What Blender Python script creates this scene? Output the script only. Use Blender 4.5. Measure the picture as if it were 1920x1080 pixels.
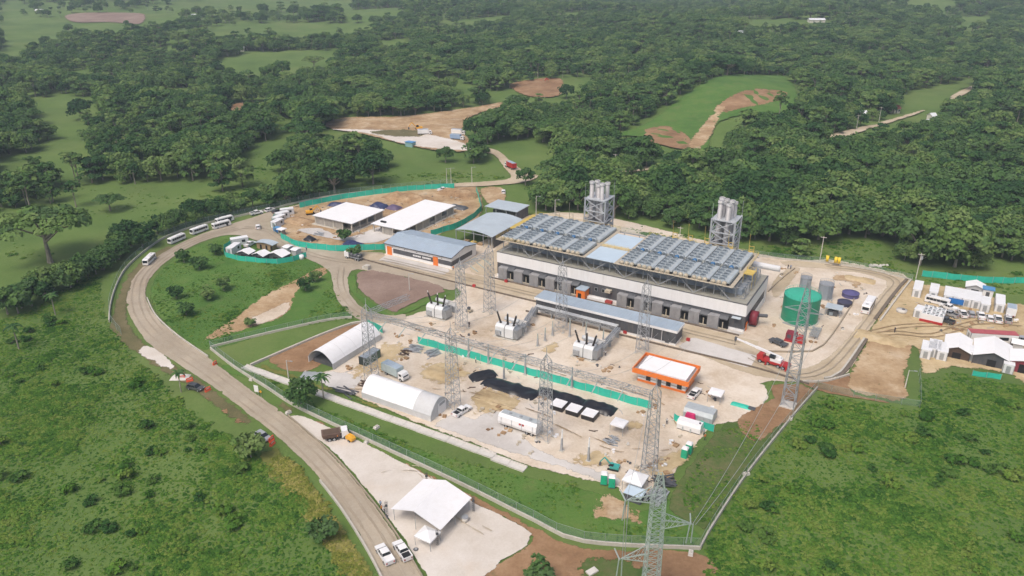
import bpy, math, random
import numpy as np
from mathutils import Vector, Matrix, noise as mnoise
from mathutils.geometry import delaunay_2d_cdt

for o in list(bpy.data.objects):
    bpy.data.objects.remove(o, do_unlink=True)
SC = bpy.context.scene
COL = SC.collection
R = random.Random(7)
rad = math.radians

# ---------------------------------------------------------------- camera (a drone 100 m up, looking 24 degrees down)
CAM_H, TILT, FPX = 100.0, rad(24), 1450.0
cd = bpy.data.cameras.new("camera"); cam = bpy.data.objects.new("camera", cd); COL.objects.link(cam)
cam.location = (0, 0, CAM_H); cam.rotation_euler = (rad(90) - TILT, 0, 0)
cd.sensor_width = 36; cd.lens = 36 * FPX / 1920; cd.clip_start = 1; cd.clip_end = 9000
SC.camera = cam

# ---------------------------------------------------------------- bright, thinly overcast daylight
SUN_EL, SUN_AZ = rad(58), rad(215)          # azimuth clockwise from +Y: behind the camera, a little to its left
w = bpy.data.worlds.new("World"); SC.world = w; w.use_nodes = True
nt = w.node_tree; bg = nt.nodes["Background"]
sky = nt.nodes.new("ShaderNodeTexSky"); sky.sky_type = 'NISHITA'; sky.sun_disc = False
sky.sun_elevation = SUN_EL; sky.sun_rotation = SUN_AZ
sky.air_density = 0.8; sky.dust_density = 6.0; sky.ozone_density = 0.6
nt.links.new(sky.outputs[0], bg.inputs[0]); bg.inputs[1].default_value = 0.15
sl = bpy.data.lights.new("sun", 'SUN'); sl.energy = 1.3; sl.angle = rad(24); sl.color = (1.0, 0.96, 0.9)
so = bpy.data.objects.new("sun", sl); COL.objects.link(so)
sd = Vector((math.sin(SUN_AZ) * math.cos(SUN_EL), math.cos(SUN_AZ) * math.cos(SUN_EL), math.sin(SUN_EL)))
so.rotation_euler = sd.to_track_quat('Z', 'Y').to_euler(); so.location = sd * 300
SC.view_settings.view_transform = 'Standard'; SC.view_settings.look = 'None'
SC.view_settings.gamma = 1.0; SC.view_settings.exposure = 0.05; SC.view_settings.use_curve_mapping = False
SC.render.engine = 'CYCLES'; SC.cycles.use_denoising = True
SC.cycles.max_bounces = 6; SC.cycles.diffuse_bounces = 3; SC.cycles.glossy_bounces = 2
SC.cycles.transparent_max_bounces = 12; SC.cycles.volume_bounces = 0

# ---------------------------------------------------------------- survey: map coordinates of the place
SN, CS = math.sin(TILT), math.cos(TILT)
def smooth(a, b, x):
    t = min(1, max(0, (x - a) / (b - a))); return t * t * (3 - 2 * t)
def hgt(x, y):
    """height of the land: the site is graded flat, hills begin behind it"""
    k = smooth(560, 1100, y)
    z = 0.0
    if k > 0:
        z += k * (16 * mnoise.noise(Vector((x / 420, y / 420, 3.1))) + 9 * mnoise.noise(Vector((x / 170, y / 170, 8.7))) + 8)
    z += 13 * math.exp(-((x - 152) / 62) ** 2 - ((y - 545) / 95) ** 2)          # graded knoll right of the stacks
    z += 5 * math.exp(-((x - 25) / 45) ** 2 - ((y - 640) / 60) ** 2)
    return z
def ray(u, v):
    d = (540 - v) / FPX
    return Vector(((u - 960) / FPX, CS + d * SN, -SN + d * CS))
def G(u, v, z=0.0):
    r = ray(u, v); t = (z - CAM_H) / r.z
    return (r.x * t, r.y * t)
def GH(u, v):
    """point of the land (with hills) seen at a survey-photo position"""
    if v > 330: return G(u, v)
    r = ray(u, v); t = 250.0
    while t < 4000:
        p = r * t
        if CAM_H + p.z <= hgt(p.x, p.y): break
        t += 6
    return (r.x * t, r.y * t)
def PX(x, y, z=0.0):
    dz = z - CAM_H; fw = y * CS - dz * SN; up = y * SN + dz * CS
    return (960 + FPX * x / fw, 540 - FPX * up / fw)
ANG = rad(-30.3)                              # the plant's own axes: a runs along the hall, b away from it
E1 = (math.cos(ANG), math.sin(ANG)); E2 = (-math.sin(ANG), math.cos(ANG))
def S(a, b): return (a * E1[0] + b * E2[0], a * E1[1] + b * E2[1])
def toS(p): return (p[0] * E1[0] + p[1] * E1[1], p[0] * E2[0] + p[1] * E2[1])

# ---------------------------------------------------------------- mesh helpers
class MB:
    def __init__(s): s.v = []; s.f = []
    def add(s, vs, fs):
        n = len(s.v); s.v += [tuple(q) for q in vs]; s.f += [tuple(i + n for i in q) for q in fs]; return s
    def box(s, cx, cy, cz, sx, sy, sz, rz=0.0):
        c, q = math.cos(rz), math.sin(rz); vs = []
        for z in (-.5, .5):
            for x, y in ((-.5, -.5), (.5, -.5), (.5, .5), (-.5, .5)):
                X, Y = x * sx, y * sy
                vs.append((cx + X * c - Y * q, cy + X * q + Y * c, cz + z * sz))
        return s.add(vs, [(3, 2, 1, 0), (4, 5, 6, 7), (0, 1, 5, 4), (1, 2, 6, 5), (2, 3, 7, 6), (3, 0, 4, 7)])
    def b2(s, x0, x1, y0, y1, z0, z1):
        return s.box((x0 + x1) / 2, (y0 + y1) / 2, (z0 + z1) / 2, x1 - x0, y1 - y0, z1 - z0)
    def fru(s, x0, x1, y0, y1, z0, X0, X1, Y0, Y1, z1):
        vs = [(x0, y0, z0), (x1, y0, z0), (x1, y1, z0), (x0, y1, z0), (X0, Y0, z1), (X1, Y0, z1), (X1, Y1, z1), (X0, Y1, z1)]
        return s.add(vs, [(3, 2, 1, 0), (4, 5, 6, 7), (0, 1, 5, 4), (1, 2, 6, 5), (2, 3, 7, 6), (3, 0, 4, 7)])
    def bar(s, p, q, w, n=4):
        return s.cyl(p, q, w * .7, n)
    def cyl(s, p, q, r, n=12, r2=None, cap=True):
        p = Vector(p); q = Vector(q); d = (q - p)
        if d.length < 1e-6: return s
        d.normalize(); a = d.orthogonal().normalized()
        if abs(d.z) < .9:
            a = Vector((0, 0, 1)); a = (a - d * a.dot(d)).normalized()
        b = d.cross(a); r2 = r if r2 is None else r2; o = math.pi / n
        vs = []
        for c, rr in ((p, r), (q, r2)):
            for i in range(n):
                t = 2 * math.pi * i / n + o
                vs.append(c + (a * math.cos(t) + b * math.sin(t)) * rr)
        fs = [(i, (i + 1) % n, n + (i + 1) % n, n + i) for i in range(n)]
        if cap: fs += [tuple(range(n - 1, -1, -1)), tuple(range(n, 2 * n))]
        return s.add(vs, fs)
    def prism(s, prof, y0, y1, y0b=None):
        """side profile (x,z) extruded in y"""
        n = len(prof); vs = [(x, y0, z) for x, z in prof] + [(x, y1, z) for x, z in prof]
        fs = [tuple(range(n)), tuple(range(2 * n - 1, n - 1, -1))] + [(i, n + i, n + (i + 1) % n, (i + 1) % n) for i in range(n)]
        return s.add(vs, fs)
    def prismx(s, prof, x0, x1):
        """end profile (y,z) extruded in x"""
        n = len(prof); vs = [(x0, y, z) for y, z in prof] + [(x1, y, z) for y, z in prof]
        fs = [tuple(range(n - 1, -1, -1)), tuple(range(n, 2 * n))] + [(i, (i + 1) % n, n + (i + 1) % n, n + i) for i in range(n)]
        return s.add(vs, fs)
    def mesh(s, name, mat, smooth=False):
        me = bpy.data.meshes.new(name); me.from_pydata(s.v, [], s.f); me.update()
        if mat: me.materials.append(mat)
        if smooth: me.polygons.foreach_set("use_smooth", [True] * len(me.polygons))
        return me
    def build(s, name, mat, parent=None, smooth=False, loc=None, rz=None):
        return put(name, s.mesh(name, mat, smooth), parent, loc, rz)
def put(name, me, parent=None, loc=None, rz=None):
    o = bpy.data.objects.new(name, me); COL.objects.link(o)
    if parent: o.parent = parent
    if loc is not None: o.location = loc
    if rz is not None: o.rotation_euler = (0, 0, rz)
    return o
def tag(o, label=None, cat=None, group=None, kind=None):
    if label: o["label"] = label
    if cat: o["category"] = cat
    if group: o["group"] = group
    if kind: o["kind"] = kind
    return o
def thing(name, label, cat, xy, rz=ANG, group=None, z=0.0):
    o = bpy.data.objects.new(name, None); COL.objects.link(o); o.empty_display_size = .5
    o.location = (xy[0], xy[1], z); o.rotation_euler = (0, 0, rz)
    return tag(o, label, cat, group)
def copy_tree(o, parent=None):
    c = o.copy(); COL.objects.link(c)
    if parent: c.parent = parent
    for ch in KIDS(o): copy_tree(ch, c)
    return c
def KIDS(o): return [q for q in _kids.get(o.name, [])]
_kids = {}
def index_kids(o):
    """remember a finished thing's parts so that copies need no scene walk"""
    for ch in o.children:
        _kids.setdefault(o.name, []).append(ch); index_kids(ch)
PROTO = {}
def repeat(key, maker, label, xy, rz, group=None, z=0.0, scale=None):
    """first use builds the thing, later uses copy it part by part"""
    if key not in PROTO:
        o = maker(); index_kids(o); PROTO[key] = o
    else:
        o = copy_tree(PROTO[key])
        for k in ("group",):
            if k in o: del o[k]
    o.location = (xy[0], xy[1], z); o.rotation_euler = (0, 0, rz)
    if scale: o.scale = (scale,) * 3
    o["label"] = label
    if group: o["group"] = group
    return o

# ---------------------------------------------------------------- materials
def new_mat(name):
    m = bpy.data.materials.new(name); m.use_nodes = True
    n = m.node_tree.nodes; return m, n, m.node_tree.links, n["Principled BSDF"]
def ramp(n, stops):
    r = n.new("ShaderNodeValToRGB"); e = r.color_ramp.elements
    while len(e) < len(stops): e.new(.5)
    for i, (p, c) in enumerate(stops):
        e[i].position = p; e[i].color = (*c, 1)
    return r
def noise_tex(n, l, vec, scale, detail=4, rough=.6):
    t = n.new("ShaderNodeTexNoise"); t.inputs["Scale"].default_value = scale
    t.inputs["Detail"].default_value = detail; t.inputs["Roughness"].default_value = rough
    l.new(vec, t.inputs["Vector"]); return t
def pm(name, c, rough=.6, metal=0.0, var=.12, scale=.6, dirt=None, dirt_amt=.35, streak=False):
    """painted / coated surface: base colour with faint unevenness and optional grime"""
    m, n, l, b = new_mat(name)
    g = n.new("ShaderNodeNewGeometry")
    vec = g.outputs["Position"]
    t = noise_tex(n, l, vec, scale, 5)
    lo = tuple(max(0, q * (1 - var)) for q in c); hi = tuple(min(1, q * (1 + var)) for q in c)
    r = ramp(n, [(.3, lo), (.7, hi)]); l.new(t.outputs["Fac"], r.inputs[0])
    out = r.outputs[0]
    if dirt:
        mp = n.new("ShaderNodeMapping"); l.new(vec, mp.inputs[0])
        if streak: mp.inputs["Scale"].default_value = (1, 1, .12)
        t2 = noise_tex(n, l, mp.outputs[0], scale * 2.7, 6, .7)
        r2 = ramp(n, [(.45, (0, 0, 0)), (.75, (dirt_amt,) * 3)]); l.new(t2.outputs["Fac"], r2.inputs[0])
        mx = n.new("ShaderNodeMixRGB"); l.new(r2.outputs[0], mx.inputs[0]); l.new(out, mx.inputs[1]); mx.inputs[2].default_value = (*dirt, 1)
        out = mx.outputs[0]
    l.new(out, b.inputs["Base Color"]); b.inputs["Roughness"].default_value = rough; b.inputs["Metallic"].default_value = metal
    return m
def corrugated(name, c, axis, pitch=.5, rough=.5, metal=.0, dirt=(.3, .25, .2)):
    """sheet metal with ribs along one of the plant's axes (0: across a, 1: across b)"""
    m = pm(name, c, rough, metal, .07, .25, dirt, .16)
    n, l = m.node_tree.nodes, m.node_tree.links; b = n["Principled BSDF"]
    g = n.new("ShaderNodeNewGeometry"); dt = n.new("ShaderNodeVectorMath"); dt.operation = 'DOT_PRODUCT'
    l.new(g.outputs["Position"], dt.inputs[0]); dt.inputs[1].default_value = (*(E1 if axis == 0 else E2), 0)
    mu = n.new("ShaderNodeMath"); mu.operation = 'MULTIPLY'; mu.inputs[1].default_value = 6.283 / pitch; l.new(dt.outputs["Value"], mu.inputs[0])
    si = n.new("ShaderNodeMath"); si.operation = 'SINE'; l.new(mu.outputs[0], si.inputs[0])
    bp = n.new("ShaderNodeBump"); bp.inputs["Strength"].default_value = .5; bp.inputs["Distance"].default_value = .06
    l.new(si.outputs[0], bp.inputs["Height"]); l.new(bp.outputs[0], b.inputs["Normal"])
    return m
def earth(name, stops, scale=.08, edge=True, bump=.3, fine=2.2, soft=.32, stains=()):
    """soil, gravel, asphalt or grass sheet: three noise scales; the rim dissolves raggedly into what lies below"""
    m, n, l, b = new_mat(name)
    g = n.new("ShaderNodeNewGeometry"); vec = g.outputs["Position"]
    t1 = noise_tex(n, l, vec, scale, 6, .62); t2 = noise_tex(n, l, vec, fine, 5, .7); t3 = noise_tex(n, l, vec, scale * 5, 4, .6)
    m1 = n.new("ShaderNodeMath"); m1.operation = 'MULTIPLY_ADD'; l.new(t2.outputs["Fac"], m1.inputs[0]); m1.inputs[1].default_value = .38; l.new(t1.outputs["Fac"], m1.inputs[2])
    m2 = n.new("ShaderNodeMath"); m2.operation = 'MULTIPLY_ADD'; l.new(t3.outputs["Fac"], m2.inputs[0]); m2.inputs[1].default_value = .34; l.new(m1.outputs[0], m2.inputs[2])
    m3 = n.new("ShaderNodeMath"); m3.operation = 'SUBTRACT'; l.new(m2.outputs[0], m3.inputs[0]); m3.inputs[1].default_value = .36
    r = ramp(n, stops); l.new(m3.outputs[0], r.inputs[0])
    col = r.outputs[0]
    for sc_, amt, cc, lo_, hi_ in stains:
        ts = noise_tex(n, l, vec, sc_, 7, .7); rs = ramp(n, [(lo_, (0, 0, 0)), (hi_, (amt,) * 3)]); l.new(ts.outputs["Fac"], rs.inputs[0])
        mx = n.new("ShaderNodeMixRGB"); l.new(rs.outputs[0], mx.inputs[0]); l.new(col, mx.inputs[1]); mx.inputs[2].default_value = (*cc, 1); col = mx.outputs[0]
    l.new(col, b.inputs["Base Color"]); b.inputs["Roughness"].default_value = .95
    b.inputs["Specular IOR Level"].default_value = .2
    bp = n.new("ShaderNodeBump"); bp.inputs["Strength"].default_value = bump; bp.inputs["Distance"].default_value = .25
    l.new(t2.outputs["Fac"], bp.inputs["Height"]); l.new(bp.outputs[0], b.inputs["Normal"])
    if edge:
        at = n.new("ShaderNodeAttribute"); at.attribute_name = "edge"
        te = noise_tex(n, l, vec, .42 if soft < .45 else .3, 10, .68 if soft < .45 else .78)
        s1 = n.new("ShaderNodeMath"); s1.operation = 'MULTIPLY_ADD'; l.new(te.outputs["Fac"], s1.inputs[0]); s1.inputs[1].default_value = 1.5 if soft < .45 else 3.6
        l.new(at.outputs["Fac"], s1.inputs[2])
        mr = n.new("ShaderNodeMapRange"); hw = .75 if soft < .45 else 1.8
        mr.inputs[1].default_value = hw + .46; mr.inputs[2].default_value = hw + .54; l.new(s1.outputs[0], mr.inputs[0])
        l.new(mr.outputs[0], b.inputs["Alpha"])
    return m
# ================================================================ THE LAND
GRASS = earth("meadow grass", [(.25, (.075, .132, .032)), (.5, (.11, .178, .043)), (.72, (.15, .21, .06)), (.9, (.19, .225, .085))], .02, False, .5, 1.1, stains=((.05, .4, (.05, .095, .024), .52, .7), (.013, .45, (.18, .20, .075), .5, .7)))
LAWN = earth("lush bank grass", [(.25, (.056, .132, .024)), (.5, (.086, .178, .034)), (.75, (.13, .21, .048))], .05, True, .8, 1.3, stains=((.16, .6, (.13, .17, .05), .52, .68), (.5, .5, (.045, .10, .02), .54, .68), (.1, .5, (.17, .15, .075), .6, .72)))
YGRASS = earth("dry yellow grass", [(.25, (.10, .12, .028)), (.5, (.17, .18, .045)), (.75, (.26, .22, .085))], .06, True, .5, 1.5, soft=.6)
OLIVE = earth("olive trampled verge", [(.25, (.10, .10, .045)), (.5, (.15, .135, .065)), (.75, (.22, .18, .105))], .07, True, .4, 1.7, soft=.5)
SAND = earth("pale compacted sand", [(.22, (.40, .315, .225)), (.42, (.56, .47, .365)), (.62, (.68, .60, .50)), (.8, (.74, .68, .60))], .045, True, .25, 1.6, stains=((.11, .55, (.43, .32, .20), .55, .72), (.33, .5, (.36, .28, .19), .60, .72), (.05, .45, (.66, .62, .57), .5, .65)))
TAN = earth("dusty tan roadbase", [(.25, (.38, .305, .205)), (.5, (.48, .40, .285)), (.75, (.57, .49, .375))], .05, True, .15, 2.0, stains=((.13, .45, (.60, .52, .41), .5, .68), (.35, .4, (.33, .25, .16), .58, .72)))
ROAD = earth("worn grey-tan road", [(.25, (.31, .26, .19)), (.5, (.385, .33, .255)), (.75, (.48, .42, .335))], .05, True, .12, 2.5, stains=((.12, .4, (.50, .41, .29), .5, .7), (.4, .3, (.27, .22, .16), .58, .72)))
GRAVEL = earth("pale grey gravel", [(.25, (.46, .43, .40)), (.5, (.56, .535, .505)), (.75, (.66, .635, .61))], .06, True, .25, 2.5)
LOT = earth("pinkish white gravel lot", [(.25, (.52, .465, .395)), (.5, (.625, .575, .515)), (.75, (.72, .68, .63))], .05, True, .18, 2.4, stains=((.09, .35, (.62, .50, .38), .55, .7),))
OCHRE = earth("ochre dug earth", [(.25, (.235, .145, .075)), (.5, (.40, .275, .155)), (.75, (.56, .43, .28))], .07, True, .6, 1.2, soft=.5, stains=((.12, .6, (.60, .50, .37), .52, .68), (.3, .5, (.20, .115, .06), .58, .7)))
STRAW = earth("straw-coloured loose soil", [(.25, (.36, .26, .14)), (.5, (.50, .39, .23)), (.75, (.62, .51, .34))], .09, True, .7, 1.0, soft=.7)
BROWN = earth("brown bare soil", [(.25, (.175, .10, .054)), (.5, (.275, .165, .09)), (.75, (.385, .25, .145))], .06, True, .4, 1.3, stains=((.1, .5, (.42, .30, .19), .52, .7), (.22, .55, (.09, .10, .035), .58, .68)))
REDBR = earth("red-brown gravel fill", [(.25, (.19, .128, .10)), (.5, (.26, .185, .148)), (.75, (.34, .255, .21))], .05, True, .3, 2.0)
MIXED = earth("patchy slope of grass and soil", [(.2, (.05, .105, .025)), (.45, (.085, .13, .035)), (.6, (.125, .14, .055)), (.8, (.20, .165, .09))], .07, True, .7, 1.2, stains=((.13, .6, (.17, .125, .075), .55, .66), (.4, .5, (.05, .11, .024), .52, .64)))
OCHRE_H = earth("ochre heap soil", [(.25, (.20, .12, .065)), (.5, (.36, .24, .135)), (.75, (.52, .39, .25))], .12, False, .7, 1.2)
STRAW_H = earth("straw heap soil", [(.25, (.36, .26, .14)), (.5, (.50, .39, .23)), (.75, (.62, .51, .34))], .12, False, .7, 1.0)
CONC = pm("weathered concrete", (.52, .49, .43), .9, 0, .12, .5, (.3, .27, .22), .4)
CONC_L = pm("pale concrete slab", (.60, .575, .53), .9, 0, .08, .4, (.4, .36, .3), .3)

def polyline_smooth(pts, n=6, closed=True):
    out = []; N = len(pts)
    for i in range(N if closed else N - 1):
        p0 = pts[(i - 1) % N] if closed or i > 0 else pts[0]
        p1 = pts[i]; p2 = pts[(i + 1) % N]
        p3 = pts[(i + 2) % N] if closed or i + 2 < N else pts[-1]
        L = math.hypot(p2[0] - p1[0], p2[1] - p1[1]); k = max(1, int(L / n))
        for j in range(k):
            t = j / k
            out.append(tuple(.5 * (2 * p1[q] + (p2[q] - p0[q]) * t + (2 * p0[q] - 5 * p1[q] + 4 * p2[q] - p3[q]) * t * t + (3 * p1[q] - p0[q] - 3 * p2[q] + p3[q]) * t ** 3) for q in (0, 1)))
    if not closed: out.append(tuple(pts[-1]))
    return out
def polyline_straight(pts, n, closed=True):
    out = []
    for i in range(len(pts) if closed else len(pts) - 1):
        p, q = pts[i], pts[(i + 1) % len(pts)]; L = math.hypot(q[0] - p[0], q[1] - p[1]); k = max(1, int(L / n))
        out += [(p[0] + (q[0] - p[0]) * j / k, p[1] + (q[1] - p[1]) * j / k) for j in range(k)]
    if not closed: out.append(tuple(pts[-1]))
    return out
def seg_dist(P, ring):
    A = np.array(ring); B = np.roll(A, -1, 0); D = B - A; L2 = (D ** 2).sum(1) + 1e-9
    P = np.asarray(P); best = np.full(len(P), 1e9)
    for a, d, l2 in zip(A, D, L2):
        t = np.clip(((P - a) @ d) / l2, 0, 1); q = P - a - t[:, None] * d
        best = np.minimum(best, np.hypot(q[:, 0], q[:, 1]))
    return best
def inside(P, ring):
    P = np.asarray(P, float); r = np.array(ring); x, y = P[:, 0], P[:, 1]; c = np.zeros(len(P), bool); j = len(r) - 1
    for i in range(len(r)):
        xi, yi = r[i]; xj, yj = r[j]
        if yi != yj:
            m = ((yi > y) != (yj > y)) & (x < (xj - xi) * (y - yi) / (yj - yi) + xi); c ^= m
        j = i
    return c
LEVEL = [0.01]
SHEETS = {}
def sheet(name, pts, mat, curved=True, edge=1.6, far=False, jit=.35, label=None):
    """one layer of ground: outlined on the map, filled, laid a little above the layer below"""
    step = 2.5 if not far else 6.0
    ring = polyline_smooth(pts, step) if curved else polyline_straight(pts, step)
    ring = [(x + jit * mnoise.noise(Vector((x * .35, y * .35, 1.0))), y + jit * mnoise.noise(Vector((x * .35, y * .35, 9.0)))) for x, y in ring]
    A = np.array(ring); lo, hi = A.min(0), A.max(0); sp = 5.0 if not far else 9.0
    gx, gy = np.meshgrid(np.arange(lo[0], hi[0], sp), np.arange(lo[1], hi[1], sp)); q = np.c_[gx.ravel(), gy.ravel()]
    q = q + np.random.RandomState(3).uniform(-.3 * sp, .3 * sp, q.shape)
    q = q[inside(q, ring)] if len(q) else q
    d = seg_dist(q, ring) if len(q) else np.array([]); q = q[d > .25 * sp] if len(q) else q
    # an inner row so that the ragged rim has an even width
    cen = []
    n = len(ring)
    for i in range(n):
        p, a, b = A[i], A[i - 1], A[(i + 1) % n]; t = b - a; L = math.hypot(*t) + 1e-6
        for sgn in (1, -1):
            m = p + sgn * edge * np.array((-t[1], t[0])) / L
            cen.append(m)
    cen = np.array(cen); cen = cen[inside(cen, ring)]; cen = cen[seg_dist(cen, ring) > edge * .7]
    pts2 = [Vector(p) for p in ring] + [Vector(p) for p in q] + [Vector(p) for p in cen]
    r = delaunay_2d_cdt(pts2, [], [list(range(n))], 1, 1e-4)
    vs, fs = r[0], r[2]
    z = LEVEL[0]; LEVEL[0] += .0055
    me = bpy.data.meshes.new(name)
    me.from_pydata([(p.x, p.y, (hgt(p.x, p.y) + (.35 if far else 0)) + z) for p in vs], [], [list(f) for f in fs]); me.update()
    e = np.clip(seg_dist([(p.x, p.y) for p in vs], ring) / edge, 0, 1)
    at = me.attributes.new("edge", 'FLOAT', 'POINT'); at.data.foreach_set("value", e.astype(np.float32))
    me.materials.append(mat)
    # faces up
    if me.polygons and sum(p.normal.z for p in me.polygons) < 0: me.flip_normals()
    o = put(name, me); tag(o, label, None, None, "structure"); SHEETS[name] = ring
    return o
def px(*p): return [G(u, v) for u, v in p]
def pxh(*p): return [GH(u, v) for u, v in p]
def sr(a0, a1, b0, b1): return [S(a0, b0), S(a1, b0), S(a1, b1), S(a0, b1)]

# ---- terrain: one sheet out to the horizon
def axis(lo, hi, st, far_lo, far_hi, g=1.12):
    v = list(np.arange(lo, hi + .1, st)); s = st; x = hi
    while x < far_hi: s *= g; x += min(s, 140); v.append(x)
    s = st; x = lo
    while x > far_lo: s *= g; x -= min(s, 140); v.insert(0, x)
    return v
xs = axis(-230, 260, 4, -4200, 4200, 1.07); ys = axis(80, 330, 4, -300, 7000, 1.045)
vs = [(x, y, hgt(x, y) - .06 + .04 * mnoise.noise(Vector((x / 9, y / 9, 0)))) for y in ys for x in xs]
nx = len(xs)
fs = [(j * nx + i, j * nx + i + 1, (j + 1) * nx + i + 1, (j + 1) * nx + i) for j in range(len(ys) - 1) for i in range(nx - 1)]
me = bpy.data.meshes.new("terrain"); me.from_pydata(vs, [], fs); me.update(); me.materials.append(GRASS)
me.polygons.foreach_set("use_smooth", [True] * len(me.polygons))
tag(put("terrain", me), "green pasture land running back to wooded hills", None, None, "structure")

# ---- layers of ground, from the lowest up
sheet("lawn", px((440, 441), (400, 447), (345, 470), (305, 500), (282, 530), (278, 562), (292, 592), (330, 628), (385, 665), (470, 700), (560, 745), (700, 800), (800, 842), (985, 890), (1060, 905), (1150, 930), (1200, 955), (1260, 930), (1300, 985), (1320, 1005), (1310, 1028), (1095, 1018), (1000, 978), (860, 908), (700, 834), (560, 766), (480, 718), (395, 656)), LAWN)
sheet("lawn", px((395, 656), (520, 622), (650, 596), (690, 603), (650, 575), (628, 540), (625, 505), (560, 478), (480, 450), (440, 441), (345, 470), (285, 530), (285, 580), (330, 625)), LAWN)
sheet("bare_slope", px((500, 668), (560, 640), (640, 612), (695, 603), (650, 645), (600, 690), (560, 700), (520, 692)), BROWN)
sheet("dirt_patch", px((405, 615), (430, 600), (470, 570), (500, 550), (545, 528), (600, 500), (628, 498), (602, 522), (562, 542), (548, 580), (520, 600), (490, 610), (440, 625), (380, 642), (350, 650), (380, 632)), OCHRE)
sheet("dirt_patch", px((460, 600), (500, 580), (545, 560), (548, 580), (520, 600), (480, 612)), SAND, edge=2.5)
sheet("verge", px((202, 610), (215, 560), (234, 520), (262, 492), (310, 462), (330, 470), (270, 510), (245, 550), (245, 600), (275, 642), (330, 682), (400, 727), (480, 790), (470, 806), (400, 765), (345, 725), (290, 690), (240, 655), (215, 632)), OLIVE)
sheet("dirt_patch", px((250, 660), (268, 645), (300, 652), (335, 685), (345, 705), (300, 690)), LOT, edge=2)
sheet("dirt_patch", px((318, 700), (360, 712), (425, 760), (490, 806), (470, 815), (420, 785), (370, 745), (335, 720)), BROWN, edge=2)
sheet("dry_grass", px((478, 845), (515, 833), (560, 865), (610, 930), (660, 1000), (710, 1070), (715, 1100), (640, 1100), (600, 1020), (545, 960), (500, 900)), YGRASS, edge=2.2)
sheet("verge", px((395, 668), (430, 690), (500, 732), (560, 770), (540, 778), (470, 728), (385, 672)), OLIVE)
sheet("earth_strip", px((536, 775), (600, 785), (700, 836), (860, 911), (1000, 981), (1092, 1022), (1312, 1032), (1318, 1100), (870, 1100), (990, 1010), (860, 940), (750, 880), (620, 812)), BROWN)
sheet("grass_patch", px((1095, 1035), (1180, 1040), (1230, 1055), (1215, 1100), (1010, 1100), (1060, 1070)), MIXED, edge=4)
sheet("slope", px((1258, 915), (1300, 855), (1345, 800), (1400, 770), (1430, 775), (1480, 785), (1400, 892), (1325, 1000), (1295, 985), (1250, 960)), MIXED)
sheet("dry_grass", px((1240, 945), (1262, 905), (1300, 850), (1345, 802), (1375, 800), (1320, 860), (1280, 930), (1262, 965)), YGRASS, edge=2.5)
sheet("dirt_patch", px((1075, 900), (1130, 915), (1195, 950), (1215, 985), (1150, 985), (1105, 975), (1110, 940)), OCHRE, edge=3)
sheet("dry_grass", [S(-147, 117), S(-120, 117.1), S(-90, 117), S(-62, 117.3), S(-62, 119.8), S(-90, 119.2), S(-120, 119.2), S(-145, 119.5)], YGRASS, edge=1.2)
sheet("works_ground", px((513, 398), (560, 386), (640, 369), (760, 355), (850, 347), (895, 350), (908, 385), (895, 412), (850, 430), (815, 445), (722, 470), (630, 472), (560, 461), (526, 443), (511, 425)), OCHRE)
sheet("yard", px((596, 697), (625, 690), (650, 660), (690, 606), (760, 592), (850, 560), (835, 535), (660, 505), (640, 498), (722, 474), (850, 460), (905, 450), (935, 415), (1100, 400), (1440, 478), (1560, 486), (1660, 506), (1706, 523), (1640, 610), (1592, 704), (1505, 718), (1440, 718), (1448, 745), (1400, 790), (1345, 800), (1300, 850), (1255, 908), (1200, 948), (1150, 917), (1060, 895), (980, 874), (880, 834), (770, 792), (680, 752), (610, 715)), SAND)
sheet("earth_bank", px((1375, 795), (1400, 768), (1445, 745), (1440, 720), (1505, 718), (1532, 730), (1492, 785), (1460, 805), (1415, 835)), BROWN)
sheet("bare_field", px((1584, 712), (1606, 668), (1632, 634), (1712, 638), (1714, 660), (1702, 700), (1706, 752), (1680, 754), (1600, 738)), OCHRE)
sheet("camp_ground", px((1700, 523), (1730, 532), (1830, 542), (1890, 570), (1935, 578), (1935, 722), (1890, 702), (1790, 692), (1725, 704), (1714, 652), (1640, 645), (1622, 628), (1660, 570)), STRAW)
sheet("earth_strip", px((1500, 716), (1594, 704), (1602, 738), (1725, 760), (1725, 766), (1600, 748), (1534, 734)), BROWN, edge=1)
sheet("access_road", px((722, 1098), (690, 1035), (640, 955), (585, 885), (530, 830), (470, 782), (400, 728), (330, 682), (275, 642), (247, 602), (236, 570), (241, 540), (256, 512), (285, 488), (330, 460), (375, 440), (420, 424), (470, 409), (513, 397), (512, 425), (527, 442), (560, 459), (630, 471), (722, 474), (722, 482), (845, 506), (850, 545), (760, 520), (690, 508), (660, 508), (655, 540), (668, 565), (700, 587), (765, 590), (745, 606), (690, 605), (655, 590), (630, 560), (622, 530), (612, 505), (560, 480), (480, 452), (440, 441), (400, 447), (345, 470), (303, 500), (279, 530), (276, 560), (292, 592), (330, 628), (390, 670), (470, 730), (540, 780), (620, 850), (690, 930), (745, 1005), (800, 1098)), ROAD, edge=.5)
sheet("parking_lot", px((532, 779), (560, 778), (620, 800), (760, 868), (870, 930), (1000, 1000), (960, 1045), (908, 1085), (890, 1098), (812, 1098), (752, 1008), (695, 932), (625, 852), (545, 789)), LOT, edge=.8)
sheet("plant_road", [S(-172, 189), S(-150, 188.5), S(-101, 188.6), S(-55, 189), S(-36, 189), S(-36, 197), S(-80, 197.2), S(-125, 197.2), S(-150, 195.5), S(-172, 196)], TAN, False, .6)
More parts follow.
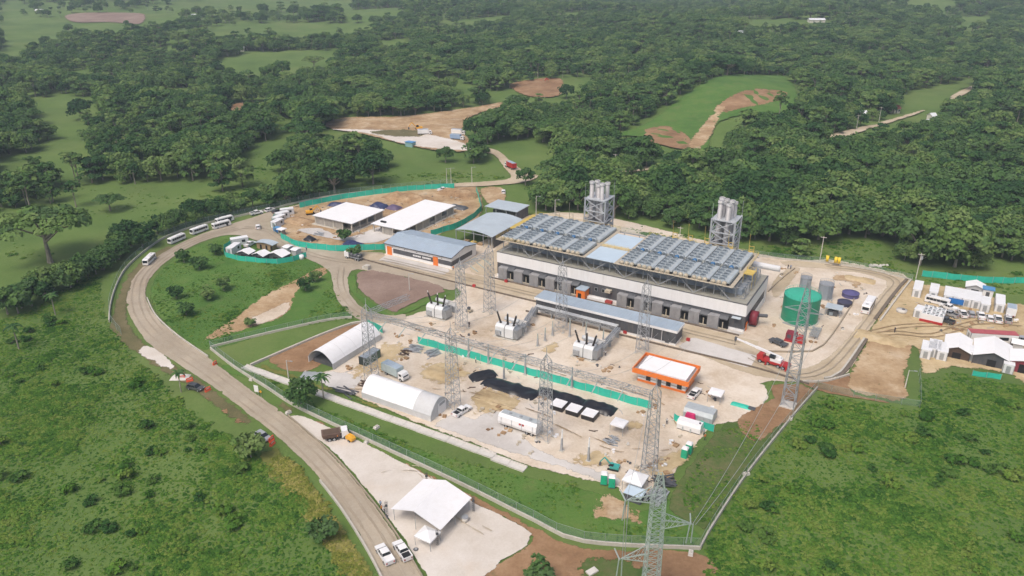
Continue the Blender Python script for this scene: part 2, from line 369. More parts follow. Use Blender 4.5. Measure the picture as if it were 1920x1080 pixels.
sheet("plant_road", px((1275, 628), (1398, 640), (1470, 690), (1530, 680), (1580, 640), (1640, 560), (1660, 535), (1640, 520), (1560, 507), (1470, 500), (1455, 490), (1560, 490), (1660, 508), (1700, 523), (1640, 610), (1590, 702), (1505, 716), (1410, 705), (1300, 662)), TAN, True, 1.2)
sheet("gravel_plot", px((668, 512), (700, 506), (780, 522), (832, 536), (840, 547), (800, 560), (760, 578), (735, 588), (690, 562), (668, 540)), REDBR)
sheet("verge", px((650, 520), (668, 512), (672, 543), (695, 564), (735, 589), (760, 580), (842, 548), (846, 552), (765, 588), (722, 592), (682, 572), (655, 545)), LAWN, edge=.8)
sheet("concrete_apron", [S(-165, 190.5), S(-138, 191), S(-138, 196.6), S(-166, 196.6)], GRAVEL, False, .4)
sheet("concrete_apron", [S(-123, 197.4), S(-41, 197.4), S(-41, 199.9), S(-123, 199.9)], GRAVEL, False, .3)
sheet("concrete_apron", px((1297, 632), (1420, 668), (1408, 693), (1268, 652)), GRAVEL, False, .4)
sheet("gravel_strip", [S(-126, 119), S(-113, 118), S(-90, 117.6), S(-60, 118), S(-44, 119), S(-45, 123), S(-66, 123.5), S(-72, 132), S(-82, 131), S(-84, 126), S(-91, 127), S(-91, 120.5), S(-112, 120.5), S(-118, 128), S(-128, 125)], GRAVEL, True, 2.0)
sheet("gravel_strip", [S(-128, 196.8), S(-123.5, 197), S(-123.5, 230), S(-134, 240), S(-136, 215), S(-134, 200)], TAN, True, 1)
sheet("loose_soil", px((640, 700), (690, 660), (720, 640), (765, 640), (775, 665), (740, 690), (690, 712), (660, 722)), STRAW, edge=5)
sheet("loose_soil", px((778, 690), (840, 672), (885, 690), (880, 715), (830, 728), (785, 715)), STRAW, edge=4.5)
sheet("loose_soil", px((885, 735), (920, 722), (985, 745), (970, 765), (925, 785), (885, 790), (870, 765)), STRAW, edge=4.5)
sheet("loose_soil", px((1000, 660), (1040, 640), (1055, 650), (1030, 668)), STRAW, edge=2)
sheet("loose_soil", px((1055, 865), (1090, 848), (1150, 845), (1160, 870), (1110, 880)), STRAW, edge=2)
sheet("loose_soil", px((1165, 800), (1200, 785), (1210, 800), (1180, 820)), STRAW, edge=2)
sheet("loose_soil", px((1215, 870), (1290, 830), (1320, 800), (1340, 805), (1290, 870), (1235, 915)), STRAW, edge=2)
sheet("gravel_plot", px((1444, 540), (1462, 512), (1490, 500), (1502, 504), (1480, 535), (1455, 560)), TAN, edge=.6)
sheet("dirt_patch", px((1565, 515), (1600, 520), (1620, 535), (1600, 545), (1590, 530), (1555, 525)), OCHRE, edge=1.5)
sheet("concrete_pad", px((555, 432), (600, 428), (650, 445), (715, 425), (745, 440), (690, 458), (600, 445)), GRAVEL, edge=1)
# wheel tracks
TRK = earth("darker wheel track", [(.25, (.29, .24, .175)), (.5, (.355, .30, .228)), (.75, (.43, .375, .295))], .08, True, .1, 2.5)
TRKL = earth("pale dust ridge", [(.25, (.40, .34, .25)), (.5, (.455, .39, .30)), (.75, (.52, .46, .365))], .08, True, .1, 2.5)
TRKO = earth("damp rut", [(.25, (.24, .16, .09)), (.5, (.34, .245, .145)), (.75, (.44, .33, .21))], .08, True, .3, 1.5)
def track(pts, wd, mat, offs=(0,), edge=.35):
    q = polyline_smooth(pts, 3, False)
    for of in offs:
        Lf, Rt = [], []
        for i, p in enumerate(q):
            a, b = q[max(0, i - 1)], q[min(len(q) - 1, i + 1)]; t = Vector((b[0] - a[0], b[1] - a[1])).normalized(); nn = Vector((-t.y, t.x))
            Lf.append((p[0] + nn.x * (of + wd / 2), p[1] + nn.y * (of + wd / 2))); Rt.append((p[0] + nn.x * (of - wd / 2), p[1] + nn.y * (of - wd / 2)))
        sheet("wheel_track", Lf + Rt[::-1], mat, False, edge, jit=.12)
MAINC = px((761, 1098), (718, 1020), (665, 942), (603, 868), (535, 805), (470, 756), (395, 699), (330, 655), (284, 617), (262, 582), (257, 550), (266, 520), (290, 495), (335, 465), (388, 443), (450, 427))
track(MAINC, .8, TRK, (-2.1, -.5, 1.6)); track(MAINC, .5, TRKL, (.6, 2.7))
track(px((450, 427), (500, 432), (560, 468), (640, 490), (720, 492), (790, 508), (850, 522)), .7, TRK, (-1.2, .7))
track(px((640, 500), (638, 530), (650, 562), (680, 588), (730, 598), (800, 620)), .7, TRK, (-.9, .9))
track([S(-165, 192.5), S(-120, 193), S(-80, 193.2), S(-40, 193)], .7, TRK, (-1.4, .4)); track([S(-165, 191), S(-120, 191.4), S(-80, 191.2), S(-40, 191)], .5, TRKL, (0, 3.2))
track(px((1400, 668), (1480, 704), (1545, 695), (1600, 640), (1660, 560), (1680, 528), (1630, 510), (1540, 498)), .7, TRK, (-.9, .9))
track(px((1610, 632), (1680, 625), (1750, 630), (1830, 606), (1920, 610)), .8, TRKO, (-1, 1)); track(px((1620, 628), (1700, 612), (1800, 615), (1920, 655)), .7, TRKO, (-.9, .9))
track([S(-120, 157), S(-100, 155), S(-75, 154), S(-50, 153), S(-40, 145)], .6, TRKO, (-.8, .8)); track([S(-118, 121), S(-95, 132), S(-85, 134), S(-70, 134), S(-50, 131), S(-40, 138)], .6, TRKO, (-.8, .8))
track(px((700, 900), (780, 880), (850, 960), (930, 1010)), .6, TRKL, (-.8, .8))
# the lanes and workings behind the plant
sheet("track", px((840, 352), (900, 351), (985, 343), (1012, 330), (990, 326), (962, 306), (935, 284), (905, 277), (900, 285), (925, 292), (944, 315), (955, 335), (900, 342), (850, 345), (640, 364), (560, 384), (520, 396), (640, 372), (760, 357)), TAN, edge=.8)
sheet("track", px((900, 355), (940, 352), (950, 372), (935, 385), (915, 385)), OCHRE, edge=1)
sheet("track", pxh((1118, 330), (1125, 323), (1180, 320), (1235, 316), (1235, 321), (1185, 326)), TAN, edge=1)
sheet("earthworks", pxh((608, 243), (640, 226), (760, 222), (880, 206), (945, 194), (948, 200), (890, 222), (870, 248), (890, 272), (885, 287), (820, 287), (740, 274), (680, 257)), OCHRE, far=True, edge=2)
sheet("gravel_pad", pxh((608, 245), (690, 247), (780, 250), (870, 270), (888, 286), (800, 285), (740, 272), (690, 258)), LOT, far=True, edge=3)
sheet("earthworks", pxh((690, 252), (760, 247), (800, 252), (790, 262), (730, 262)), OLIVE, far=True, edge=3)
sheet("earthworks", pxh((950, 162), (1000, 152), (1055, 149), (1055, 183), (1000, 188), (965, 174)), BROWN, far=True, edge=4)
sheet("knoll_grass", pxh((1130, 258), (1200, 235), (1260, 195), (1330, 150), (1400, 141), (1475, 146), (1505, 190), (1490, 220), (1400, 222), (1350, 240), (1335, 285), (1290, 292), (1210, 266)), LAWN, far=True, edge=6)
sheet("earthworks", pxh((1207, 246), (1250, 240), (1294, 262), (1290, 284), (1215, 268)), BROWN, far=True, edge=2)
sheet("earthworks", pxh((1332, 212), (1352, 190), (1390, 174), (1430, 168), (1476, 176), (1480, 188), (1440, 200), (1400, 207), (1362, 215)), BROWN, far=True, edge=5)
sheet("track", pxh((1286, 290), (1292, 270), (1312, 244), (1330, 222), (1345, 200), (1362, 205), (1350, 228), (1338, 252), (1326, 272), (1314, 285), (1352, 294), (1342, 305), (1305, 303)), OCHRE, far=True, edge=2.0)
sheet("track", pxh((1288, 290), (1302, 268), (1318, 262), (1310, 284), (1352, 294), (1340, 303), (1305, 299)), TAN, far=True, edge=3)
sheet("lane", pxh((1500, 272), (1570, 263), (1640, 244), (1736, 213), (1732, 207), (1640, 235), (1570, 254)), TAN, far=True, edge=1.5)
sheet("lane", pxh((1778, 186), (1826, 160), (1832, 166), (1788, 192)), TAN, far=True, edge=1.5)
sheet("bare_field", pxh((118, 30), (190, 24), (272, 26), (268, 46), (200, 44), (135, 44)), REDBR, far=True, edge=10)
sheet("bare_field", pxh((425, 200), (470, 196), (510, 202), (505, 216), (440, 216)), BROWN, far=True, edge=4)
# ---- kerbs, gutter and slabs
def strip_mesh(pts, wd, h, z0=0.0):
    mb = MB(); n = len(pts); L = []
    for i, p in enumerate(pts):
        a = pts[max(0, i - 1)]; b = pts[min(n - 1, i + 1)]; t = Vector((b[0] - a[0], b[1] - a[1])).normalized(); nn = Vector((-t.y, t.x)) * wd / 2
        L.append(((p[0] + nn.x, p[1] + nn.y), (p[0] - nn.x, p[1] - nn.y)))
    for i in range(n - 1):
        (a, b), (c, d) = L[i], L[i + 1]
        vs = [(a[0], a[1], z0), (b[0], b[1], z0), (d[0], d[1], z0), (c[0], c[1], z0)]; vs += [(x, y, z0 + h) for x, y, _ in vs]
        mb.add(vs, [(3, 2, 1, 0), (4, 5, 6, 7), (0, 1, 5, 4), (1, 2, 6, 5), (2, 3, 7, 6), (3, 0, 4, 7)])
    return mb
KERB = pm("dusty kerb stone", (.33, .28, .21), .9, 0, .15, .8)
KERBD = pm("dark drain edge", (.16, .13, .10), .9, 0, .2, .8)
def kerb(pts, w_=.3, h=.16, mat=KERB, name="kerb", curved=True):
    q = polyline_smooth(pts, 3, False) if curved else pts
    o = strip_mesh(q, w_, h + .5, -.05).build(name, mat); return tag(o, None, None, None, "structure")
kerb(px((722, 1098), (690, 1035), (640, 955), (600, 903)), .35, .12, CONC)
kerb(px((800, 1098), (745, 1005), (690, 930), (620, 850), (540, 780)), .22, .06, KERB)
kerb(px((276, 560), (292, 592), (330, 628), (390, 670)), .3, .1, CONC)
kerb([S(-172, 188.6), S(-150, 188.1), S(-101, 188.2), S(-56, 188.6)], .3, .1, KERBD)
kerb([S(-124, 197.3), S(-80, 197.4), S(-42, 197.3)], .3, .1, KERBD)
kerb([S(-101, 181), S(-60, 181), S(-33, 181.4), S(-20, 180)], .35, .1, KERBD)
kerb(px((1430, 660), (1500, 661), (1543, 649), (1596, 574), (1600, 560)), .3, .12, KERB)
kerb(px((1440, 548), (1470, 520), (1490, 505)), .3, .12, KERB)
kerb(px((1545, 712), (1575, 700), (1620, 637)), .5, .25, CONC, "drain_edge")
kerb(px((1570, 710), (1590, 690), (1624, 637)), .9, .02, KERBD, "drain_channel")
kerb(px((1505, 718), (1550, 716), (1592, 704)), .4, .15, CONC, "drain_edge")
kerb(px((1640, 600), (1670, 560), (1690, 535), (1700, 525)), .9, .03, KERBD, "drain_channel")
kerb(px((1650, 603), (1680, 562), (1707, 527)), .5, .2, CONC, "drain_edge")
kerb(px((395, 655), (440, 690), (500, 728), (560, 766), (700, 832), (860, 907), (1000, 977), (1095, 1017), (1312, 1030)), .32, .3, CONC, "fence_footing")
kerb(px((1312, 1030), (1328, 1000), (1400, 890), (1485, 783), (1532, 729)), .32, .3, CONC, "fence_footing")
kerb(px((470, 686), (530, 660), (600, 630), (660, 608), (690, 603)), .5, .15, CONC, "drain_edge")
kerb(px((395, 652), (460, 636), (540, 617), (620, 600), (660, 596)), .4, .15, CONC, "drain_edge")
kerb(px((205, 604), (207, 575), (217, 540), (236, 505), (268, 475), (310, 446), (370, 424), (440, 408), (515, 391), (600, 372), (700, 359), (850, 346)), .28, .25, CONC, "fence_footing")
kerb(px((1150, 432), (1290, 462), (1440, 484), (1540, 494), (1620, 505), (1710, 527)), .28, .25, CONC, "fence_footing")
# concrete gutter along the foot of the yard: separate slabs
gut = thing("concrete_gutter", "long pale concrete gutter of slabs below the arched tents", "gutter", S(-105, 115.7))
sm = None
for i in range(21):
    a = -146 + i * 4.0
    pass
    if sm is None:
        mb = MB(); mb.b2(-1.96, 1.96, -.85, .85, -.1, .1); mb.b2(-1.96, 1.96, .85, 1.0, -.1, .32); mb.b2(-1.96, 1.96, -1.0, -.85, -.1, .32); sm = mb.mesh("slab", CONC_L)
    o = put("slab", sm, gut, (a + 105, .05 * math.sin(i * 2.1) + (-.0 if i < 19 else -.6), .02 + .03 * R.random()), rad(R.uniform(-1, 1)))
cl = thing("white_slab", "white concrete block by the fence corner, beside the red-brown soil", "slab", G(1110, 1073), rad(35))
MB().b2(-1.0, 1.0, -.6, .6, 0, .35).build("slab_body", CONC_L, cl)
for i, (u, v, s_, lb) in enumerate([(838, 907 - 104, .8, ""),]): pass
BLOCKS = [(1295, 1039, "pale concrete block at the corner of the perimeter fence"), (1482, 786, "small white box on the fence line below the brown bank"),
          (1399, 890, "small white box halfway along the sloping fence"), (706, 803, "white marker block on the grass behind the fence"),
          (541, 775, "pale concrete outlet at the tip of the gravel lot"), (472, 712, "pale drain outlet on the verge near the road sign"),
          (688, 830, "low pale block beside the yellow compressor")]
for u, v, lb in BLOCKS:
    t = thing("concrete_block", lb, "block", G(u, v), rad(R.uniform(0, 90)))
    MB().fru(-.7, .7, -.45, .45, 0, -.6, .6, -.38, .38, .55).build("block_body", CONC_L, t)
    MB().b2(-.25, .25, -.2, .2, .55, .75).build("cap", CONC, t)
# ================================================================ BUILDINGS
STEEL = pm("galvanised steel", (.40, .42, .44), .5, .35, .12, .9)
STEEL_B = pm("blue-grey painted steel", (.30, .35, .42), .5, .2, .15, .9)
STEEL_D = pm("dark steel", (.10, .105, .115), .6, .2, .15, .9)
WHITEP = pm("white wall panel", (.80, .80, .80), .55, 0, .03, .4, (.5, .47, .42), .22, True)
DARKP = pm("charcoal wall panel", (.075, .08, .092), .6, 0, .15, .5, (.25, .22, .18), .3, True)
ORANGE = pm("orange paint", (.80, .20, .03), .5, 0, .06, .6, (.4, .2, .1), .2)
ROOFB = corrugated("blue-grey sheet roof", (.36, .44, .52), 0, .8, .45)
ROOFB1 = corrugated("blue-grey sheet roof along", (.36, .44, .52), 1, .8, .45)
ROOFG = corrugated("grey sheet roof", (.46, .53, .58), 1, .8, .45)
ROOFW = pm("white membrane roof", (.84, .84, .84), .6, 0, .02, .2, (.6, .57, .52), .2)
ROOFT = pm("tan dusty roof deck", (.33, .325, .28), .9, 0, .14, .35, (.2, .17, .12), .5)
SKYROOF = pm("pale blue roof sheet", (.50, .61, .70), .4, 0, .05, .3)
BEIGE = pm("beige insulated cladding", (.46, .41, .32), .7, 0, .15, 1.2, (.35, .28, .2), .4)
YELLOW = pm("yellow safety paint", (.62, .46, .12), .55, 0, .12, .9)
LOUVRE = pm("grey louvre panel", (.33, .33, .34), .55, .2, .12, .7)
BLACKM = pm("black interior", (.012, .012, .014), .8, 0, .2, 1)
FANB = pm("blue-grey fan cowl", (.36, .41, .45), .5, .1, .18, .8)
FAND = pm("dark fan throat", (.13, .16, .19), .6, 0, .2, .8)
BLUEM = pm("blue motor paint", (.03, .14, .32), .45, 0, .15, 1)
GLASS = pm("dark window glass", (.02, .025, .03), .12, 0, .2, .5)
RAD = pm("pale radiator sheet", (.46, .50, .51), .5, .2, .10, .8)

def lattice_box(mb, p0, p1, wv, hv, n, m=.1):
    """square truss from p0 to p1, wv wide, hv high: chords and zigzag bracing"""
    p0 = Vector(p0); p1 = Vector(p1); d = (p1 - p0); L = d.length; d.normalize()
    sd_ = d.cross(Vector((0, 0, 1))).normalized() * wv / 2; up = Vector((0, 0, hv / 2))
    cs = [sd_ + up, -sd_ + up, -sd_ - up, sd_ - up]
    for c in cs: mb.bar(p0 + c, p1 + c, m)
    for i in range(n):
        a = p0 + d * (L * i / n); b = p0 + d * (L * (i + 1) / n)
        for k in range(4):
            c, e = cs[k], cs[(k + 1) % 4]
            mb.bar(a + (c if i % 2 else e), b + (e if i % 2 else c), m * .7)
            mb.bar(a + c, a + e, m * .7)
def tower_body(t, H, wb, wt, n, mat, m=.14, zig=False, z0=0.0):
    """four legs and bracing of a square lattice mast"""
    for sx, sy in ((1, 1), (-1, 1), (-1, -1), (1, -1)):
        MB().bar((sx * wb / 2, sy * wb / 2, z0), (sx * wt / 2, sy * wt / 2, H), m).build("leg", mat, t)
    br = MB(); cor = [(1, 1), (-1, 1), (-1, -1), (1, -1)]
    for i in range(n):
        q0, q1 = i / n, (i + 1) / n; za, zb = z0 + (H - z0) * q0, z0 + (H - z0) * q1
        wa = wb + (wt - wb) * q0; wc = wb + (wt - wb) * q1
        for k in range(4):
            c, e = cor[k], cor[(k + 1) % 4]
            A = (c[0] * wa / 2, c[1] * wa / 2, za); B = (e[0] * wa / 2, e[1] * wa / 2, za)
            C = (c[0] * wc / 2, c[1] * wc / 2, zb); D = (e[0] * wc / 2, e[1] * wc / 2, zb)
            if zig: br.bar(A if i % 2 else B, D if i % 2 else C, m * .6)
            else: br.bar(A, D, m * .55); br.bar(B, C, m * .55)
            br.bar(C, D, m * .55)
    br.build("bracing", mat, t)

# ---------------------------------------------------------------- engine hall
HX, HY = -122.5, 200.0
hall = thing("engine_hall", "long white and charcoal engine hall with radiators on its roof", "power hall", S(HX, HY))
W, D = 81.0, 24.0
MB().b2(0, W, 0, D, 0, .9).build("plinth", WHITEP, hall)
MB().b2(.06, W - .06, .06, D - .06, .9, 5.0).build("lower_wall", DARKP, hall)
MB().b2(.1, W - .1, .1, D - .1, 5.0, 8.35).build("upper_core", WHITEP, hall)
pm1 = MB().b2(0, 5.36, -.12, .1, 5.0, 8.5).mesh("wall_panel", WHITEP)
for i in range(15): put("wall_panel", pm1, hall, (i * 5.4 + .02, 0, 0))
pm2 = MB().b2(-.1, .12, 0, 5.94, 5.0, 8.5).mesh("wall_panel", WHITEP)
for i in range(4): put("wall_panel", pm2, hall, (W, i * 6.0 + .03, 0))
for i in range(4): put("wall_panel", pm2, hall, (0, i * 6.0 + .03, 0), None)
MB().b2(W - .06, W + .13, 8, D, .0, 2.1).build("white_base", WHITEP, hall)
MB().b2(W - .06, W + .14, D - 2, D - .02, 2.1, 5.0).build("corner_panel", WHITEP, hall)
MB().b2(-.14, W + .14, -.14, D + .1, 8.5, 8.62).build("roof_trim", STEEL_D, hall)
MB().b2(.2, W - .2, .2, D - .2, 8.62, 8.75).build("roof", ROOFT, hall)
MB().b2(1.5, W - 3, 5.5, D, 8.75, 10.4).build("roof_monitor", STEEL_B, hall)
# louvred intakes: a pair per engine, a dark hood beside each pair
lv = MB(); lv.b2(0, 1.55, -1.9, -.02, .25, 4.1)
for k in range(9): lv.b2(.08, 1.47, -1.96, -1.9, .5 + k * .39, .72 + k * .39)
lvm = lv.mesh("intake_louvre", LOUVRE)
hd = MB(); hd.prismx([(-1.9, 3.5), (-1.9, 3.8), (-1.2, 4.35), (-.02, 4.5), (-.02, 3.5)], 0, 2.5); hdm = hd.mesh("air_hood", STEEL_D)
dk = MB(); dk.b2(.02, 2.5, -.5, -.02, .2, 3.5); dkm = dk.mesh("hood_opening", BLACKM)
pp = MB(); pp.cyl((0, -1.6, .55), (2.6, -1.6, .55), .18, 8); pp.cyl((1.2, -1.6, .0), (1.2, -1.6, 2.6), .16, 8); ppm = pp.mesh("drain_pipe", BEIGE)
bays = [1.6 + i * 5.75 for i in range(5)] + [43.2 + i * 5.55 for i in range(6)]
for x in bays:
    put("intake_louvre", lvm, hall, (x, 0, 0)); put("intake_louvre", lvm, hall, (x + 1.6, 0, 0))
    put("air_hood", hdm, hall, (x + 3.2, 0, 0)); put("hood_opening", dkm, hall, (x + 3.2, 0, 0)); put("drain_pipe", ppm, hall, (x + 3.2, 0, 0))
po = MB().b2(30.3, 33.2, -3.2, -.02, 0, 3.2).build("porch", ORANGE, hall)
MB().b2(30.9, 32.0, -3.24, -3.2, 0, 2.1).build("doorway", BLACKM, po)
MB().b2(30.1, 33.4, -3.4, 0, 3.2, 3.5).build("porch_roof", ROOFB, po)
for x in (35, 37.4):
    f_ = MB().b2(x, x + 1.0, -.06, .02, 2.6, 3.8).build("window", STEEL, hall); MB().b2(x + .1, x + .9, -.09, -.06, 2.7, 3.7).build("pane", GLASS, f_)
MB().b2(33.6, 39.5, -2.2, -1.2, 0, 1.2).build("fuel_skid", WHITEP, hall); MB().b2(39.6, 41.6, -2.4, -1.0, 0, 1.1).build("pump", pm("red pump", (.4, .06, .05)), hall)
MB().b2(39.0, 40.8, -1.5, 0, 3.4, 4.2).build("exhaust_box", BEIGE, hall)
do = MB().b2(W + .13, W + .25, 1.2, 2.6, .1, 2.6).build("orange_door", ORANGE, hall); MB().b2(W + .25, W + .32, 2.3, 2.4, 1.1, 1.4).build("handle", STEEL, do)
MB().b2(W - 3.5, W - 1.0, -1.5, -.1, 4.4, 4.55).build("door_canopy", ROOFG, hall)
# roof steelwork carrying the radiators
PZ = 12.6
def truss_bay(x, wide):
    mb = MB()
    mb.bar((x, 2.2, 8.7), (x, 2.2, PZ), .22); mb.bar((x + wide / 2, 2.2, 8.7), (x + wide / 2, 1.2, PZ), .14)
    mb.bar((x + wide / 2 - .6, 2.2, 8.7), (x + wide / 2 - .2, 1.2, PZ), .12); mb.bar((x + wide / 2 + .6, 2.2, 8.7), (x + wide / 2 + .2, 1.2, PZ), .12)
    return mb
nb = 14; wb_ = (W - 6) / nb
for i in range(nb):
    mb = truss_bay(1.2 + i * wb_, wb_)
    if i % 2: mb.bar((1.2 + i * wb_, 2.0, PZ - .2), (1.2 + (i + 1) * wb_, .6, 8.75), .2)
    else: mb.bar((1.2 + i * wb_, .6, 8.75), (1.2 + (i + 1) * wb_, 2.0, PZ - .2), .2)
    mb.build("roof_truss", STEEL, hall)
mb = MB(); mb.bar((0, 1.0, PZ - .15), (W - 4, 1.0, PZ - .15), .26); mb.bar((0, 27.5, PZ - .15), (W - 4, 27.5, PZ - .15), .26)
for i in range(15): mb.bar((1.2 + i * 5.3, 27, 0.2), (1.2 + i * 5.3, 27, PZ), .22)
mb.build("platform_beam", STEEL, hall)
for nm, x0, x1 in (("platform", .8, 30.2), ("platform", 42.0, 75.4)):
    MB().b2(x0, x1, .2, 28.0, PZ, PZ + .18).build(nm, STEEL_D, hall)
    for y0, y1 in ((-.2, .9), (11.6, 13.4), (27.4, 28.4)):
        MB().b2(x0 - .2, x1 + .2, y0, y1, PZ + .19, PZ + .3).build("walkway", BEIGE, hall)
    for xa, xb in ((x0 - 1.2, x0 - .1), (x1 + .1, x1 + 1.2)):
        MB().b2(xa, xb, -.2, 28.4, PZ + .16, PZ + .28).build("walkway", BEIGE, hall)
MB().b2(31.4, 40.8, .6, 11.4, PZ + .05, PZ + .2).build("roof_sheet", SKYROOF, hall)
MB().b2(31.4, 40.8, 13.6, 24.6, PZ + .05, PZ + .2).build("roof_sheet", SKYROOF, hall)
MB().b2(31.5, 40.7, 11.5, 13.5, PZ + .1, PZ + .32).build("walkway", pm("yellow grating", (.56, .46, .27), .8, 0, .15, 1.5), hall)
def railing(pts, h=1.1, step=2.2, name="railing"):
    mb = MB(); q = polyline_straight([p[:2] for p in pts], step, False); z = pts[0][2]
    for p in q: mb.bar((p[0], p[1], z), (p[0], p[1], z + h), .05)
    for a, b in zip(q[:-1], q[1:]):
        for hh in (h, h * .55): mb.bar((a[0], a[1], z + hh), (b[0], b[1], z + hh), .05)
    return mb.build(name, YELLOW, hall)
zr = PZ + .28
railing([(-.3, 0, zr), (-.3, 28.2, zr)]); railing([(-.3, 28.2, zr), (31, 28.2, zr)]); railing([(41.2, 28.2, zr), (76.5, 28.2, zr)]); railing([(76.6, 12, zr), (76.6, 28, zr)])
railing([(31.3, 11.5, zr), (40.8, 11.5, zr)]); railing([(-.3, 0, zr), (10, -.15, zr)])
MB().b2(-2.4, -.5, 12.5, 28, PZ - .3, PZ + .1).build("gangway", YELLOW, hall)
lt = MB(); lattice_box(lt, (78, 3, 10.4), (78, 22, 10.4), 2.6, 3.0, 9, .16); lt.build("pipe_rack", STEEL, hall)
lt = MB(); lt.b2(76.8, 79.4, 10, 14, 13.4, 13.55); [lt.bar((x, y, 8.7), (x, y, 14.4), .1) for x in (76.8, 79.4) for y in (10, 14)]
for hh in (13.9, 14.4): [lt.bar((76.8, y, hh), (79.4, y, hh), .06) for y in (10, 14)]
lt.build("stair_landing", YELLOW, hall)
dc = MB(); dc.cyl((24, 29.6, 9.0), (32, 29.6, 9.0), .9, 14); dc.cyl((46, 30.2, 9.0), (83, 30.2, 9.0), .95, 14)
dc.build("exhaust_duct", ROOFW, hall, True)
for i, x in enumerate((7, 12.2, 17.6, 49.5, 54.6, 60, 67.5, 74)):
    mb = MB()
    for dx in (-.7, .7): mb.bar((x + dx, 29.2, 8.6), (x + dx, 29.2, 15.2), .12)
    for z in (12.9, 13.9, 15.0): mb.bar((x - .7, 29.2, z), (x + .7, 29.2, z), .12)
    mb.bar((x - .9, 29.4, 9), (x - .9, 29.4, 18.8), .06)
    mb.box(x, 29.2, 13.2, 1.5, .8, .25)
    mb.build("vent_ladder", YELLOW if i > 2 else BEIGE, hall)

# ---------------------------------------------------------------- radiators on the hall roof
fan = MB(); fan.cyl((0, 0, 0), (0, 0, .45), .86, 12, .8, False); fanm = fan.mesh("fan", FANB, True)
hubm = MB().cyl((0, 0, .1), (0, 0, .16), .84, 12).cyl((0, 0, .1), (0, 0, .42), .22, 6).mesh("fan_throat", FAND)
def radiator(front, wd):
    t = thing("radiator", "", "radiator", (0, 0))
    L = 10.4 if front else 13.6
    MB().b2(-wd / 2 + .12, wd / 2 - .12, 0, L, 0, .85).build("coil_box", RAD, t)
    MB().b2(wd / 2 - .95, wd / 2 - .3, .1, L - .1, .85, .95).build("cover_strip", pm("pale blue cover", (.40, .45, .48), .5) if "cs" not in PROTO else PROTO["cs"], t)
    n = 5 if front else 6; pit = L / n
    for r_ in range(2):
        for k in range(n):
            fn = put("fan", fanm, t, (-wd / 2 + 1.12 + r_ * 1.95, pit * (k + .5), .85)); put("fan_throat", hubm, fn, (0, 0, 0))
    if front:
        for k in range(3):
            x = -wd / 2 + .95 + k * 1.6
            MB().cyl((x, -.55, .45), (x, .05, .45), .62, 12).build("header_end", BEIGE, t, True)
        MB().b2(wd / 2 - .75, wd / 2 - .05, -.5, 0, -.05, .5).build("valve_box", BLACKM, t)
    else:
        for k in range(3):
            x = -wd / 2 + 1.0 + k * 1.55
            z = .75 if k != 1 else .35
            q = MB().cyl((x, -.7, z), (x, .05, z), .72, 12).build("drum", FANB if k != 1 else BLUEM, t, True)
            MB().cyl((x, -.74, z), (x, -.7, z), .55 if k != 1 else .3, 12).build("drum_face", FAND if k != 1 else BLUEM, q)
    return t
PROTO["cs"] = pm("pale blue cover", (.40, .45, .48), .5)
names = ["leftmost", "second", "third", "fourth", "fifth", "sixth"]
for bank, (x0, n, wd) in enumerate(((.9, 5, 5.85), (42.1, 6, 5.53))):
    for front in (1, 0):
        for i in range(n):
            x = x0 + (i + .5) * wd; y = 1.0 if front else 13.6
            p = S(HX + x, HY + y)
            place = ("leftmost" if i == 0 else "rightmost" if i == n - 1 else names[i] + " from left")
            repeat(("rad", bank, front), lambda: radiator(front, wd), "%s fan radiator in the %s row of the %s roof bank" % (place, "front" if front else "rear", ("left", "right")[bank]),
                   p, ANG, "fan radiators on the hall roof", PZ + .3)

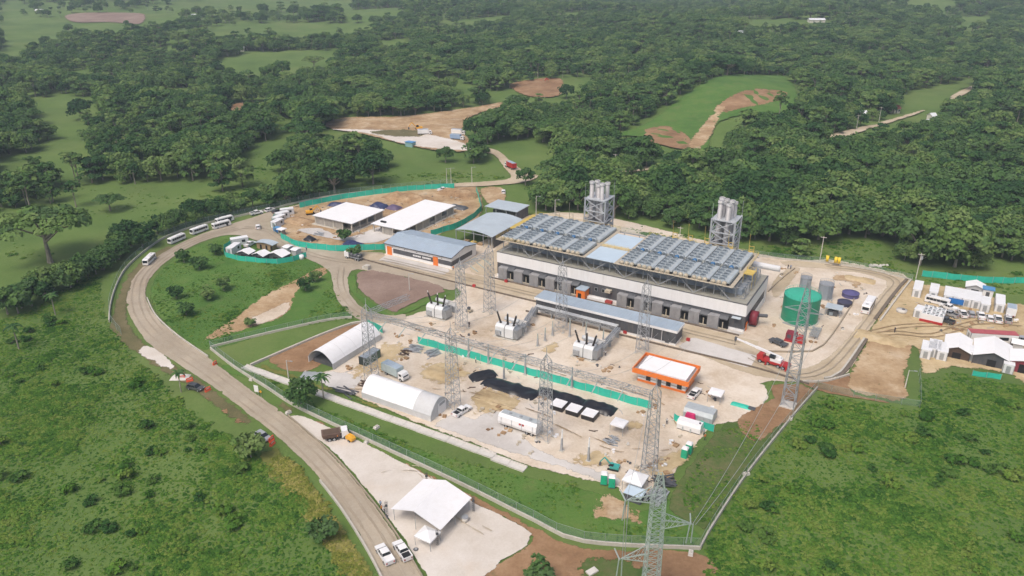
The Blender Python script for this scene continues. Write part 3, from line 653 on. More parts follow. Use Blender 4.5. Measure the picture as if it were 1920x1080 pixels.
# ---------------------------------------------------------------- exhaust stacks
LATT = pm("pale galvanised stack steel", (.50, .53, .56), .5, .2, .1, .9)
PIPE = pm("aluminium clad flue", (.44, .44, .45), .55, .15, .10, 1.0, (.3, .22, .18), .35, True)
RUSTY = pm("brown lagging", (.20, .13, .12), .8, 0, .25, 1.5)
def stack(label, a, b, pipes, top):
    t = thing("exhaust_stack", label, "exhaust stack", S(a, b))
    wdt = 7.4; h = wdt / 2; lv_ = [0, 8.5, 11.2, 13.2, 16.8, 20.8]
    for sx, sy in ((1, 1), (-1, 1), (-1, -1), (1, -1)):
        MB().bar((sx * h, sy * h, 0), (sx * h, sy * h, 21.2), .42).build("leg", LATT, t)
        MB().bar((sx * h, sy * h, 21.1), (sx * h, sy * h, 26), .07).build("lightning_rod", LATT, t)
    br = MB(); cor = [(h, h), (-h, h), (-h, -h), (h, -h)]
    for za, zb in zip(lv_[:-1], lv_[1:]):
        for k in range(4):
            c, e = cor[k], cor[(k + 1) % 4]; mx_ = ((c[0] + e[0]) / 2, (c[1] + e[1]) / 2)
            br.bar((*c, zb), (*e, zb), .34)
            if zb - za > 4:
                br.bar((*c, za), (*mx_, zb), .26); br.bar((*e, za), (*mx_, zb), .26)
                br.bar((*c, (za + zb) / 2), ((c[0] + mx_[0]) / 2, (c[1] + mx_[1]) / 2, (za + zb) / 2), .12); br.bar((*e, (za + zb) / 2), ((e[0] + mx_[0]) / 2, (e[1] + mx_[1]) / 2, (za + zb) / 2), .12)
            else: br.bar((*c, za), (*e, zb), .22); br.bar((*e, za), (*c, zb), .22)
    br.build("bracing", LATT, t)
    MB().b2(-h, h, -h, h, 20.75, 20.85).build("top_deck", LATT, t)
    MB().b2(-h, h, -h, h, 13.15, 13.25).build("mid_deck", STEEL_D, t)
    MB().b2(-h + .8, h - .8, -h + .8, h - .8, 11.6, 13.0).build("duct_band", RUSTY, t)
    for i, (x, y) in enumerate(pipes):
        z = top - .5 * (i % 3)
        p = MB().cyl((x, y, 0), (x, y, z), .74, 14).build("flue_pipe", PIPE, t, True)
        MB().cyl((x, y, z - .55), (x, y, z + .12), .93, 14, .93, False).cyl((x, y, z - .1), (x, y, z - .05), .9, 14).build("flue_collar", pm("pale flue collar", (.66, .66, .66), .5) if "fc" not in PROTO else PROTO["fc"], p, True)
    for i in range(5):
        x = -h + .9 + i * 1.4
        MB().cyl((x, -h - .3, 0), (x, -h - .3, 11.2 - (i % 2)), .55, 10).build("duct_riser", PIPE, t, True)
PROTO["fc"] = pm("pale flue collar", (.66, .66, .66), .5)
stack("left lattice exhaust stack with five flue pipes behind the hall roof", -102.3, 234.5, [(-2.3, -1.6), (-1.9, 2.0), (-.2, -.6), (1.7, -2.0), (2.1, 1.4)], 26.4)
stack("right lattice exhaust stack with seven clustered flue pipes behind the hall roof", -58.6, 235.0, [(-1.9, -2.0), (.9, -2.4), (-1.6, .2), (1.1, .1), (-1.3, 2.4), (1.5, 2.3), (-2.5, 1.6)], 26.6)

# ---------------------------------------------------------------- switchgear building
t = thing("switchgear_building", "long low charcoal building with blue-grey roof between hall and transformers", "building", S(-98.5, 182.6))
L, Dp = 43.2, 5.4
MB().b2(.1, L - .1, .1, Dp - .1, 0, .8).build("plinth", WHITEP, t)
n = 16
pmn = MB().b2(.03, L / n - .03, 0, Dp, .8, 4.1).mesh("wall_panel", DARKP)
for i in range(n): put("wall_panel", pmn, t, (i * L / n, 0, 0))
MB().b2(-.35, L + .35, -.45, Dp + .3, 4.1, 4.75).build("fascia", WHITEP, t)
MB().fru(-.2, L + .2, -.3, Dp + .15, 4.75, -.2, L + .2, -.3, Dp + .15, 4.9).build("roof", ROOFB, t)
for x in (3.2, 12, 24, 33.5, 40.2):
    d = MB().b2(x, x + 1.1, -.08, .02, .5, 3.0).build("door", STEEL_D, t); MB().b2(x + .9, x + .98, -.14, -.08, 1.5, 1.7).build("handle", STEEL, d)
for x in (36.4, 39.2): MB().cyl((x, -.2, .1), (x, -.2, 4.1), .07, 6).build("downpipe", WHITEP, t)

# ---------------------------------------------------------------- warehouse
t = thing("warehouse", "white warehouse with charcoal band, orange doors and blue-grey gable roof", "warehouse", S(-166.6, 197.0))
L, Dp, ez, rz_ = 28.0, 15.2, 4.1, 5.6
mb = MB(); mb.prismx([(0, 0), (Dp, 0), (Dp, ez), (Dp * .5, rz_), (0, ez)], 0, L); mb.build("wall", WHITEP, t)
for s_, (ya, za, yb, zb) in enumerate(((-.45, ez - .02, Dp * .5, rz_ + .08), (Dp * .5, rz_ + .08, Dp + .45, ez - .02))):
    for k in range(7):
        x0, x1 = -.35 + k * (L + .7) / 7, -.35 + (k + 1) * (L + .7) / 7 - .02
        mb = MB(); vs = [(x0, ya, za), (x1, ya, za), (x1, yb, zb), (x0, yb, zb)]; vs += [(a, b, c + .12) for a, b, c in vs]
        mb.add(vs, [(3, 2, 1, 0), (4, 5, 6, 7), (0, 1, 5, 4), (1, 2, 6, 5), (2, 3, 7, 6), (3, 0, 4, 7)]); mb.build("roof_sheet", ROOFB, t)
MB().b2(-.4, L + .4, -.62, -.45, ez - .12, ez + .14).build("gutter", STEEL_D, t)
mb = MB(); mb.prismx([(-.47, ez - .1), (Dp * .5, rz_ - .02), (Dp + .47, ez - .1), (Dp + .47, ez + .12), (Dp * .5, rz_ + .22), (-.47, ez + .12)], L + .36, L + .46); mb.build("verge_trim", STEEL_D, t)
def band(x0, x1): MB().b2(x0, x1, -.05, .02, 1.1, 2.75).build("dark_band", DARKP, t)
band(3.4, 20.4); band(22.6, 27.99)
MB().b2(L - .02, L + .05, .0, 12.6, 1.1, 2.75).build("dark_band", DARKP, t)
for x0, x1 in ((.7, 2.8), (20.5, 22.5)):
    d = MB().b2(x0, x1, -.14, .02, 0, 3.2).build("orange_door", ORANGE, t); MB().b2(x0 + .2, x0 + .3, -.2, -.14, 1.2, 1.5).build("handle", STEEL, d)
x = 12.0
for wdx in (.5, .35, .5, .25, .5, .45, 0, .5, .5, .3, .5, .45, .5):      # faint white lettering, too small to read
    if wdx == 0: x += .6; continue
    MB().b2(x, x + wdx, -.09, -.05, 1.65, 2.25).build("sign_letter", WHITEP, t); x += wdx + .14
for i in range(5): MB().b2(3.2 + i * 5.2, 3.4 + i * 5.2, -.2, -.0, 3.2, 3.35).build("wall_lamp", STEEL_D, t)

# ---------------------------------------------------------------- two white flat roofs under construction
BLOCKW = pm("grey block wall", (.33, .31, .28), .9, 0, .15, .8, (.2, .18, .15), .4)
def frame_building(label, a0, a1, b0, b1, zr_, seed, inset=.8):
    t = thing("unfinished_building", label, "building", S(a0, b0)); L, Dp = a1 - a0, b1 - b0; r_ = random.Random(seed)
    MB().b2(-.5, L + .5, -.5, Dp + .5, .0, .18).build("floor_slab", CONC, t)
    MB().b2(0, L, 0, Dp, zr_, zr_ + .28).build("roof", ROOFW, t)
    MB().b2(-.04, L + .04, -.05, -.0, zr_ + .02, zr_ + .24).build("roof_edge", STEEL, t)
    nx_, ny_ = max(3, int(L / 4.2)), max(4, int(Dp / 4.2))
    cm = MB().b2(-.22, .22, -.22, .22, .18, zr_).mesh("column", CONC)
    for i in range(nx_ + 1):
        for j in range(ny_ + 1):
            if i in (0, nx_) or j in (0, ny_):
                put("column", cm, t, (inset + (L - 2 * inset) * i / nx_, inset + (Dp - 2 * inset) * j / ny_, 0))
    for j in range(ny_):      # walls along the visible right side and the front, with openings
        y0 = inset + (Dp - 2 * inset) * j / ny_ + .25; y1 = inset + (Dp - 2 * inset) * (j + 1) / ny_ - .25; x = L - inset
        hh = r_.choice([zr_ - .02, 1.3, 1.0, zr_ - .02])
        MB().b2(x - .12, x + .12, y0, y1, .18, hh).build("block_wall", BLOCKW, t)
    for i in range(nx_):
        x0 = inset + (L - 2 * inset) * i / nx_ + .25; x1 = inset + (L - 2 * inset) * (i + 1) / nx_ - .25
        hh = r_.choice([zr_ - .02, 1.3, 0, zr_ - .02])
        if hh: MB().b2(x0, x1, inset - .12, inset + .12, .18, hh).build("block_wall", BLOCKW, t)
    MB().b2(L * .2, L * .9, Dp * .3, Dp * .6, .18, zr_ - .05).build("core_wall", BLOCKW, t)
    return t
frame_building("square white-roofed building on columns in the ochre works ground", -211.2, -191.2, 207.6, 227.2, 3.4, 3)
q = frame_building("long white-roofed building behind the warehouse, under construction", -185.6, -170.4, 211.8, 246.5, 3.3, 5)
MB().b2(2.3, 4.6, 3.0, 3.8, 3.59, 4.1).build("material_pile", BLACKM, q)

# ---------------------------------------------------------------- grey sheds beyond the warehouse
def arch(y0, y1, z0, rise, n=12):
    return [(y0 + (y1 - y0) * i / n, z0 + rise * math.sin(math.pi * i / n) ** .9) for i in range(n + 1)]
t = thing("open_shed", "open shed with curved pale grey sheet roof behind the warehouse", "shed", S(-152.6, 219.8))
L, Dp = 16.0, 22.4
for k in range(6):
    ar = arch(0, L, 4.6, 1.1); y0, y1 = k * Dp / 6, (k + 1) * Dp / 6 - .02
    mb = MB(); mb.prism(ar + [(x, z - .12) for x, z in reversed(ar)], y0, y1); mb.build("roof_sheet", ROOFG, t, False)
for i in range(5):
    for x in (.3, L - .3):
        MB().b2(x - .12, x + .12, .3 + i * 5.4 - .12, .3 + i * 5.4 + .12, 0, 4.7).build("column", STEEL, t)
for x in (4, 8, 12):
    MB().b2(x - .1, x + .1, .2, .4, 0, 5.3).build("column", STEEL, t)
MB().b2(L - .2, L - .1, 1, Dp, 0, 4.4).build("side_wall", DARKP, t)
mb = MB(); mb.bar((.3, .3, 4.4), (L - .3, .3, 4.4), .2); mb.build("eave_beam", STEEL, t)
for k in range(3): MB().b2(3 + k * 3, 5 + k * 3, .8, 2.4, 0, .8).build("pallet_stack", YELLOW if k == 1 else OCHRE_H, t)
t = thing("flat_shed", "small grey flat-roofed shed at the far end of the plant", "shed", S(-158.2, 249.2))
MB().b2(0, 14.8, 0, 10.2, 4.2, 4.45).build("roof", ROOFG, t); MB().b2(14.2, 14.4, .4, 9.8, 0, 4.1).build("side_wall", DARKP, t)
for x in (.4, 5, 9.7, 14.2):
    for y in (.4, 9.8): MB().b2(x - .12, x + .12, y - .12, y + .12, 0, 4.2).build("column", STEEL, t)
MB().b2(2, 12, 3, 9, 0, 2.6).build("stored_crates", DARKP, t)

# ---------------------------------------------------------------- orange and white control house
t = thing("control_house", "small orange and white flat-roofed house in the sandy yard", "building", S(-57.4, 160.4))
L, Dp = 12.4, 7.0
MB().b2(0, L, 0, Dp, 0, .75).build("orange_base", ORANGE, t)
MB().b2(.03, L - .03, .03, Dp - .03, .75, 1.25).build("wall_band", WHITEP, t)
MB().b2(.06, L - .06, .06, Dp - .06, 1.25, 1.55).build("grey_stripe", STEEL, t)
MB().b2(.03, L - .03, .03, Dp - .03, 1.55, 3.2).build("upper_wall", WHITEP, t)
for x0, x1, y0, y1 in ((-1.0, L + 1.0, -1.5, -1.3), (-1.0, L + 1.0, Dp + .5, Dp + .7), (-1.0, -.8, -1.3, Dp + .5), (L + .8, L + 1.0, -1.3, Dp + .5)):
    MB().b2(x0, x1, y0, y1, 3.0, 4.3).build("parapet", ORANGE, t)
MB().b2(-.8, L + .8, -1.3, Dp + .5, 3.2, 3.45).build("gutter_deck", STEEL, t)
MB().b2(.2, L + .0, -.5, Dp - .2, 3.45, 4.15).build("white_roof", ROOFW, t)
for x in (2.2, 7.4, 10.2):
    d = MB().b2(x, x + 1.2, -.06, .02, .9, 2.6).build("window", STEEL_D, t); MB().b2(x + .1, x + 1.1, -.09, -.06, 1.0, 2.5).build("pane", GLASS, d)
MB().b2(5.2, 6.2, -.07, .02, .1, 2.3).build("door", DARKP, t)
# ================================================================ SUBSTATION YARD
# ---- lattice gantry towers
def gantry_tower(H=19.4, peak=22.8, wb=2.7, wt=1.7):
    t = thing("gantry_tower", "", "lattice tower", (0, 0))
    tower_body(t, H, wb, wt, 10, STEEL, .115)
    pk = MB()
    for sx, sy in ((1, 1), (-1, 1), (-1, -1), (1, -1)): pk.bar((sx * wt / 2, sy * wt / 2, H), (0, 0, peak - 1.6), .12)
    pk.bar((0, 0, peak - 2.6), (0, 0, peak), .1); pk.build("peak", STEEL, t)
    ft = MB().b2(-.4, .4, -.4, .4, -.1, .3).mesh("footing", CONC)
    for sx, sy in ((1, 1), (-1, 1), (-1, -1), (1, -1)): put("footing", ft, t, (sx * wb / 2, sy * wb / 2, 0))
    return t
FR = [(-114.8, "front gantry tower leftmost, between the two arched tents"), (-90.3, "front gantry tower at the open end of the near arched tent"),
      (-65.8, "front gantry tower beside the white trailer and the white-topped crates"), (-41.5, "front gantry tower rightmost, by the white pyramid canopy")]
for a, lb in FR: repeat("gt", gantry_tower, lb, S(a, 127.0), ANG, "lattice gantry towers of the substation")
BR_ = [(-111.0, 161.7, "rear gantry tower beside the leftmost transformer"), (-110.3, 175.6, "rear gantry tower in front of the hall's left corner"),
       (-86.4, 175.2, "rear gantry tower standing before the middle of the long low building"), (-61.9, 174.8, "rear gantry tower nearest the orange control house")]
for a, b, lb in BR_: repeat("gt", gantry_tower, lb, S(a, b), ANG, "lattice gantry towers of the substation")
def beam(label, p, q, z, n, drops=True):
    P = Vector((*S(*p), 0)); Q = Vector((*S(*q), 0)); d = Q - P
    t = thing("gantry_beam", label, "lattice beam", (P.x, P.y), math.atan2(d.y, d.x), "lattice gantry beams", z)
    mb = MB(); lattice_box(mb, (0, 0, 0), (d.length, 0, 0), 1.05, 1.05, n, .08); mb.build("truss", STEEL, t)
    if drops:
        for k in range(3):
            x = d.length * (k + 1) / 4
            for s_ in (1, -1):
                MB().cyl((x, s_ * .7, -.3), (x, s_ * 3.4, -1.5), .13, 6).build("insulator", pm("grey-green insulator", (.36, .42, .40), .3) if "ins" not in PROTO else PROTO["ins"], t)
PROTO["ins"] = pm("grey-green insulator", (.36, .42, .40), .3)
ord_ = ["leftmost", "middle", "rightmost"]
for i in range(3): beam("%s of three beams joining the front gantry towers" % ord_[i], (FR[i][0] + .8, 127), (FR[i + 1][0] - .8, 127), 18.7, 18)
beam("short beam between the two rear towers near the warehouse", (-111, 162.4), (-110.4, 174.8), 18.7, 9)
beam("upper cross beam from the leftmost front tower to the rear", (-114.6, 127.9), (-112, 140), 18.7, 8, False)
# ---- tall tower by the tank and line tower in front
t = thing("line_tower", "tall slim lattice tower on the red-brown bank beside the crane truck", "lattice tower", S(-22.3, 167.8))
tower_body(t, 26, 2.9, 1.9, 13, STEEL, .17, True); tower_body(t, 32, 1.9, .5, 5, STEEL, .13, True, 26)
for z in (20.5, 24.5):
    for s_ in (1, -1):
        am = MB(); am.bar((s_ * .9, 0, z), (s_ * 4.2, 0, z + .4), .12); am.bar((s_ * .9, 0, z + 1.6), (s_ * 4.2, 0, z + .4), .1); am.bar((s_ * .9, .8, z), (s_ * 4.2, 0, z + .4), .1); am.build("cross_arm", STEEL, t)
MB().b2(-1.7, 1.7, -1.7, 1.7, 0, .4).build("footing", CONC_L, t)
GREENST = pm("green-grey galvanised lattice", (.40, .47, .44), .5, .25, .12, .9)
TX = S(-28.6, 93.5)
t = thing("line_tower", "lattice line tower in front with cross arms and green insulators", "lattice tower", TX, rad(3))
tower_body(t, 22.5, 2.5, 1.9, 18, GREENST, .095)
pk = MB()
for sx, sy in ((1, 1), (-1, 1), (-1, -1), (1, -1)): pk.bar((sx * .95, sy * .95, 22.5), (sx * .3, sy * .3, 27), .11)
for i in range(4):
    z0, z1 = 22.5 + i * 1.1, 22.5 + (i + 1) * 1.1; w0, w1 = .95 - .16 * i, .95 - .16 * (i + 1)
    for c, e in (((1, 1), (-1, 1)), ((-1, 1), (-1, -1)), ((-1, -1), (1, -1)), ((1, -1), (1, 1))):
        pk.bar((c[0] * w0, c[1] * w0, z0), (e[0] * w1, e[1] * w1, z1), .07); pk.bar((c[0] * w1, c[1] * w1, z1), (e[0] * w1, e[1] * w1, z1), .07)
pk.build("peak", GREENST, t)
TIPS = []
for s_, z, Lr in ((1, 17.2, 5.6), (-1, 10.6, 5.2), (-1, 22.2, 4.9)):
    am = MB(); tip = (s_ * Lr, 0, z)
    for y in (-.95, .95):
        am.bar((s_ * .95, y, z), tip, .11); am.bar((s_ * .95, y, z + 1.7), tip, .11)
        for k in range(5):
            f0, f1 = k / 5, (k + 1) / 5
            lo = Vector((s_ * .95, y, z)).lerp(Vector(tip), f0); hi = Vector((s_ * .95, y, z + 1.7)).lerp(Vector(tip), f1); am.bar(lo, hi, .06)
            lo = Vector((s_ * .95, y, z)).lerp(Vector(tip), f1); hi = Vector((s_ * .95, y, z + 1.7)).lerp(Vector(tip), f0); am.bar(lo, hi, .06)
    am.build("cross_arm", GREENST, t)
    for dx in (-.25, .25):
        MB().cyl((tip[0] + dx, 0, z - .1), (tip[0] + dx * 1.6, .4, z - 4.2), .11, 8).build("insulator", PROTO["ins"], t)
    MB().cyl((tip[0] - .2, -.2, z), (tip[0] + .5 * s_, 2.6, z - .25), .12, 8).build("insulator", PROTO["ins"], t)
    TIPS.append(Vector((TX[0] + tip[0], TX[1] + tip[1], z)))
WIRE = pm("weathered conductor", (.42, .44, .43), .5, .4)
def wire(label, p, q, sag, r=.045, n=14):
    p, q = Vector(p), Vector(q); mb = MB(); pts = []
    for i in range(n + 1):
        f = i / n; v_ = p.lerp(q, f); v_.z -= sag * 4 * f * (1 - f); pts.append(v_)
    for a, b in zip(pts[:-1], pts[1:]): mb.cyl(a - p, b - p, r, 4, None, False)
    o = mb.build("conductor_wire", WIRE); o.location = p; tag(o, label, "wire", "overhead conductor wires")
rt = Vector((*S(-22.3, 167.8), 0))
wire("conductor from the right cross arm of the front line tower to the tall slim tower", TIPS[0], rt + Vector((-2.0, -3, 20.6)), 3)
wire("second conductor running up the sloping fence to the tall slim tower", TIPS[0] + Vector((.5, 0, 0)), rt + Vector((3.2, -2, 20.6)), 4)
wire("conductor from the upper left arm of the front line tower to the rightmost gantry", TIPS[2], Vector((*S(-43, 127), 16)), 1.0)
wire("hanging jumper loop on the left side of the front line tower", TIPS[2] + Vector((-.1, 0, -.2)), TIPS[1] + Vector((.3, 0, 0)), .2, .06)
wire("second hanging jumper loop on the left side of the front line tower", TIPS[2] + Vector((.3, 0, -.2)), TIPS[1] + Vector((.7, 0, 0)), .2, .06)
for i, a in enumerate((-104, -80, -54)):
    for k, da in enumerate((-4.5, 0, 4.5)):
        wire(["left", "middle", "right"][k] + " busbar wire of the %s gantry bay" % ord_[i], (*S(a + da, 130.5), 17.4), (*S(a + da + 2, 171), 9.0), 2.2, .03)

# ---- transformers
TRW = pm("pale grey transformer paint", (.66, .68, .69), .45, 0, .05, .6, (.45, .42, .38), .25, True)
BUSH = pm("dark brown porcelain", (.025, .018, .016), .25, 0, .2, 1)
def transformer():
    t = thing("transformer", "", "transformer", (0, 0))
    MB().b2(-3.6, 3.6, -2.2, 2.2, -.05, .2).build("plinth", CONC, t)
    mb = MB(); mb.prismx([(-1.6, .5), (1.6, .5), (1.6, 3.2), (.9, 3.9), (-.9, 3.9), (-1.6, 3.2)], -3.1, 2.6); mb.build("tank", TRW, t)
    mb = MB()
    for x in (-.2,): mb.prismx([(-1.68, .45), (1.68, .45), (1.68, 3.24), (.93, 3.98), (-.93, 3.98), (-1.68, 3.24)], x, x + .14)
    mb.build("tank_seam", STEEL_D, t)
    fin = MB().b2(-.06, .06, -1.4, 1.4, .7, 3.3).mesh("cooling_fin", STEEL)
    for k in range(7): put("cooling_fin", fin, t, (2.75 + k * .17, 0, 0))
    c = MB().cyl((-2.2, 2.4, 4.2), (2.2, 2.4, 4.2), .55, 14).build("conservator", TRW, t, True)
    MB().bar((-1.8, 2.4, .2), (-1.8, 2.4, 3.7), .14).bar((1.8, 2.4, .2), (1.8, 2.4, 3.7), .14).build("conservator_leg", STEEL, c)
    for x, dx in ((-2.0, -1.25), (.15, 0), (2.0, .9)):
        b = MB(); p0 = Vector((x, -.2, 3.75)); p1 = Vector((x + dx, -.2, 7.2))
        b.cyl(p0, p0.lerp(p1, .14), .34, 10); b.cyl(p0.lerp(p1, .12), p1, .24, 10, .16)
        for k in range(9): b.cyl(p0.lerp(p1, .16 + k * .092), p0.lerp(p1, .19 + k * .092), .32, 10, .26)
        bo = b.build("bushing", BUSH, t, True)
        MB().cyl(p1, p1 + Vector((dx * .1, 0, .5)), .1, 8).build("terminal", WHITEP, bo)
    MB().b2(-2.9, -1.2, -2.0, -1.62, .8, 2.2).build("control_cabinet", STEEL, t)
    wh = MB().cyl((0, -.1, 0), (0, .1, 0), .28, 12).mesh("rail_wheel", STEEL_D)
    for x in (-2.2, 1.8):
        for y in (-1.2, 1.2): put("rail_wheel", wh, t, (x, y, .42))
    return t
for (a, b), lb in zip(((-121.6, 165.2), (-97.6, 164.6), (-73.9, 165.2)), ("leftmost of three pale transformers, next to the brown gravel plot", "middle of three pale transformers with dark bushings", "rightmost of three pale transformers, nearest the orange control house")):
    repeat("tr", transformer, lb, S(a, b), ANG, "pale power transformers")
    t = thing("fire_wall", "white low wall behind the " + lb.split(",")[0].replace(" with dark bushings", ""), "wall", S(a + 1.0, b + 4.6), ANG, "white walls behind the transformers")
    MB().b2(-2.4, 2.4, -.15, .15, 0, 3.4).build("wall_slab", WHITEP, t); MB().b2(-2.5, 2.5, -.25, .25, 3.4, 3.55).build("coping", CONC_L, t)
    for k in range(3): MB().b2(-2.2 + k * 1.6, -1.2 + k * 1.6, -.5, -.15, .3, 2.2).build("cooler_box", STEEL, t)
# ---- bus ducts from the long building
def bus_duct(label, p, q, z=3.0):
    P = Vector((*S(*p), 0)); Q = Vector((*S(*q), 0)); d = Q - P; L = d.length
    t = thing("bus_duct", label, "cable duct", (P.x, P.y), math.atan2(d.y, d.x), "cable ducts in the yard")
    for y in (-.55, 0, .55): MB().cyl((0, y, z), (L, y, z), .2, 8).build("duct_tube", STEEL, t)
    lb = MB(); lattice_box(lb, (0, 0, z - .55), (L, 0, z - .55), 1.6, .5, max(3, int(L / 2)), .1); lb.build("support_truss", STEEL, t)
    n = max(2, int(L / 5)); pm_ = MB().b2(-.14, .14, -.5, .5, 0, z - .7).mesh("post", STEEL)
    for i in range(n + 1): put("post", pm_, t, (.3 + (L - .6) * i / n, 0, 0))
bus_duct("grey cable duct running along the front of the long low building", (-97.5, 180.8), (-71.5, 180.6))
bus_duct("grey cable duct from the long building down to the middle transformer", (-97.2, 179.5), (-94.2, 166.5))
bus_duct("grey cable duct from the long building down to the rightmost transformer", (-71.0, 179.6), (-70.4, 166.8))
# ---- equipment posts
POSTS = [(1008, 650, 4), (1022, 640, 4.2), (1036, 630, 4.6), (1130, 655, 6), (1098, 640, 6), (1068, 632, 6), (986, 618, 3.2), (879, 672, 6), (916, 683, 6), (985, 703, 6), (1072, 728, 6), (1053, 846, 5.5), (1103, 865, 6), (1550, 693, 0), (945, 712, 5)]
POSTS = [p for p in POSTS if p[2]]
for i, (u, v, h) in enumerate(POSTS):
    where = ["row of three behind the middle yard, lowest", "row of three behind the middle yard, middle one", "row of three behind the middle yard, rearmost", "by the duct of the rightmost transformer",
             "between the long building's duct and the rightmost transformer", "near the rear tower before the long building", "under the duct of the middle transformer", "leftmost behind the turquoise yard fence",
             "second from left behind the turquoise yard fence", "by the black tarpaulins and turquoise fence", "near the right half of the turquoise yard fence", "between trailer and teal machine, left one", "between trailer and teal machine, right one", "in front of the turquoise fence by the tarpaulin"][i]
    t = thing("equipment_post", "grey equipment post, " + where, "post", G(u, v), ANG, "grey equipment posts in the yard")
    MB().b2(-.5, .5, -.5, .5, 0, .25).build("footing", CONC, t)
    MB().fru(-.24, .24, -.24, .24, .25, -.17, .17, -.17, .17, h * .62).build("shaft", STEEL, t)
    MB().cyl((0, 0, h * .62), (0, 0, h), .2, 10, .14).build("insulator", WHITEP if v > 800 else PROTO["ins"], t)

# ---- arched fabric tents
FAB = pm("white tent fabric", (.80, .80, .81), .7, 0, .02, .3, (.6, .57, .53), .25)
FABG = pm("pale grey tent wall", (.55, .56, .57), .7, 0, .05, .5, (.4, .37, .33), .3)
def arch_tent(label, origin, wid, lng, side, top, axis_a, doors):
    t = thing("arched_tent", label, "tent", origin, ANG if axis_a else ANG + rad(90))
    n = 14; prof = [(wid * i / n - wid / 2, side + (top - side) * (math.sin(math.pi * i / n) ** .8)) for i in range(n + 1)]
    nb_ = max(4, int(lng / 4.8))
    for k in range(nb_):
        x0, x1 = lng * k / nb_, lng * (k + 1) / nb_ - .03
        sag = .0
        mb = MB(); mb.prismx(prof + [(y, z - .06) for y, z in reversed(prof)], x0, x1); mb.build("roof_bay", FAB if k < nb_ - 1 or not doors else FABG, t, False)
        for s_ in (1, -1): MB().b2(x0, x1, s_ * wid / 2 - .05, s_ * wid / 2 + .05, 0, side).build("side_wall", FABG if s_ < 0 or k % 3 else FAB, t)
    rb = MB()
    for k in range(nb_ + 1):
        for (a, b), (c, d) in zip(prof[:-1], prof[1:]): rb.bar((lng * k / nb_, a, b - .1), (lng * k / nb_, c, d - .1), .09)
    rb.build("rib_frame", STEEL, t)
    for k in range(1, nb_):
        sm_ = MB()
        for (a, b), (c, d) in zip(prof[:-1], prof[1:]): sm_.bar((lng * k / nb_ - .015, a, b + .01), (lng * k / nb_ - .015, c, d + .01), .05)
        sm_.build("seam", FABG, t)
    if doors:
        mb = MB(); fan_ = prof + [(wid / 2, 0), (-wid / 2, 0)]; mb.prismx(fan_, lng - .1, lng - .04); mb.build("end_wall", FABG, t)
        MB().b2(lng - .04, lng + .03, -.6, 2.4, 0, 3.2).build("door_panel", FAB, t); MB().b2(lng - .03, lng + .05, -.2, 2.0, 2.4, 3.1).build("door_window", STEEL, t)
    else:
        MB().b2(1.0, lng - 1, -wid / 2 + .8, wid / 2 - .8, 0, .9).build("stored_goods", STEEL_D, t)
    return t
arch_tent("white arched tent with open end, farther of the two", S(-131.0, 126.0), 8.4, 19.2, 1.8, 4.5, False, False)
arch_tent("white arched tent with closed grey end wall and doors, nearer of the two", S(-111.6, 123.0), 7.2, 20.4, 1.7, 4.6, True, True)

# ---- event tent and small canopies
def post_set(t, pts, h, r_=.06, mat=None):
    for x, y in pts: MB().cyl((x, y, 0), (x, y, h), r_, 8).build("pole", mat or STEEL, t)
t = thing("event_tent", "large white gabled event tent on the gravel lot", "tent", S(-77.8, 89.0))
L, Dp, rx = 10.6, 9.6, 5.0
for x0, z0, x1, z1 in ((-.4, 2.9, rx, 4.7), (rx, 4.7, L + .4, 2.9)):
    mb = MB(); N = 6
    g_ = [[(x0 + (x1 - x0) * i / N, -.4 + (Dp + .8) * j / N, z0 + (z1 - z0) * i / N - .22 * math.sin(math.pi * j / N) * math.sin(math.pi * i / N)) for i in range(N + 1)] for j in range(N + 1)]
    vs = [p for r_ in g_ for p in r_]; fs = [(j * (N + 1) + i, j * (N + 1) + i + 1, (j + 1) * (N + 1) + i + 1, (j + 1) * (N + 1) + i) for j in range(N) for i in range(N)]
    vs += [(a, b, c - .05) for a, b, c in vs]; k = (N + 1) ** 2; fs += [tuple(k + q for q in reversed(f)) for f in fs]
    mb.add(vs, fs); mb.build("canopy", FAB, t)
post_set(t, [(0, 0), (L, 0), (0, Dp), (L, Dp), (0, Dp / 2), (L, Dp / 2), (rx, 0), (rx, Dp)], 2.95)
MB().bar((rx, 0, 4.6), (rx, Dp, 4.6), .1).build("ridge_pole", STEEL, t)
for x, y, lb in ((-1.9, .1, "black truss stand at the left corner of the event tent"), (10.9, -1.3, "black truss stand at the front corner of the event tent, by the small canopy"), (-.6, 11.2, "black truss stand at the far left corner of the event tent"), (11.6, 9.6, "black truss stand at the far right corner of the event tent")):
    q = thing("truss_stand", lb, "truss stand", S(-77.8 + x, 89 + y), ANG, "black truss stands round the event tent")
    mb = MB(); lattice_box(mb, (0, 0, .1), (0.001, 0, 3.6), .3, .3, 1, .05)
    mb = MB()
    for sx, sy in ((1, 1), (-1, 1), (-1, -1), (1, -1)): mb.bar((sx * .16, sy * .16, .1), (sx * .16, sy * .16, 3.7), .06)
    for k in range(8): mb.bar((-.16, -.16, .2 + k * .44), (.16, -.16, .62 + k * .44), .04); mb.bar((.16, .16, .2 + k * .44), (.16, -.16, .62 + k * .44), .04)
    mb.build("truss", STEEL_D, q); MB().b2(-.55, .55, -.55, .55, 0, .1).build("base_plate", STEEL_D, q); MB().b2(-.18, .18, -.15, .15, 2.5, 2.9).build("speaker_box", STEEL_D, q)
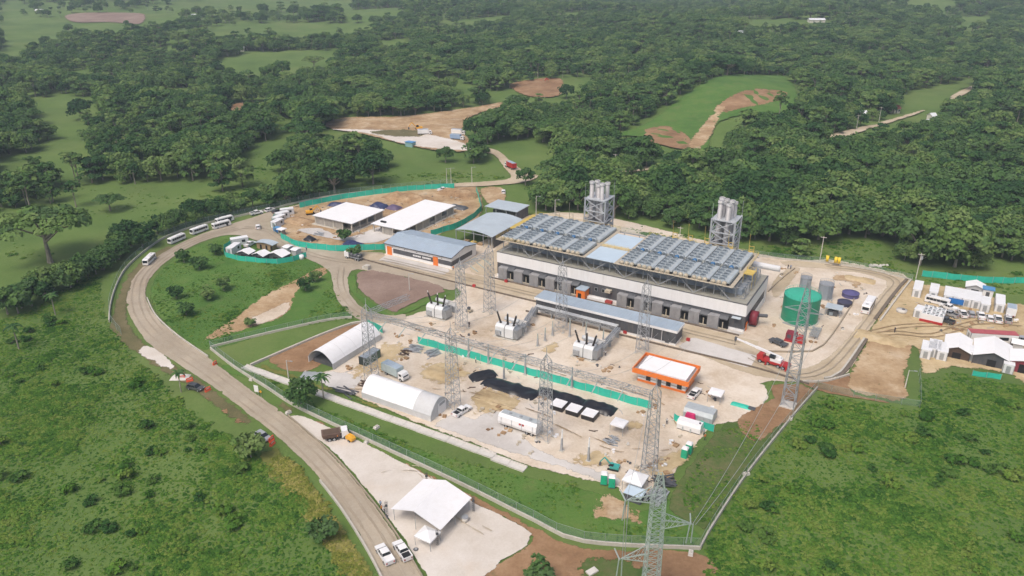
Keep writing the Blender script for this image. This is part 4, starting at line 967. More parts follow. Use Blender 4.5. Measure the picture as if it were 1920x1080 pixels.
for i, (x, y) in enumerate(((3, 7.5), (5.5, 8), (8, 6.8), (8.8, 5), (6.5, 3.2), (3.4, 3.4))):
    q = thing("table", "dark covered table under the event tent, " + ["far left", "far middle", "far right corner", "right side", "front middle", "front left"][i], "table", S(-77.8 + x, 89 + y), ANG, "tables under the event tent")
    MB().b2(-.9, .9, -.4, .4, .72, .76).build("tabletop", DARKP, q)
    for sx in (-.8, .8):
        for sy in (-.32, .32): MB().b2(sx - .03, sx + .03, sy - .03, sy + .03, 0, .72).build("leg", STEEL, q)
def canopy(label, xy, w_, d_, h=2.3, rise=.9, rz=ANG, top=FAB, name="canopy_tent"):
    t = thing(name, label, "canopy", xy, rz)
    mb = MB(); mb.add([(-w_ / 2, -d_ / 2, h), (w_ / 2, -d_ / 2, h), (w_ / 2, d_ / 2, h), (-w_ / 2, d_ / 2, h), (0, 0, h + rise)], [(0, 1, 4), (1, 2, 4), (2, 3, 4), (3, 0, 4), (3, 2, 1, 0)])
    mb.build("canopy_top", top, t)
    for sx, sy, lx, ly in ((0, -1, w_, .03), (0, 1, w_, .03), (1, 0, .03, d_), (-1, 0, .03, d_)): MB().box(sx * w_ / 2, sy * d_ / 2, h - .14, lx, ly, .28).build("valance", top, t)
    post_set(t, [(sx * w_ / 2 * .94, sy * d_ / 2 * .94) for sx in (1, -1) for sy in (1, -1)], h, .05)
    return t
canopy("small white pyramid canopy beside the event tent", S(-68.7, 87.2), 3.6, 3.3)
canopy("white pyramid canopy at the foot of the rightmost front gantry tower", G(1190, 915), 4.2, 4.0, 2.6, 1.3)
canopy("small white canopy over a work bench in the middle of the yard", G(1160, 810), 3.2, 3.2, 2.6, .25)
canopy("small white canopy on wooden legs beside the parked pickup", G(1341, 752), 3.2, 3.2, 2.6, .25)
t = thing("white_barrel", "pale round barrel on the gravel beside the event tent", "barrel", G(872, 978)); mb = MB(); mb.cyl((0, 0, 0), (0, 0, 1.1), .62, 14); mb.build("barrel_body", CONC_L, t, True); MB().cyl((0, 0, 1.1), (0, 0, 1.2), .66, 14).build("rim", STEEL, t)
t = thing("cable_reel", "small dark ring lying on the lot by the pickups", "reel", G(780, 1031)); MB().cyl((0, 0, 0), (0, 0, .15), .5, 12).build("reel_side", STEEL_D, t); MB().cyl((0, 0, .15), (0, 0, .3), .25, 10).build("reel_core", STEEL, t)
# ---- glass-roofed kiosk below the pyramid canopy
t = thing("kiosk", "low kiosk with pale blue glass roof below the pyramid canopy", "kiosk", G(1190, 935)); MB().b2(-1.7, 1.7, -1.3, 1.3, 0, 1.7).build("kiosk_wall", DARKP, t); MB().b2(-1.9, 1.9, -1.5, 1.5, 1.7, 1.85).build("roof", SKYROOF, t)

# ---- turquoise sheet fences
TURQ = pm("turquoise sheeting", (.035, .50, .37), .6, 0, .10, .35, (.02, .36, .27), .5)
def sheet_fence(label, pts, h=2.2, curved=True, step=3.2):
    q = polyline_smooth(pts, step, False) if curved else polyline_straight(pts, step, False)
    t = thing("sheet_fence", label, "fence", q[0], 0, "turquoise sheet fences"); o0 = q[0]
    pmh = MB().cyl((0, 0, 0), (0, 0, h + .15), .06, 6).mesh("post", STEEL)
    for i, (a, b) in enumerate(zip(q[:-1], q[1:])):
        put("post", pmh, t, (a[0] - o0[0], a[1] - o0[1], 0))
        d = Vector((b[0] - a[0], b[1] - a[1])); n = Vector((-d.y, d.x)).normalized(); mb = MB(); N = 4; vs = []
        for j in range(N + 1):
            f = j / N; bow = .14 * math.sin(math.pi * f) * (1 if i % 2 else -.6)
            x, y = a[0] + d.x * f + n.x * bow - o0[0], a[1] + d.y * f + n.y * bow - o0[1]
            zt = h - .12 * math.sin(math.pi * f) + .06 * math.sin(i * 1.7)
            vs += [(x, y, .02), (x, y, zt), (x + n.x * .03, y + n.y * .03, .02), (x + n.x * .03, y + n.y * .03, zt)]
        fs = []
        for j in range(N):
            k = j * 4; fs += [(k, k + 4, k + 5, k + 1), (k + 2, k + 3, k + 7, k + 6), (k + 1, k + 5, k + 7, k + 3)]
        mb.add(vs, fs); mb.build("sheet_panel", TURQ, t)
    put("post", pmh, t, (q[-1][0] - o0[0], q[-1][1] - o0[1], 0))
sheet_fence("straight turquoise sheet fence across the middle of the substation yard", [S(-116.6, 148.6), S(-49.8, 149.6)], 2.3, False)
sheet_fence("short turquoise sheet fence behind the farther arched tent", px((688, 610), (718, 626)), 2.2, False)
sheet_fence("long turquoise sheet fence along the back of the works ground", px((562, 390), (640, 374), (745, 360), (810, 355), (852, 353)), 2.4)
sheet_fence("curved turquoise sheet fence along the road side of the works ground", px((527, 447), (560, 463), (630, 471), (680, 470), (722, 468)), 2.4)
sheet_fence("turquoise sheet fence climbing between the long white roof and the curved shed", px((808, 443), (830, 436), (855, 428), (885, 412), (903, 395)), 2.4)
sheet_fence("turquoise sheet fence at the far right edge of the works ground", px((903, 395), (898, 375), (893, 358)), 2.4)
sheet_fence("looping turquoise sheet fence round the small camp by the bend", px((436, 458), (421, 468), (424, 482), (445, 488), (480, 492), (520, 495), (550, 490), (575, 482)), 1.9)
sheet_fence("long turquoise sheet fence on the grass behind the container camp", px((1728, 518), (1800, 526), (1860, 531), (1935, 531)), 2.2)
sheet_fence("low turquoise sheet fence in front of the dark gabled shed", px((1822, 704), (1876, 712)), 1.5, False)
sheet_fence("turquoise sheet fence left of the white tanks by the yard edge", px((1263, 788), (1278, 795)), 1.9, False)
sheet_fence("turquoise sheet fence right of the white tanks by the yard edge", px((1312, 801), (1338, 810)), 1.9, False)
sheet_fence("turquoise sheet fence at the entrance bend by the guard booth", px((516, 408), (511, 420), (516, 436)), 2.0)
t = thing("tarpaulin", "crumpled turquoise sheet lying at the edge of the brown bank", "tarpaulin", G(1390, 762)); MB().fru(-2.6, 2.6, -.9, .9, 0, -2.0, 1.2, -.5, .5, .5).build("folded_sheet", TURQ, t); MB().b2(.4, 3.2, -.6, .7, 0, .35).build("dark_fold", STEEL_D, t)

# ---- chain-link perimeter fences
mesh_m, n_, l_, b_ = new_mat("chain link mesh")
b_.inputs["Base Color"].default_value = (.22, .34, .28, 1); b_.inputs["Roughness"].default_value = .6; b_.inputs["Alpha"].default_value = .26
FPOST = pm("galvanised fence post", (.34, .40, .38), .5, .2)
def chain_fence(label, pts, h=2.6, step=4.0, curved=True):
    q = polyline_smooth(pts, step, False) if curved else polyline_straight(pts, step, False)
    t = thing("chain_link_fence", label, "fence", q[0], 0, "chain-link perimeter fences"); o0 = q[0]
    pmh = MB().cyl((0, 0, 0), (0, 0, h), .04, 6).mesh("post", FPOST)
    for p in q: put("post", pmh, t, (p[0] - o0[0], p[1] - o0[1], 0))
    rl = MB()
    for a, b in zip(q[:-1], q[1:]):
        A = (a[0] - o0[0], a[1] - o0[1]); B = (b[0] - o0[0], b[1] - o0[1])
        rl.bar((*A, h - .03), (*B, h - .03), .035)
        mb = MB(); mb.add([(*A, .3), (*B, .3), (*B, h), (*A, h)], [(0, 1, 2, 3)]); mb.build("mesh_panel", mesh_m, t)
    rl.build("top_rail", FPOST, t)
chain_fence("chain-link fence curving round the outside of the bus road", px((228, 628), (210, 606), (207, 575), (217, 540), (236, 505), (268, 475), (310, 446), (370, 424), (440, 408), (515, 391)))
chain_fence("chain-link fence behind the works ground along the wood", px((515, 391), (600, 372), (700, 359), (850, 346)))
chain_fence("long chain-link fence on a footing between gravel lot and green bank", px((395, 655), (440, 690), (500, 728), (560, 766), (700, 832), (860, 907), (1000, 977), (1095, 1017), (1312, 1030)))
chain_fence("chain-link fence climbing the right slope to the brown bank", px((1312, 1030), (1328, 1000), (1400, 890), (1485, 783), (1532, 729)))
chain_fence("chain-link fence along the green bank above the near drain", px((395, 652), (460, 636), (540, 617), (620, 600), (660, 596)), 2.0)
chain_fence("low chain-link fence below the bare brown field", px((1532, 729), (1600, 745), (1724, 765)), 2.0)
chain_fence("chain-link fence between bare field and overgrown grass", px((1724, 765), (1724, 735), (1722, 704)), 2.2)
chain_fence("chain-link fence behind hall and tank yard", px((1150, 432), (1290, 462), (1440, 484), (1540, 494), (1620, 505), (1710, 527)), 2.2)
# ================================================================ VEHICLES
VW = pm("white vehicle paint", (.80, .80, .80), .3, 0, .02, .6, (.5, .45, .38), .15)
VS = pm("silver vehicle paint", (.45, .46, .48), .3, .3, .04, .6)
VG = pm("dark grey vehicle paint", (.10, .105, .11), .3, .2, .05, .6)
TYRE = pm("tyre rubber", (.018, .018, .018), .9, 0, .2, 2)
LAMP = pm("lamp glass", (.7, .7, .66), .15); RED = pm("red paint", (.42, .03, .03), .4, 0, .08, .8); REDL = pm("red tail lamp", (.4, .02, .02), .3)
WOODL = pm("brown load", (.10, .065, .045), .9)
AMBER = pm("machine yellow", (.75, .38, .03), .45, 0, .08, 1)
TEAL = pm("teal machine paint", (.06, .38, .34), .5, 0, .1, 1)
WHEELS = {}
def wheels(t, pts, r_, w_=.26):
    k = (round(r_, 2), w_)
    if k not in WHEELS:
        WHEELS[k] = (MB().cyl((0, -w_ / 2, 0), (0, w_ / 2, 0), r_, 14).mesh("wheel", TYRE), MB().cyl((0, -w_ / 2 - .02, 0), (0, w_ / 2 + .02, 0), r_ * .55, 10).mesh("rim", STEEL))
    for x, y in pts:
        o = put("wheel", WHEELS[k][0], t, (x, y, r_)); put("rim", WHEELS[k][1], o, (0, 0, 0))
def lamps(t, xf, xr, y, z):
    for s_ in (1, -1):
        MB().box(xf, s_ * y, z, .1, .34, .18).build("headlight", LAMP, t); MB().box(xr, s_ * y, z + .1, .1, .2, .3).build("tail_light", REDL, t)
def mk_pickup(paint, cover=False):
    def f():
        t = thing("pickup_truck", "", "pickup", (0, 0))
        mb = MB(); mb.prism([(-2.6, .45), (2.55, .45), (2.65, .6), (2.6, .98), (1.35, 1.1), (-2.6, 1.08)], -.9, .9); mb.build("body", paint, t)
        MB().fru(-.85, 1.5, -.86, .86, 1.09, -.65, .65, -.72, .72, 1.66).build("window", GLASS, t)
        MB().fru(-.72, .72, -.74, .74, 1.66, -.62, .6, -.66, .66, 1.76).build("roof", paint, t)
        for x in (-.78, .05, .98):
            for s_ in (1, -1): MB().bar((x, s_ * .865, 1.08), (x + (.1 if x < 0 else -.3 if x > .5 else 0), s_ * .73, 1.68), .07).build("pillar", paint, t)
        MB().b2(-2.5, -1.0, -.75, .75, 1.02, 1.1).build("cargo_bed", paint if cover else BLACKM, t)
        MB().b2(-2.62, -2.5, -.9, .9, 1.05, 1.3).build("tailgate", paint, t)
        for s_ in (1, -1): MB().b2(-2.55, -.9, s_ * .86 - .06, s_ * .86 + .06, 1.05, 1.3).build("bed_side", paint, t)
        MB().b2(2.6, 2.72, -.8, .8, .42, .66).build("bumper", STEEL_D, t)
        lamps(t, 2.6, -2.62, .68, .82); wheels(t, [(1.65, .82), (1.65, -.82), (-1.6, .82), (-1.6, -.82)], .38)
        return t
    return f
def mk_car(paint):
    def f():
        t = thing("parked_car", "", "car", (0, 0))
        mb = MB(); mb.prism([(-2.15, .35), (2.15, .35), (2.2, .62), (2.0, .85), (1.0, .98), (-2.1, .98), (-2.2, .6)], -.86, .86); mb.build("body", paint, t)
        MB().fru(-2.0, 1.15, -.82, .82, .98, -1.6, .35, -.66, .66, 1.46).build("window", GLASS, t)
        MB().fru(-1.65, .4, -.69, .69, 1.46, -1.5, .25, -.6, .6, 1.55).build("roof", paint, t)
        for x in (-1.85, -.5, .75):
            for s_ in (1, -1): MB().bar((x, s_ * .83, .97), (x + (.3 if x < -1 else -.4 if x > .5 else 0), s_ * .67, 1.48), .06).build("pillar", paint, t)
        lamps(t, 2.12, -2.14, .62, .7); wheels(t, [(1.35, .78), (1.35, -.78), (-1.35, .78), (-1.35, -.78)], .33, .22)
        return t
    return f
def mk_bus():
    t = thing("bus", "", "bus", (0, 0))
    mb = MB(); mb.prism([(-4.6, .45), (4.5, .45), (4.65, .9), (4.6, 1.5), (4.35, 2.7), (4.1, 2.95), (-4.45, 2.95), (-4.65, 2.7)], -1.15, 1.15); mb.build("body", VW, t)
    for s_ in (1, -1):
        for k in range(6):
            x0 = -4.1 + k * 1.28; MB().b2(x0, x0 + 1.2, s_ * 1.15 - .015, s_ * 1.15 + .015, 1.5, 2.5).build("side_window", GLASS, t)
    MB().fru(4.36, 4.64, -1.0, 1.0, 1.45, 4.2, 4.45, -1.0, 1.0, 2.6).build("windscreen", GLASS, t)
    MB().b2(-4.68, -4.6, -.9, .9, 1.6, 2.5).build("rear_window", GLASS, t)
    MB().b2(-1.5, .8, -.8, .8, 2.95, 3.15).build("roof_unit", VW, t); MB().b2(-3.4, -2.8, -.35, .35, 2.95, 3.03).build("roof_hatch", STEEL, t)
    MB().b2(1.9, 2.9, -1.18, -1.15, .5, 2.4).build("door", GLASS, t)
    for s_ in (1, -1): MB().box(4.5, s_ * 1.35, 2.2, .12, .2, .45).build("mirror", STEEL_D, t)
    lamps(t, 4.62, -4.66, .85, .8); wheels(t, [(2.9, 1.0), (2.9, -1.0), (-2.6, 1.0), (-2.6, -1.0)], .46, .3)
    return t
def head(u0, v0, u1, v1):
    p, q = G(u0, v0), G(u1, v1); return math.atan2(q[1] - p[1], q[0] - p[0])
BUSES = [(281, 492, head(285, 490, 262, 512), "nearest white bus on the bend of the access road"), (332, 453, head(350, 446, 315, 461), "second white bus along the bend, between two others"),
         (374, 436, head(392, 430, 355, 443), "third white bus along the bend, before the parked pair"), (416, 426, head(398, 431, 434, 421), "white bus at the front of the side-by-side pair"),
         (422, 417, head(404, 423, 440, 413), "white bus behind another, side by side by the hedge"), (1627, 580, head(1615, 598, 1641, 555), "white bus alone on the tank yard road")]
for u, v, h, lb in BUSES: repeat("bus", mk_bus, lb, G(u, v), h, "white buses", 0, .78 if u < 900 else 1.0)
PW, PS, PG = mk_pickup(VW), mk_pickup(VS), mk_pickup(VG)
PW2 = mk_pickup(VW, True); CW, CS_, CG = mk_car(VW), mk_car(VS), mk_car(VG)
up = head(745, 1058, 722, 1022)
VEH = [("pw", PW, 755, 1038, up, "white pickup with dark open bed, right of two at the bottom of the road"), ("pw2", PW2, 722, 1045, up, "white pickup with white bed, left of two at the bottom of the road"),
       ("pw", PW, 866, 775, head(855, 782, 880, 766), "white pickup beside the doors of the near arched tent"), ("pw", PW, 1302, 742, head(1296, 750, 1312, 732), "white pickup parked right of the orange control house"),
       ("cs", CS_, 493, 822, head(480, 814, 508, 832), "silver car by the red barriers at the roadside bush"), ("cw", CW, 484, 428, head(484, 434, 483, 420), "small white car alone on the road plaza"),
       ("pw", PW, 481, 402, head(470, 404, 494, 399), "white pickup parked by the wood at the top of the plaza"), ("cw", CW, 506, 396, head(498, 398, 515, 393), "white car by the fence at the works entrance"),
       ("cg", CG, 520, 399, head(512, 401, 528, 396), "dark car behind the works entrance fence"), ("pw2", PW2, 831, 358, head(820, 361, 845, 356), "white truck behind the turquoise back fence of the works"),
       ("cw", CW, 944, 362, head(944, 368, 944, 356), "white car on the ochre lane behind the flat shed"),
       ("pw", PW, 1804, 592, head(1812, 602, 1798, 580), "leftmost white pickup in the row of cars before the containers"), ("cs", CS_, 1820, 592, head(1824, 602, 1816, 580), "second car from left in the row, silver"),
       ("pw2", PW2, 1838, 596, head(1842, 605, 1834, 584), "third from left in the row of cars, white"), ("cw", CW, 1855, 600, head(1858, 610, 1851, 588), "fourth from left in the row of cars, white"),
       ("pw", PW, 1870, 602, head(1873, 612, 1866, 590), "fifth from left in the row of cars, white pickup"), ("ps", PS, 1889, 603, head(1891, 614, 1887, 590), "rightmost car in the row, silver pickup"),
       ("pw2", PW2, 1778, 580, head(1788, 584, 1768, 576), "white pickup beside the white generator unit"), ("ps", PS, 1779, 592, head(1790, 596, 1768, 588), "silver pickup beside the white generator unit"),
       ("pg", PG, 1771, 604, head(1782, 608, 1760, 600), "dark grey pickup at the front of the generator unit"), ("ps", PS, 1913, 641, head(1905, 641, 1922, 642), "silver pickup at the end of the red-roofed container"),
       ("cg", CG, 1820, 658, head(1812, 658, 1828, 658), "dark car between the two gabled sheds"), ("pw", PW, 1457, 0, 0, "")]
for k, f, u, v, h, lb in VEH:
    if lb: repeat(("v", k), f, lb, G(u, v), h, "parked cars and pickups")
# ---- trucks
def box_truck(label, xy, rz, boxm, sidem, L=7.4):
    t = thing("box_truck", label, "truck", xy, rz)
    MB().b2(-L / 2, L / 2, -.5, .5, .55, .85).build("chassis", STEEL_D, t)
    MB().b2(-L / 2, L / 2 - 2.0, -1.2, 1.2, .95, 3.2).build("cargo_box", boxm, t); MB().b2(-L / 2 - .06, -L / 2, -1.2, 1.2, .95, 3.2).build("rear_door", sidem, t)
    MB().b2(-L / 2 + .1, L / 2 - 2.1, -1.1, 1.1, 3.2, 3.26).build("box_roof", ROOFB, t)
    mb = MB(); mb.prism([(L / 2 - 1.85, .6), (L / 2, .6), (L / 2 + .05, 1.4), (L / 2 - .4, 2.3), (L / 2 - 1.85, 2.35)], -1.05, 1.05); mb.build("cab", VW, t)
    MB().fru(L / 2 - .45, L / 2 + .06, -.9, .9, 1.42, L / 2 - .7, L / 2 - .36, -.9, .9, 2.15).build("windscreen", GLASS, t)
    for s_ in (1, -1): MB().b2(L / 2 - 1.5, L / 2 - .6, s_ * 1.05 - .02, s_ * 1.05 + .02, 1.45, 2.1).build("side_window", GLASS, t)
    lamps(t, L / 2 + .03, -L / 2 - .06, .75, .85); wheels(t, [(L / 2 - .9, .95), (L / 2 - .9, -.95), (-L / 2 + 1.4, .95), (-L / 2 + 1.4, -.95)], .48, .32)
    return t
box_truck("grey-green box truck parked between the two arched tents", G(742, 706), head(722, 695, 765, 715), pm("grey-green box", (.42, .50, .50), .5), TURQ, 7.6)
t = thing("dump_truck", "brown-bodied dump truck parked at the top of the gravel lot", "dump truck", G(630, 822), head(612, 824, 650, 818))
MB().b2(-2.6, 2.6, -.45, .45, .6, .9).build("chassis", STEEL_D, t)
mb = MB(); mb.fru(-2.7, .9, -1.05, 1.05, .95, -3.0, 1.1, -1.25, 1.25, 2.0); mb.build("tipper_body", pm("rusty brown tipper", (.13, .08, .06), .7), t)
MB().b2(-2.6, .8, -.95, .95, 1.9, 2.02).build("load", WOODL, t)
mb = MB(); mb.prism([(1.3, .6), (2.9, .6), (2.95, 1.4), (2.6, 2.3), (1.3, 2.3)], -1.05, 1.05); mb.build("cab", VW, t); MB().fru(2.55, 2.97, -.9, .9, 1.4, 2.3, 2.66, -.9, .9, 2.15).build("windscreen", GLASS, t)
wheels(t, [(2.1, .95), (2.1, -.95), (-1.4, .95), (-1.4, -.95), (-.4, .95), (-.4, -.95)], .5, .34)
t = thing("compressor", "small yellow towed compressor beside the dump truck", "compressor", G(658, 827), head(650, 822, 668, 832))
mb = MB(); mb.prism([(-1.0, .5), (1.0, .5), (1.05, 1.1), (.6, 1.45), (-.8, 1.45), (-1.05, 1.1)], -.6, .6); mb.build("housing", AMBER, t); MB().bar((-1.0, 0, .55), (-1.9, 0, .4), .1).build("tow_bar", STEEL_D, t); wheels(t, [(.1, .65), (.1, -.65)], .32, .2)
# crane truck
t = thing("crane_truck", "red truck crane with white boom by the tall slim tower", "truck crane", G(1449, 684), head(1468, 690, 1430, 678))
MB().b2(-4.2, 4.0, -1.2, 1.2, .75, 1.45).build("carrier", RED, t)
mb = MB(); mb.prism([(2.5, 1.4), (4.1, 1.4), (4.15, 2.1), (3.7, 2.7), (2.5, 2.75)], -1.15, 1.15); mb.build("cab", RED, t); MB().fru(3.68, 4.18, -1.0, 1.0, 2.0, 3.4, 3.76, -1.0, 1.0, 2.65).build("windscreen", GLASS, t)
MB().b2(-2.2, .6, -1.1, 1.1, 1.45, 2.3).build("slewing_deck", VW, t); MB().b2(-.6, .9, .3, 1.15, 2.3, 3.1).build("operator_cab", GLASS, t)
for k, (r_, x0, x1) in enumerate(((.42, -1.8, 5.0), (.33, 4.6, 8.2), (.25, 7.8, 10.6))):
    zf = lambda x: 2.6 + (x + 1.8) * .13
    MB().bar((x0, -.2, zf(x0)), (x1, -.2, zf(x1)), r_ * 1.4).build("boom_section", VW, t)
MB().b2(10.4, 11.0, -.5, .1, 3.6, 4.6).build("boom_head", STEEL_D, t); MB().bar((10.8, -.2, 3.9), (10.8, -.2, 2.2), .1).build("hook_block", STEEL_D, t)
for x in (-3.9, 1.4):
    for s_ in (1, -1): MB().b2(x - .15, x + .15, s_ * 1.2, s_ * 2.0, .3, .8).build("outrigger", RED, t)
wheels(t, [(x, y) for x in (-3.0, -1.7, 1.0, 3.1) for y in (1.05, -1.05)], .55, .4)
# white tanker trailer
t = thing("tank_trailer", "long white tank trailer with pale grey top beside the front gantry tower", "trailer", S(-72.3, 127.2), ANG)
mb = MB(); mb.prismx([(-1.3, .9), (1.3, .9), (1.5, 1.6), (1.35, 2.8), (.6, 3.2), (-.6, 3.2), (-1.35, 2.8), (-1.5, 1.6)], -4.9, 4.9); mb.build("tank_body", VW, t)
MB().b2(-4.6, 4.6, -.5, 1.1, 3.2, 3.28).build("top_deck", RAD, t)
for x in (-2.5, .2, 2.6): MB().cyl((x, .2, 3.28), (x, .2, 3.5), .35, 10).build("manhole", STEEL, t)
for x in (-4, -1.3, 1.3, 4): MB().b2(x - .04, x + .04, -1.53, -1.4, 1.2, 2.7).build("rib", STEEL, t)
for x in (.6, 1.4): MB().b2(x, x + .45, -1.5, -1.38, 2.2, 2.6).build("red_mark", RED, t)
MB().b2(-3, 4, -.8, .8, .5, .9).build("chassis", YELLOW, t); wheels(t, [(x, y) for x in (2.4, 3.6, -3.0) for y in (1.0, -1.0)], .48, .34)
# concrete mixer in the works
t = thing("mixer_truck", "white truck with drum frame parked beside the turquoise works fence", "truck", G(664, 486), head(650, 482, 682, 490))
MB().b2(-3.6, 3.4, -.5, .5, .6, .95).build("chassis", STEEL_D, t); MB().b2(-3.4, -1.5, -1.1, 1.1, .8, 2.7).build("cab", VW, t); MB().b2(-3.46, -3.4, -.9, .9, 1.5, 2.4).build("windscreen", GLASS, t)
for x in (-.6, 1.0, 2.6): MB().cyl((x, -.9, 1.6), (x, .9, 1.6), .72, 12).build("drum", STEEL_D if x < 2 else VG, t, True)
MB().b2(-1.2, 3.4, -1.1, 1.1, .95, 1.15).build("flatbed", STEEL, t); wheels(t, [(-2.5, .95), (-2.5, -.95), (1.6, .95), (1.6, -.95), (2.7, .95), (2.7, -.95)], .48, .32)
# excavators
def excavator(label, xy, rz, paint, sc=1.0):
    t = thing("excavator", label, "excavator", xy, rz); t.scale = (sc,) * 3
    for s_ in (1, -1):
        mb = MB(); mb.prism([(-1.7, .1), (1.7, .1), (1.95, .45), (1.7, .8), (-1.7, .8), (-1.95, .45)], s_ * 1.0 - .25, s_ * 1.0 + .25); mb.build("track", TYRE, t)
    MB().b2(-1.9, 1.1, -1.15, 1.15, .9, 1.8).build("house", paint, t); c = MB().fru(-.1, 1.2, .1, 1.1, 1.8, 0, 1.0, .15, 1.05, 2.8).build("cab", GLASS, t); MB().b2(0, 1.0, .15, 1.05, 2.8, 2.9).build("roof", paint, c)
    MB().bar((1.0, -.3, 1.6), (3.2, -.3, 3.9), .4).build("boom", paint, t); MB().bar((3.2, -.3, 3.9), (4.7, -.3, 1.8), .3).build("dipper_arm", paint, t)
    MB().fru(4.3, 5.1, -.8, .2, .7, 4.5, 4.9, -.7, .1, 1.8).build("bucket", STEEL_D, t)
excavator("small teal excavator near the bottom edge of the yard", G(1150, 880), rad(160), TEAL, .62)
excavator("orange excavator at the left end of the works ground", G(582, 402), rad(20), AMBER, .9)
excavator("red excavator on the far brown mound", GH(1013, 156), rad(10), RED, 1.6)
excavator("yellow excavator working on the far earthworks", GH(785, 246), rad(190), AMBER, 1.2)
def far_truck(label, u, v, rz, m):
    x, y = GH(u, v); t = box_truck(label, (x, y), rz, m, m, 8.0); t.location.z = hgt(x, y) + .4
far_truck("white truck on the left of the far gravel pad", 797, 257, rad(10), VW)
far_truck("blue-grey truck at the right end of the far gravel pad", 858, 266, rad(-20), pm("blue box", (.25, .35, .5)))
far_truck("white truck behind another at the end of the far gravel pad", 860, 258, rad(-15), VW)
far_truck("small red truck on the lane coming down to the works", 957, 318, rad(120), RED)
# ================================================================ TANK YARD, CAMPS, STORES
GREENT = pm("green tank paint", (.013, .25, .145), .4, 0, .08, .4, (.03, .16, .1), .4, True)
GREENR = pm("light green tank roof", (.05, .42, .28), .45, 0, .08, .4)
GREYT = pm("blue-grey tank paint", (.30, .35, .40), .4, .2, .08, .5, (.2, .2, .2), .3, True)
def tank(label, xy, r_, h, wall, top, ladder=True, name="storage_tank"):
    t = thing(name, label, "tank", xy)
    MB().cyl((0, 0, -.02), (0, 0, .25), r_ + .5, 32).build("foundation", CONC, t)
    n = max(3, int(h / 1.6))
    for k in range(n): MB().cyl((0, 0, .25 + k * (h - .25) / n), (0, 0, .25 + (k + 1) * (h - .25) / n - .02), r_ - (.0 if k % 2 else .012), 40, None, False).build("shell_ring", wall, t, True)
    MB().cyl((0, 0, h), (0, 0, h + r_ * .13), r_ * .995, 40, .3).build("roof", top, t)
    MB().cyl((0, 0, h - .12), (0, 0, h + .02), r_ + .07, 40, None, False).build("rim", top, t)
    if ladder:
        mb = MB()
        for s_ in (-.25, .25): mb.bar((r_ * .6 + s_, -r_ * .8 - .25, .2), (r_ * .6 + s_, -r_ * .8 - .25, h + 1), .06)
        for k in range(int(h / .5)): mb.bar((r_ * .6 - .25, -r_ * .8 - .25, .4 + k * .5), (r_ * .6 + .25, -r_ * .8 - .25, .4 + k * .5), .05)
        mb.build("ladder", STEEL, t)
        rl = MB()
        for k in range(24):
            t0, t1 = 2 * math.pi * k / 24, 2 * math.pi * (k + 1) / 24; R_ = r_ * .96
            rl.bar((R_ * math.cos(t0), R_ * math.sin(t0), h + .9), (R_ * math.cos(t1), R_ * math.sin(t1), h + .9), .05); rl.bar((R_ * math.cos(t0), R_ * math.sin(t0), h), (R_ * math.cos(t0), R_ * math.sin(t0), h + .9), .05)
        rl.build("railing", GREENR if top is GREENR else STEEL, t)
    for k in range(3): MB().cyl((r_ * .3 + k * .9, -r_ - .3, .6), (r_ * .3 + k * .9, -r_ * .8, .6), .16, 8).build("nozzle", STEEL, t)
    return t
tank("large green storage tank behind the tall slim tower", (83.6, 202.2), 5.1, 7.9, GREENT, GREENR)
tank("grey steel tank nearer the purple covers", (96.5, 217.0), 2.15, 4.9, GREYT, STEEL)
tank("smaller grey steel tank behind the green tank's left edge", (92.4, 223.0), 1.7, 4.4, GREYT, STEEL)
def dome(label, xy, r_, h, m):
    t = thing("covered_pool", label, "tank", xy); MB().cyl((0, 0, 0), (0, 0, h * .7), r_, 20, r_ * .98, False).build("wall", m, t, True); MB().cyl((0, 0, h * .7), (0, 0, h), r_ * 1.02, 20, r_ * .3).build("cover", m, t)
    MB().cyl((0, 0, h * .66), (0, 0, h * .72), r_ * 1.05, 20, None, False).build("rim", STEEL_D, t)
dome("round purple-blue covered water pool beside the yard road", G(1594, 556), 2.5, 1.9, pm("purple-blue cover", (.10, .09, .22), .6))
dome("dark round covered water pool next to the purple one", G(1583, 572), 2.1, 1.7, pm("dark cover", (.05, .05, .09), .6))
t = thing("pump_shed", "small shed with pale grey roof near the round covers", "shed", G(1562, 590)); MB().b2(-2.3, 2.3, -1.9, 1.9, 2.5, 2.7).build("roof", ROOFG, t)
for x in (-2, 2):
    for y in (-1.6, 1.6): MB().b2(x - .08, x + .08, y - .08, y + .08, 0, 2.5).build("column", STEEL, t)
MB().b2(-1.5, 1.2, -1.2, 1.2, 0, 1.7).build("pump_set", STEEL_D, t); MB().b2(-1.0, 0, -1.6, -1.2, .3, 1.2).build("cabinet", GREYT, t)
t = thing("filter_drum", "dark red round air filter drum at the hall's right end", "drum", G(1412, 610), ANG); MB().cyl((-1.0, 0, 2.4), (1.0, 0, 2.4), 2.1, 24).build("drum_shell", pm("dark red drum", (.22, .025, .04), .5, 0, .12, .8), t, True)
for x in (-1.05, .95): MB().cyl((x, 0, 2.4), (x + .1, 0, 2.4), .75, 16).build("drum_hub", STEEL_D, t)
MB().b2(-.9, .9, -1.2, 1.2, 0, .5).build("cradle", STEEL_D, t); MB().cyl((1.0, .6, 3.2), (3.2, 1.8, 3.0), .5, 12).build("outlet_pipe", STEEL_D, t)
t = thing("machine_skid", "dark red machinery skid in front of the green tank", "skid", G(1490, 640), ANG)
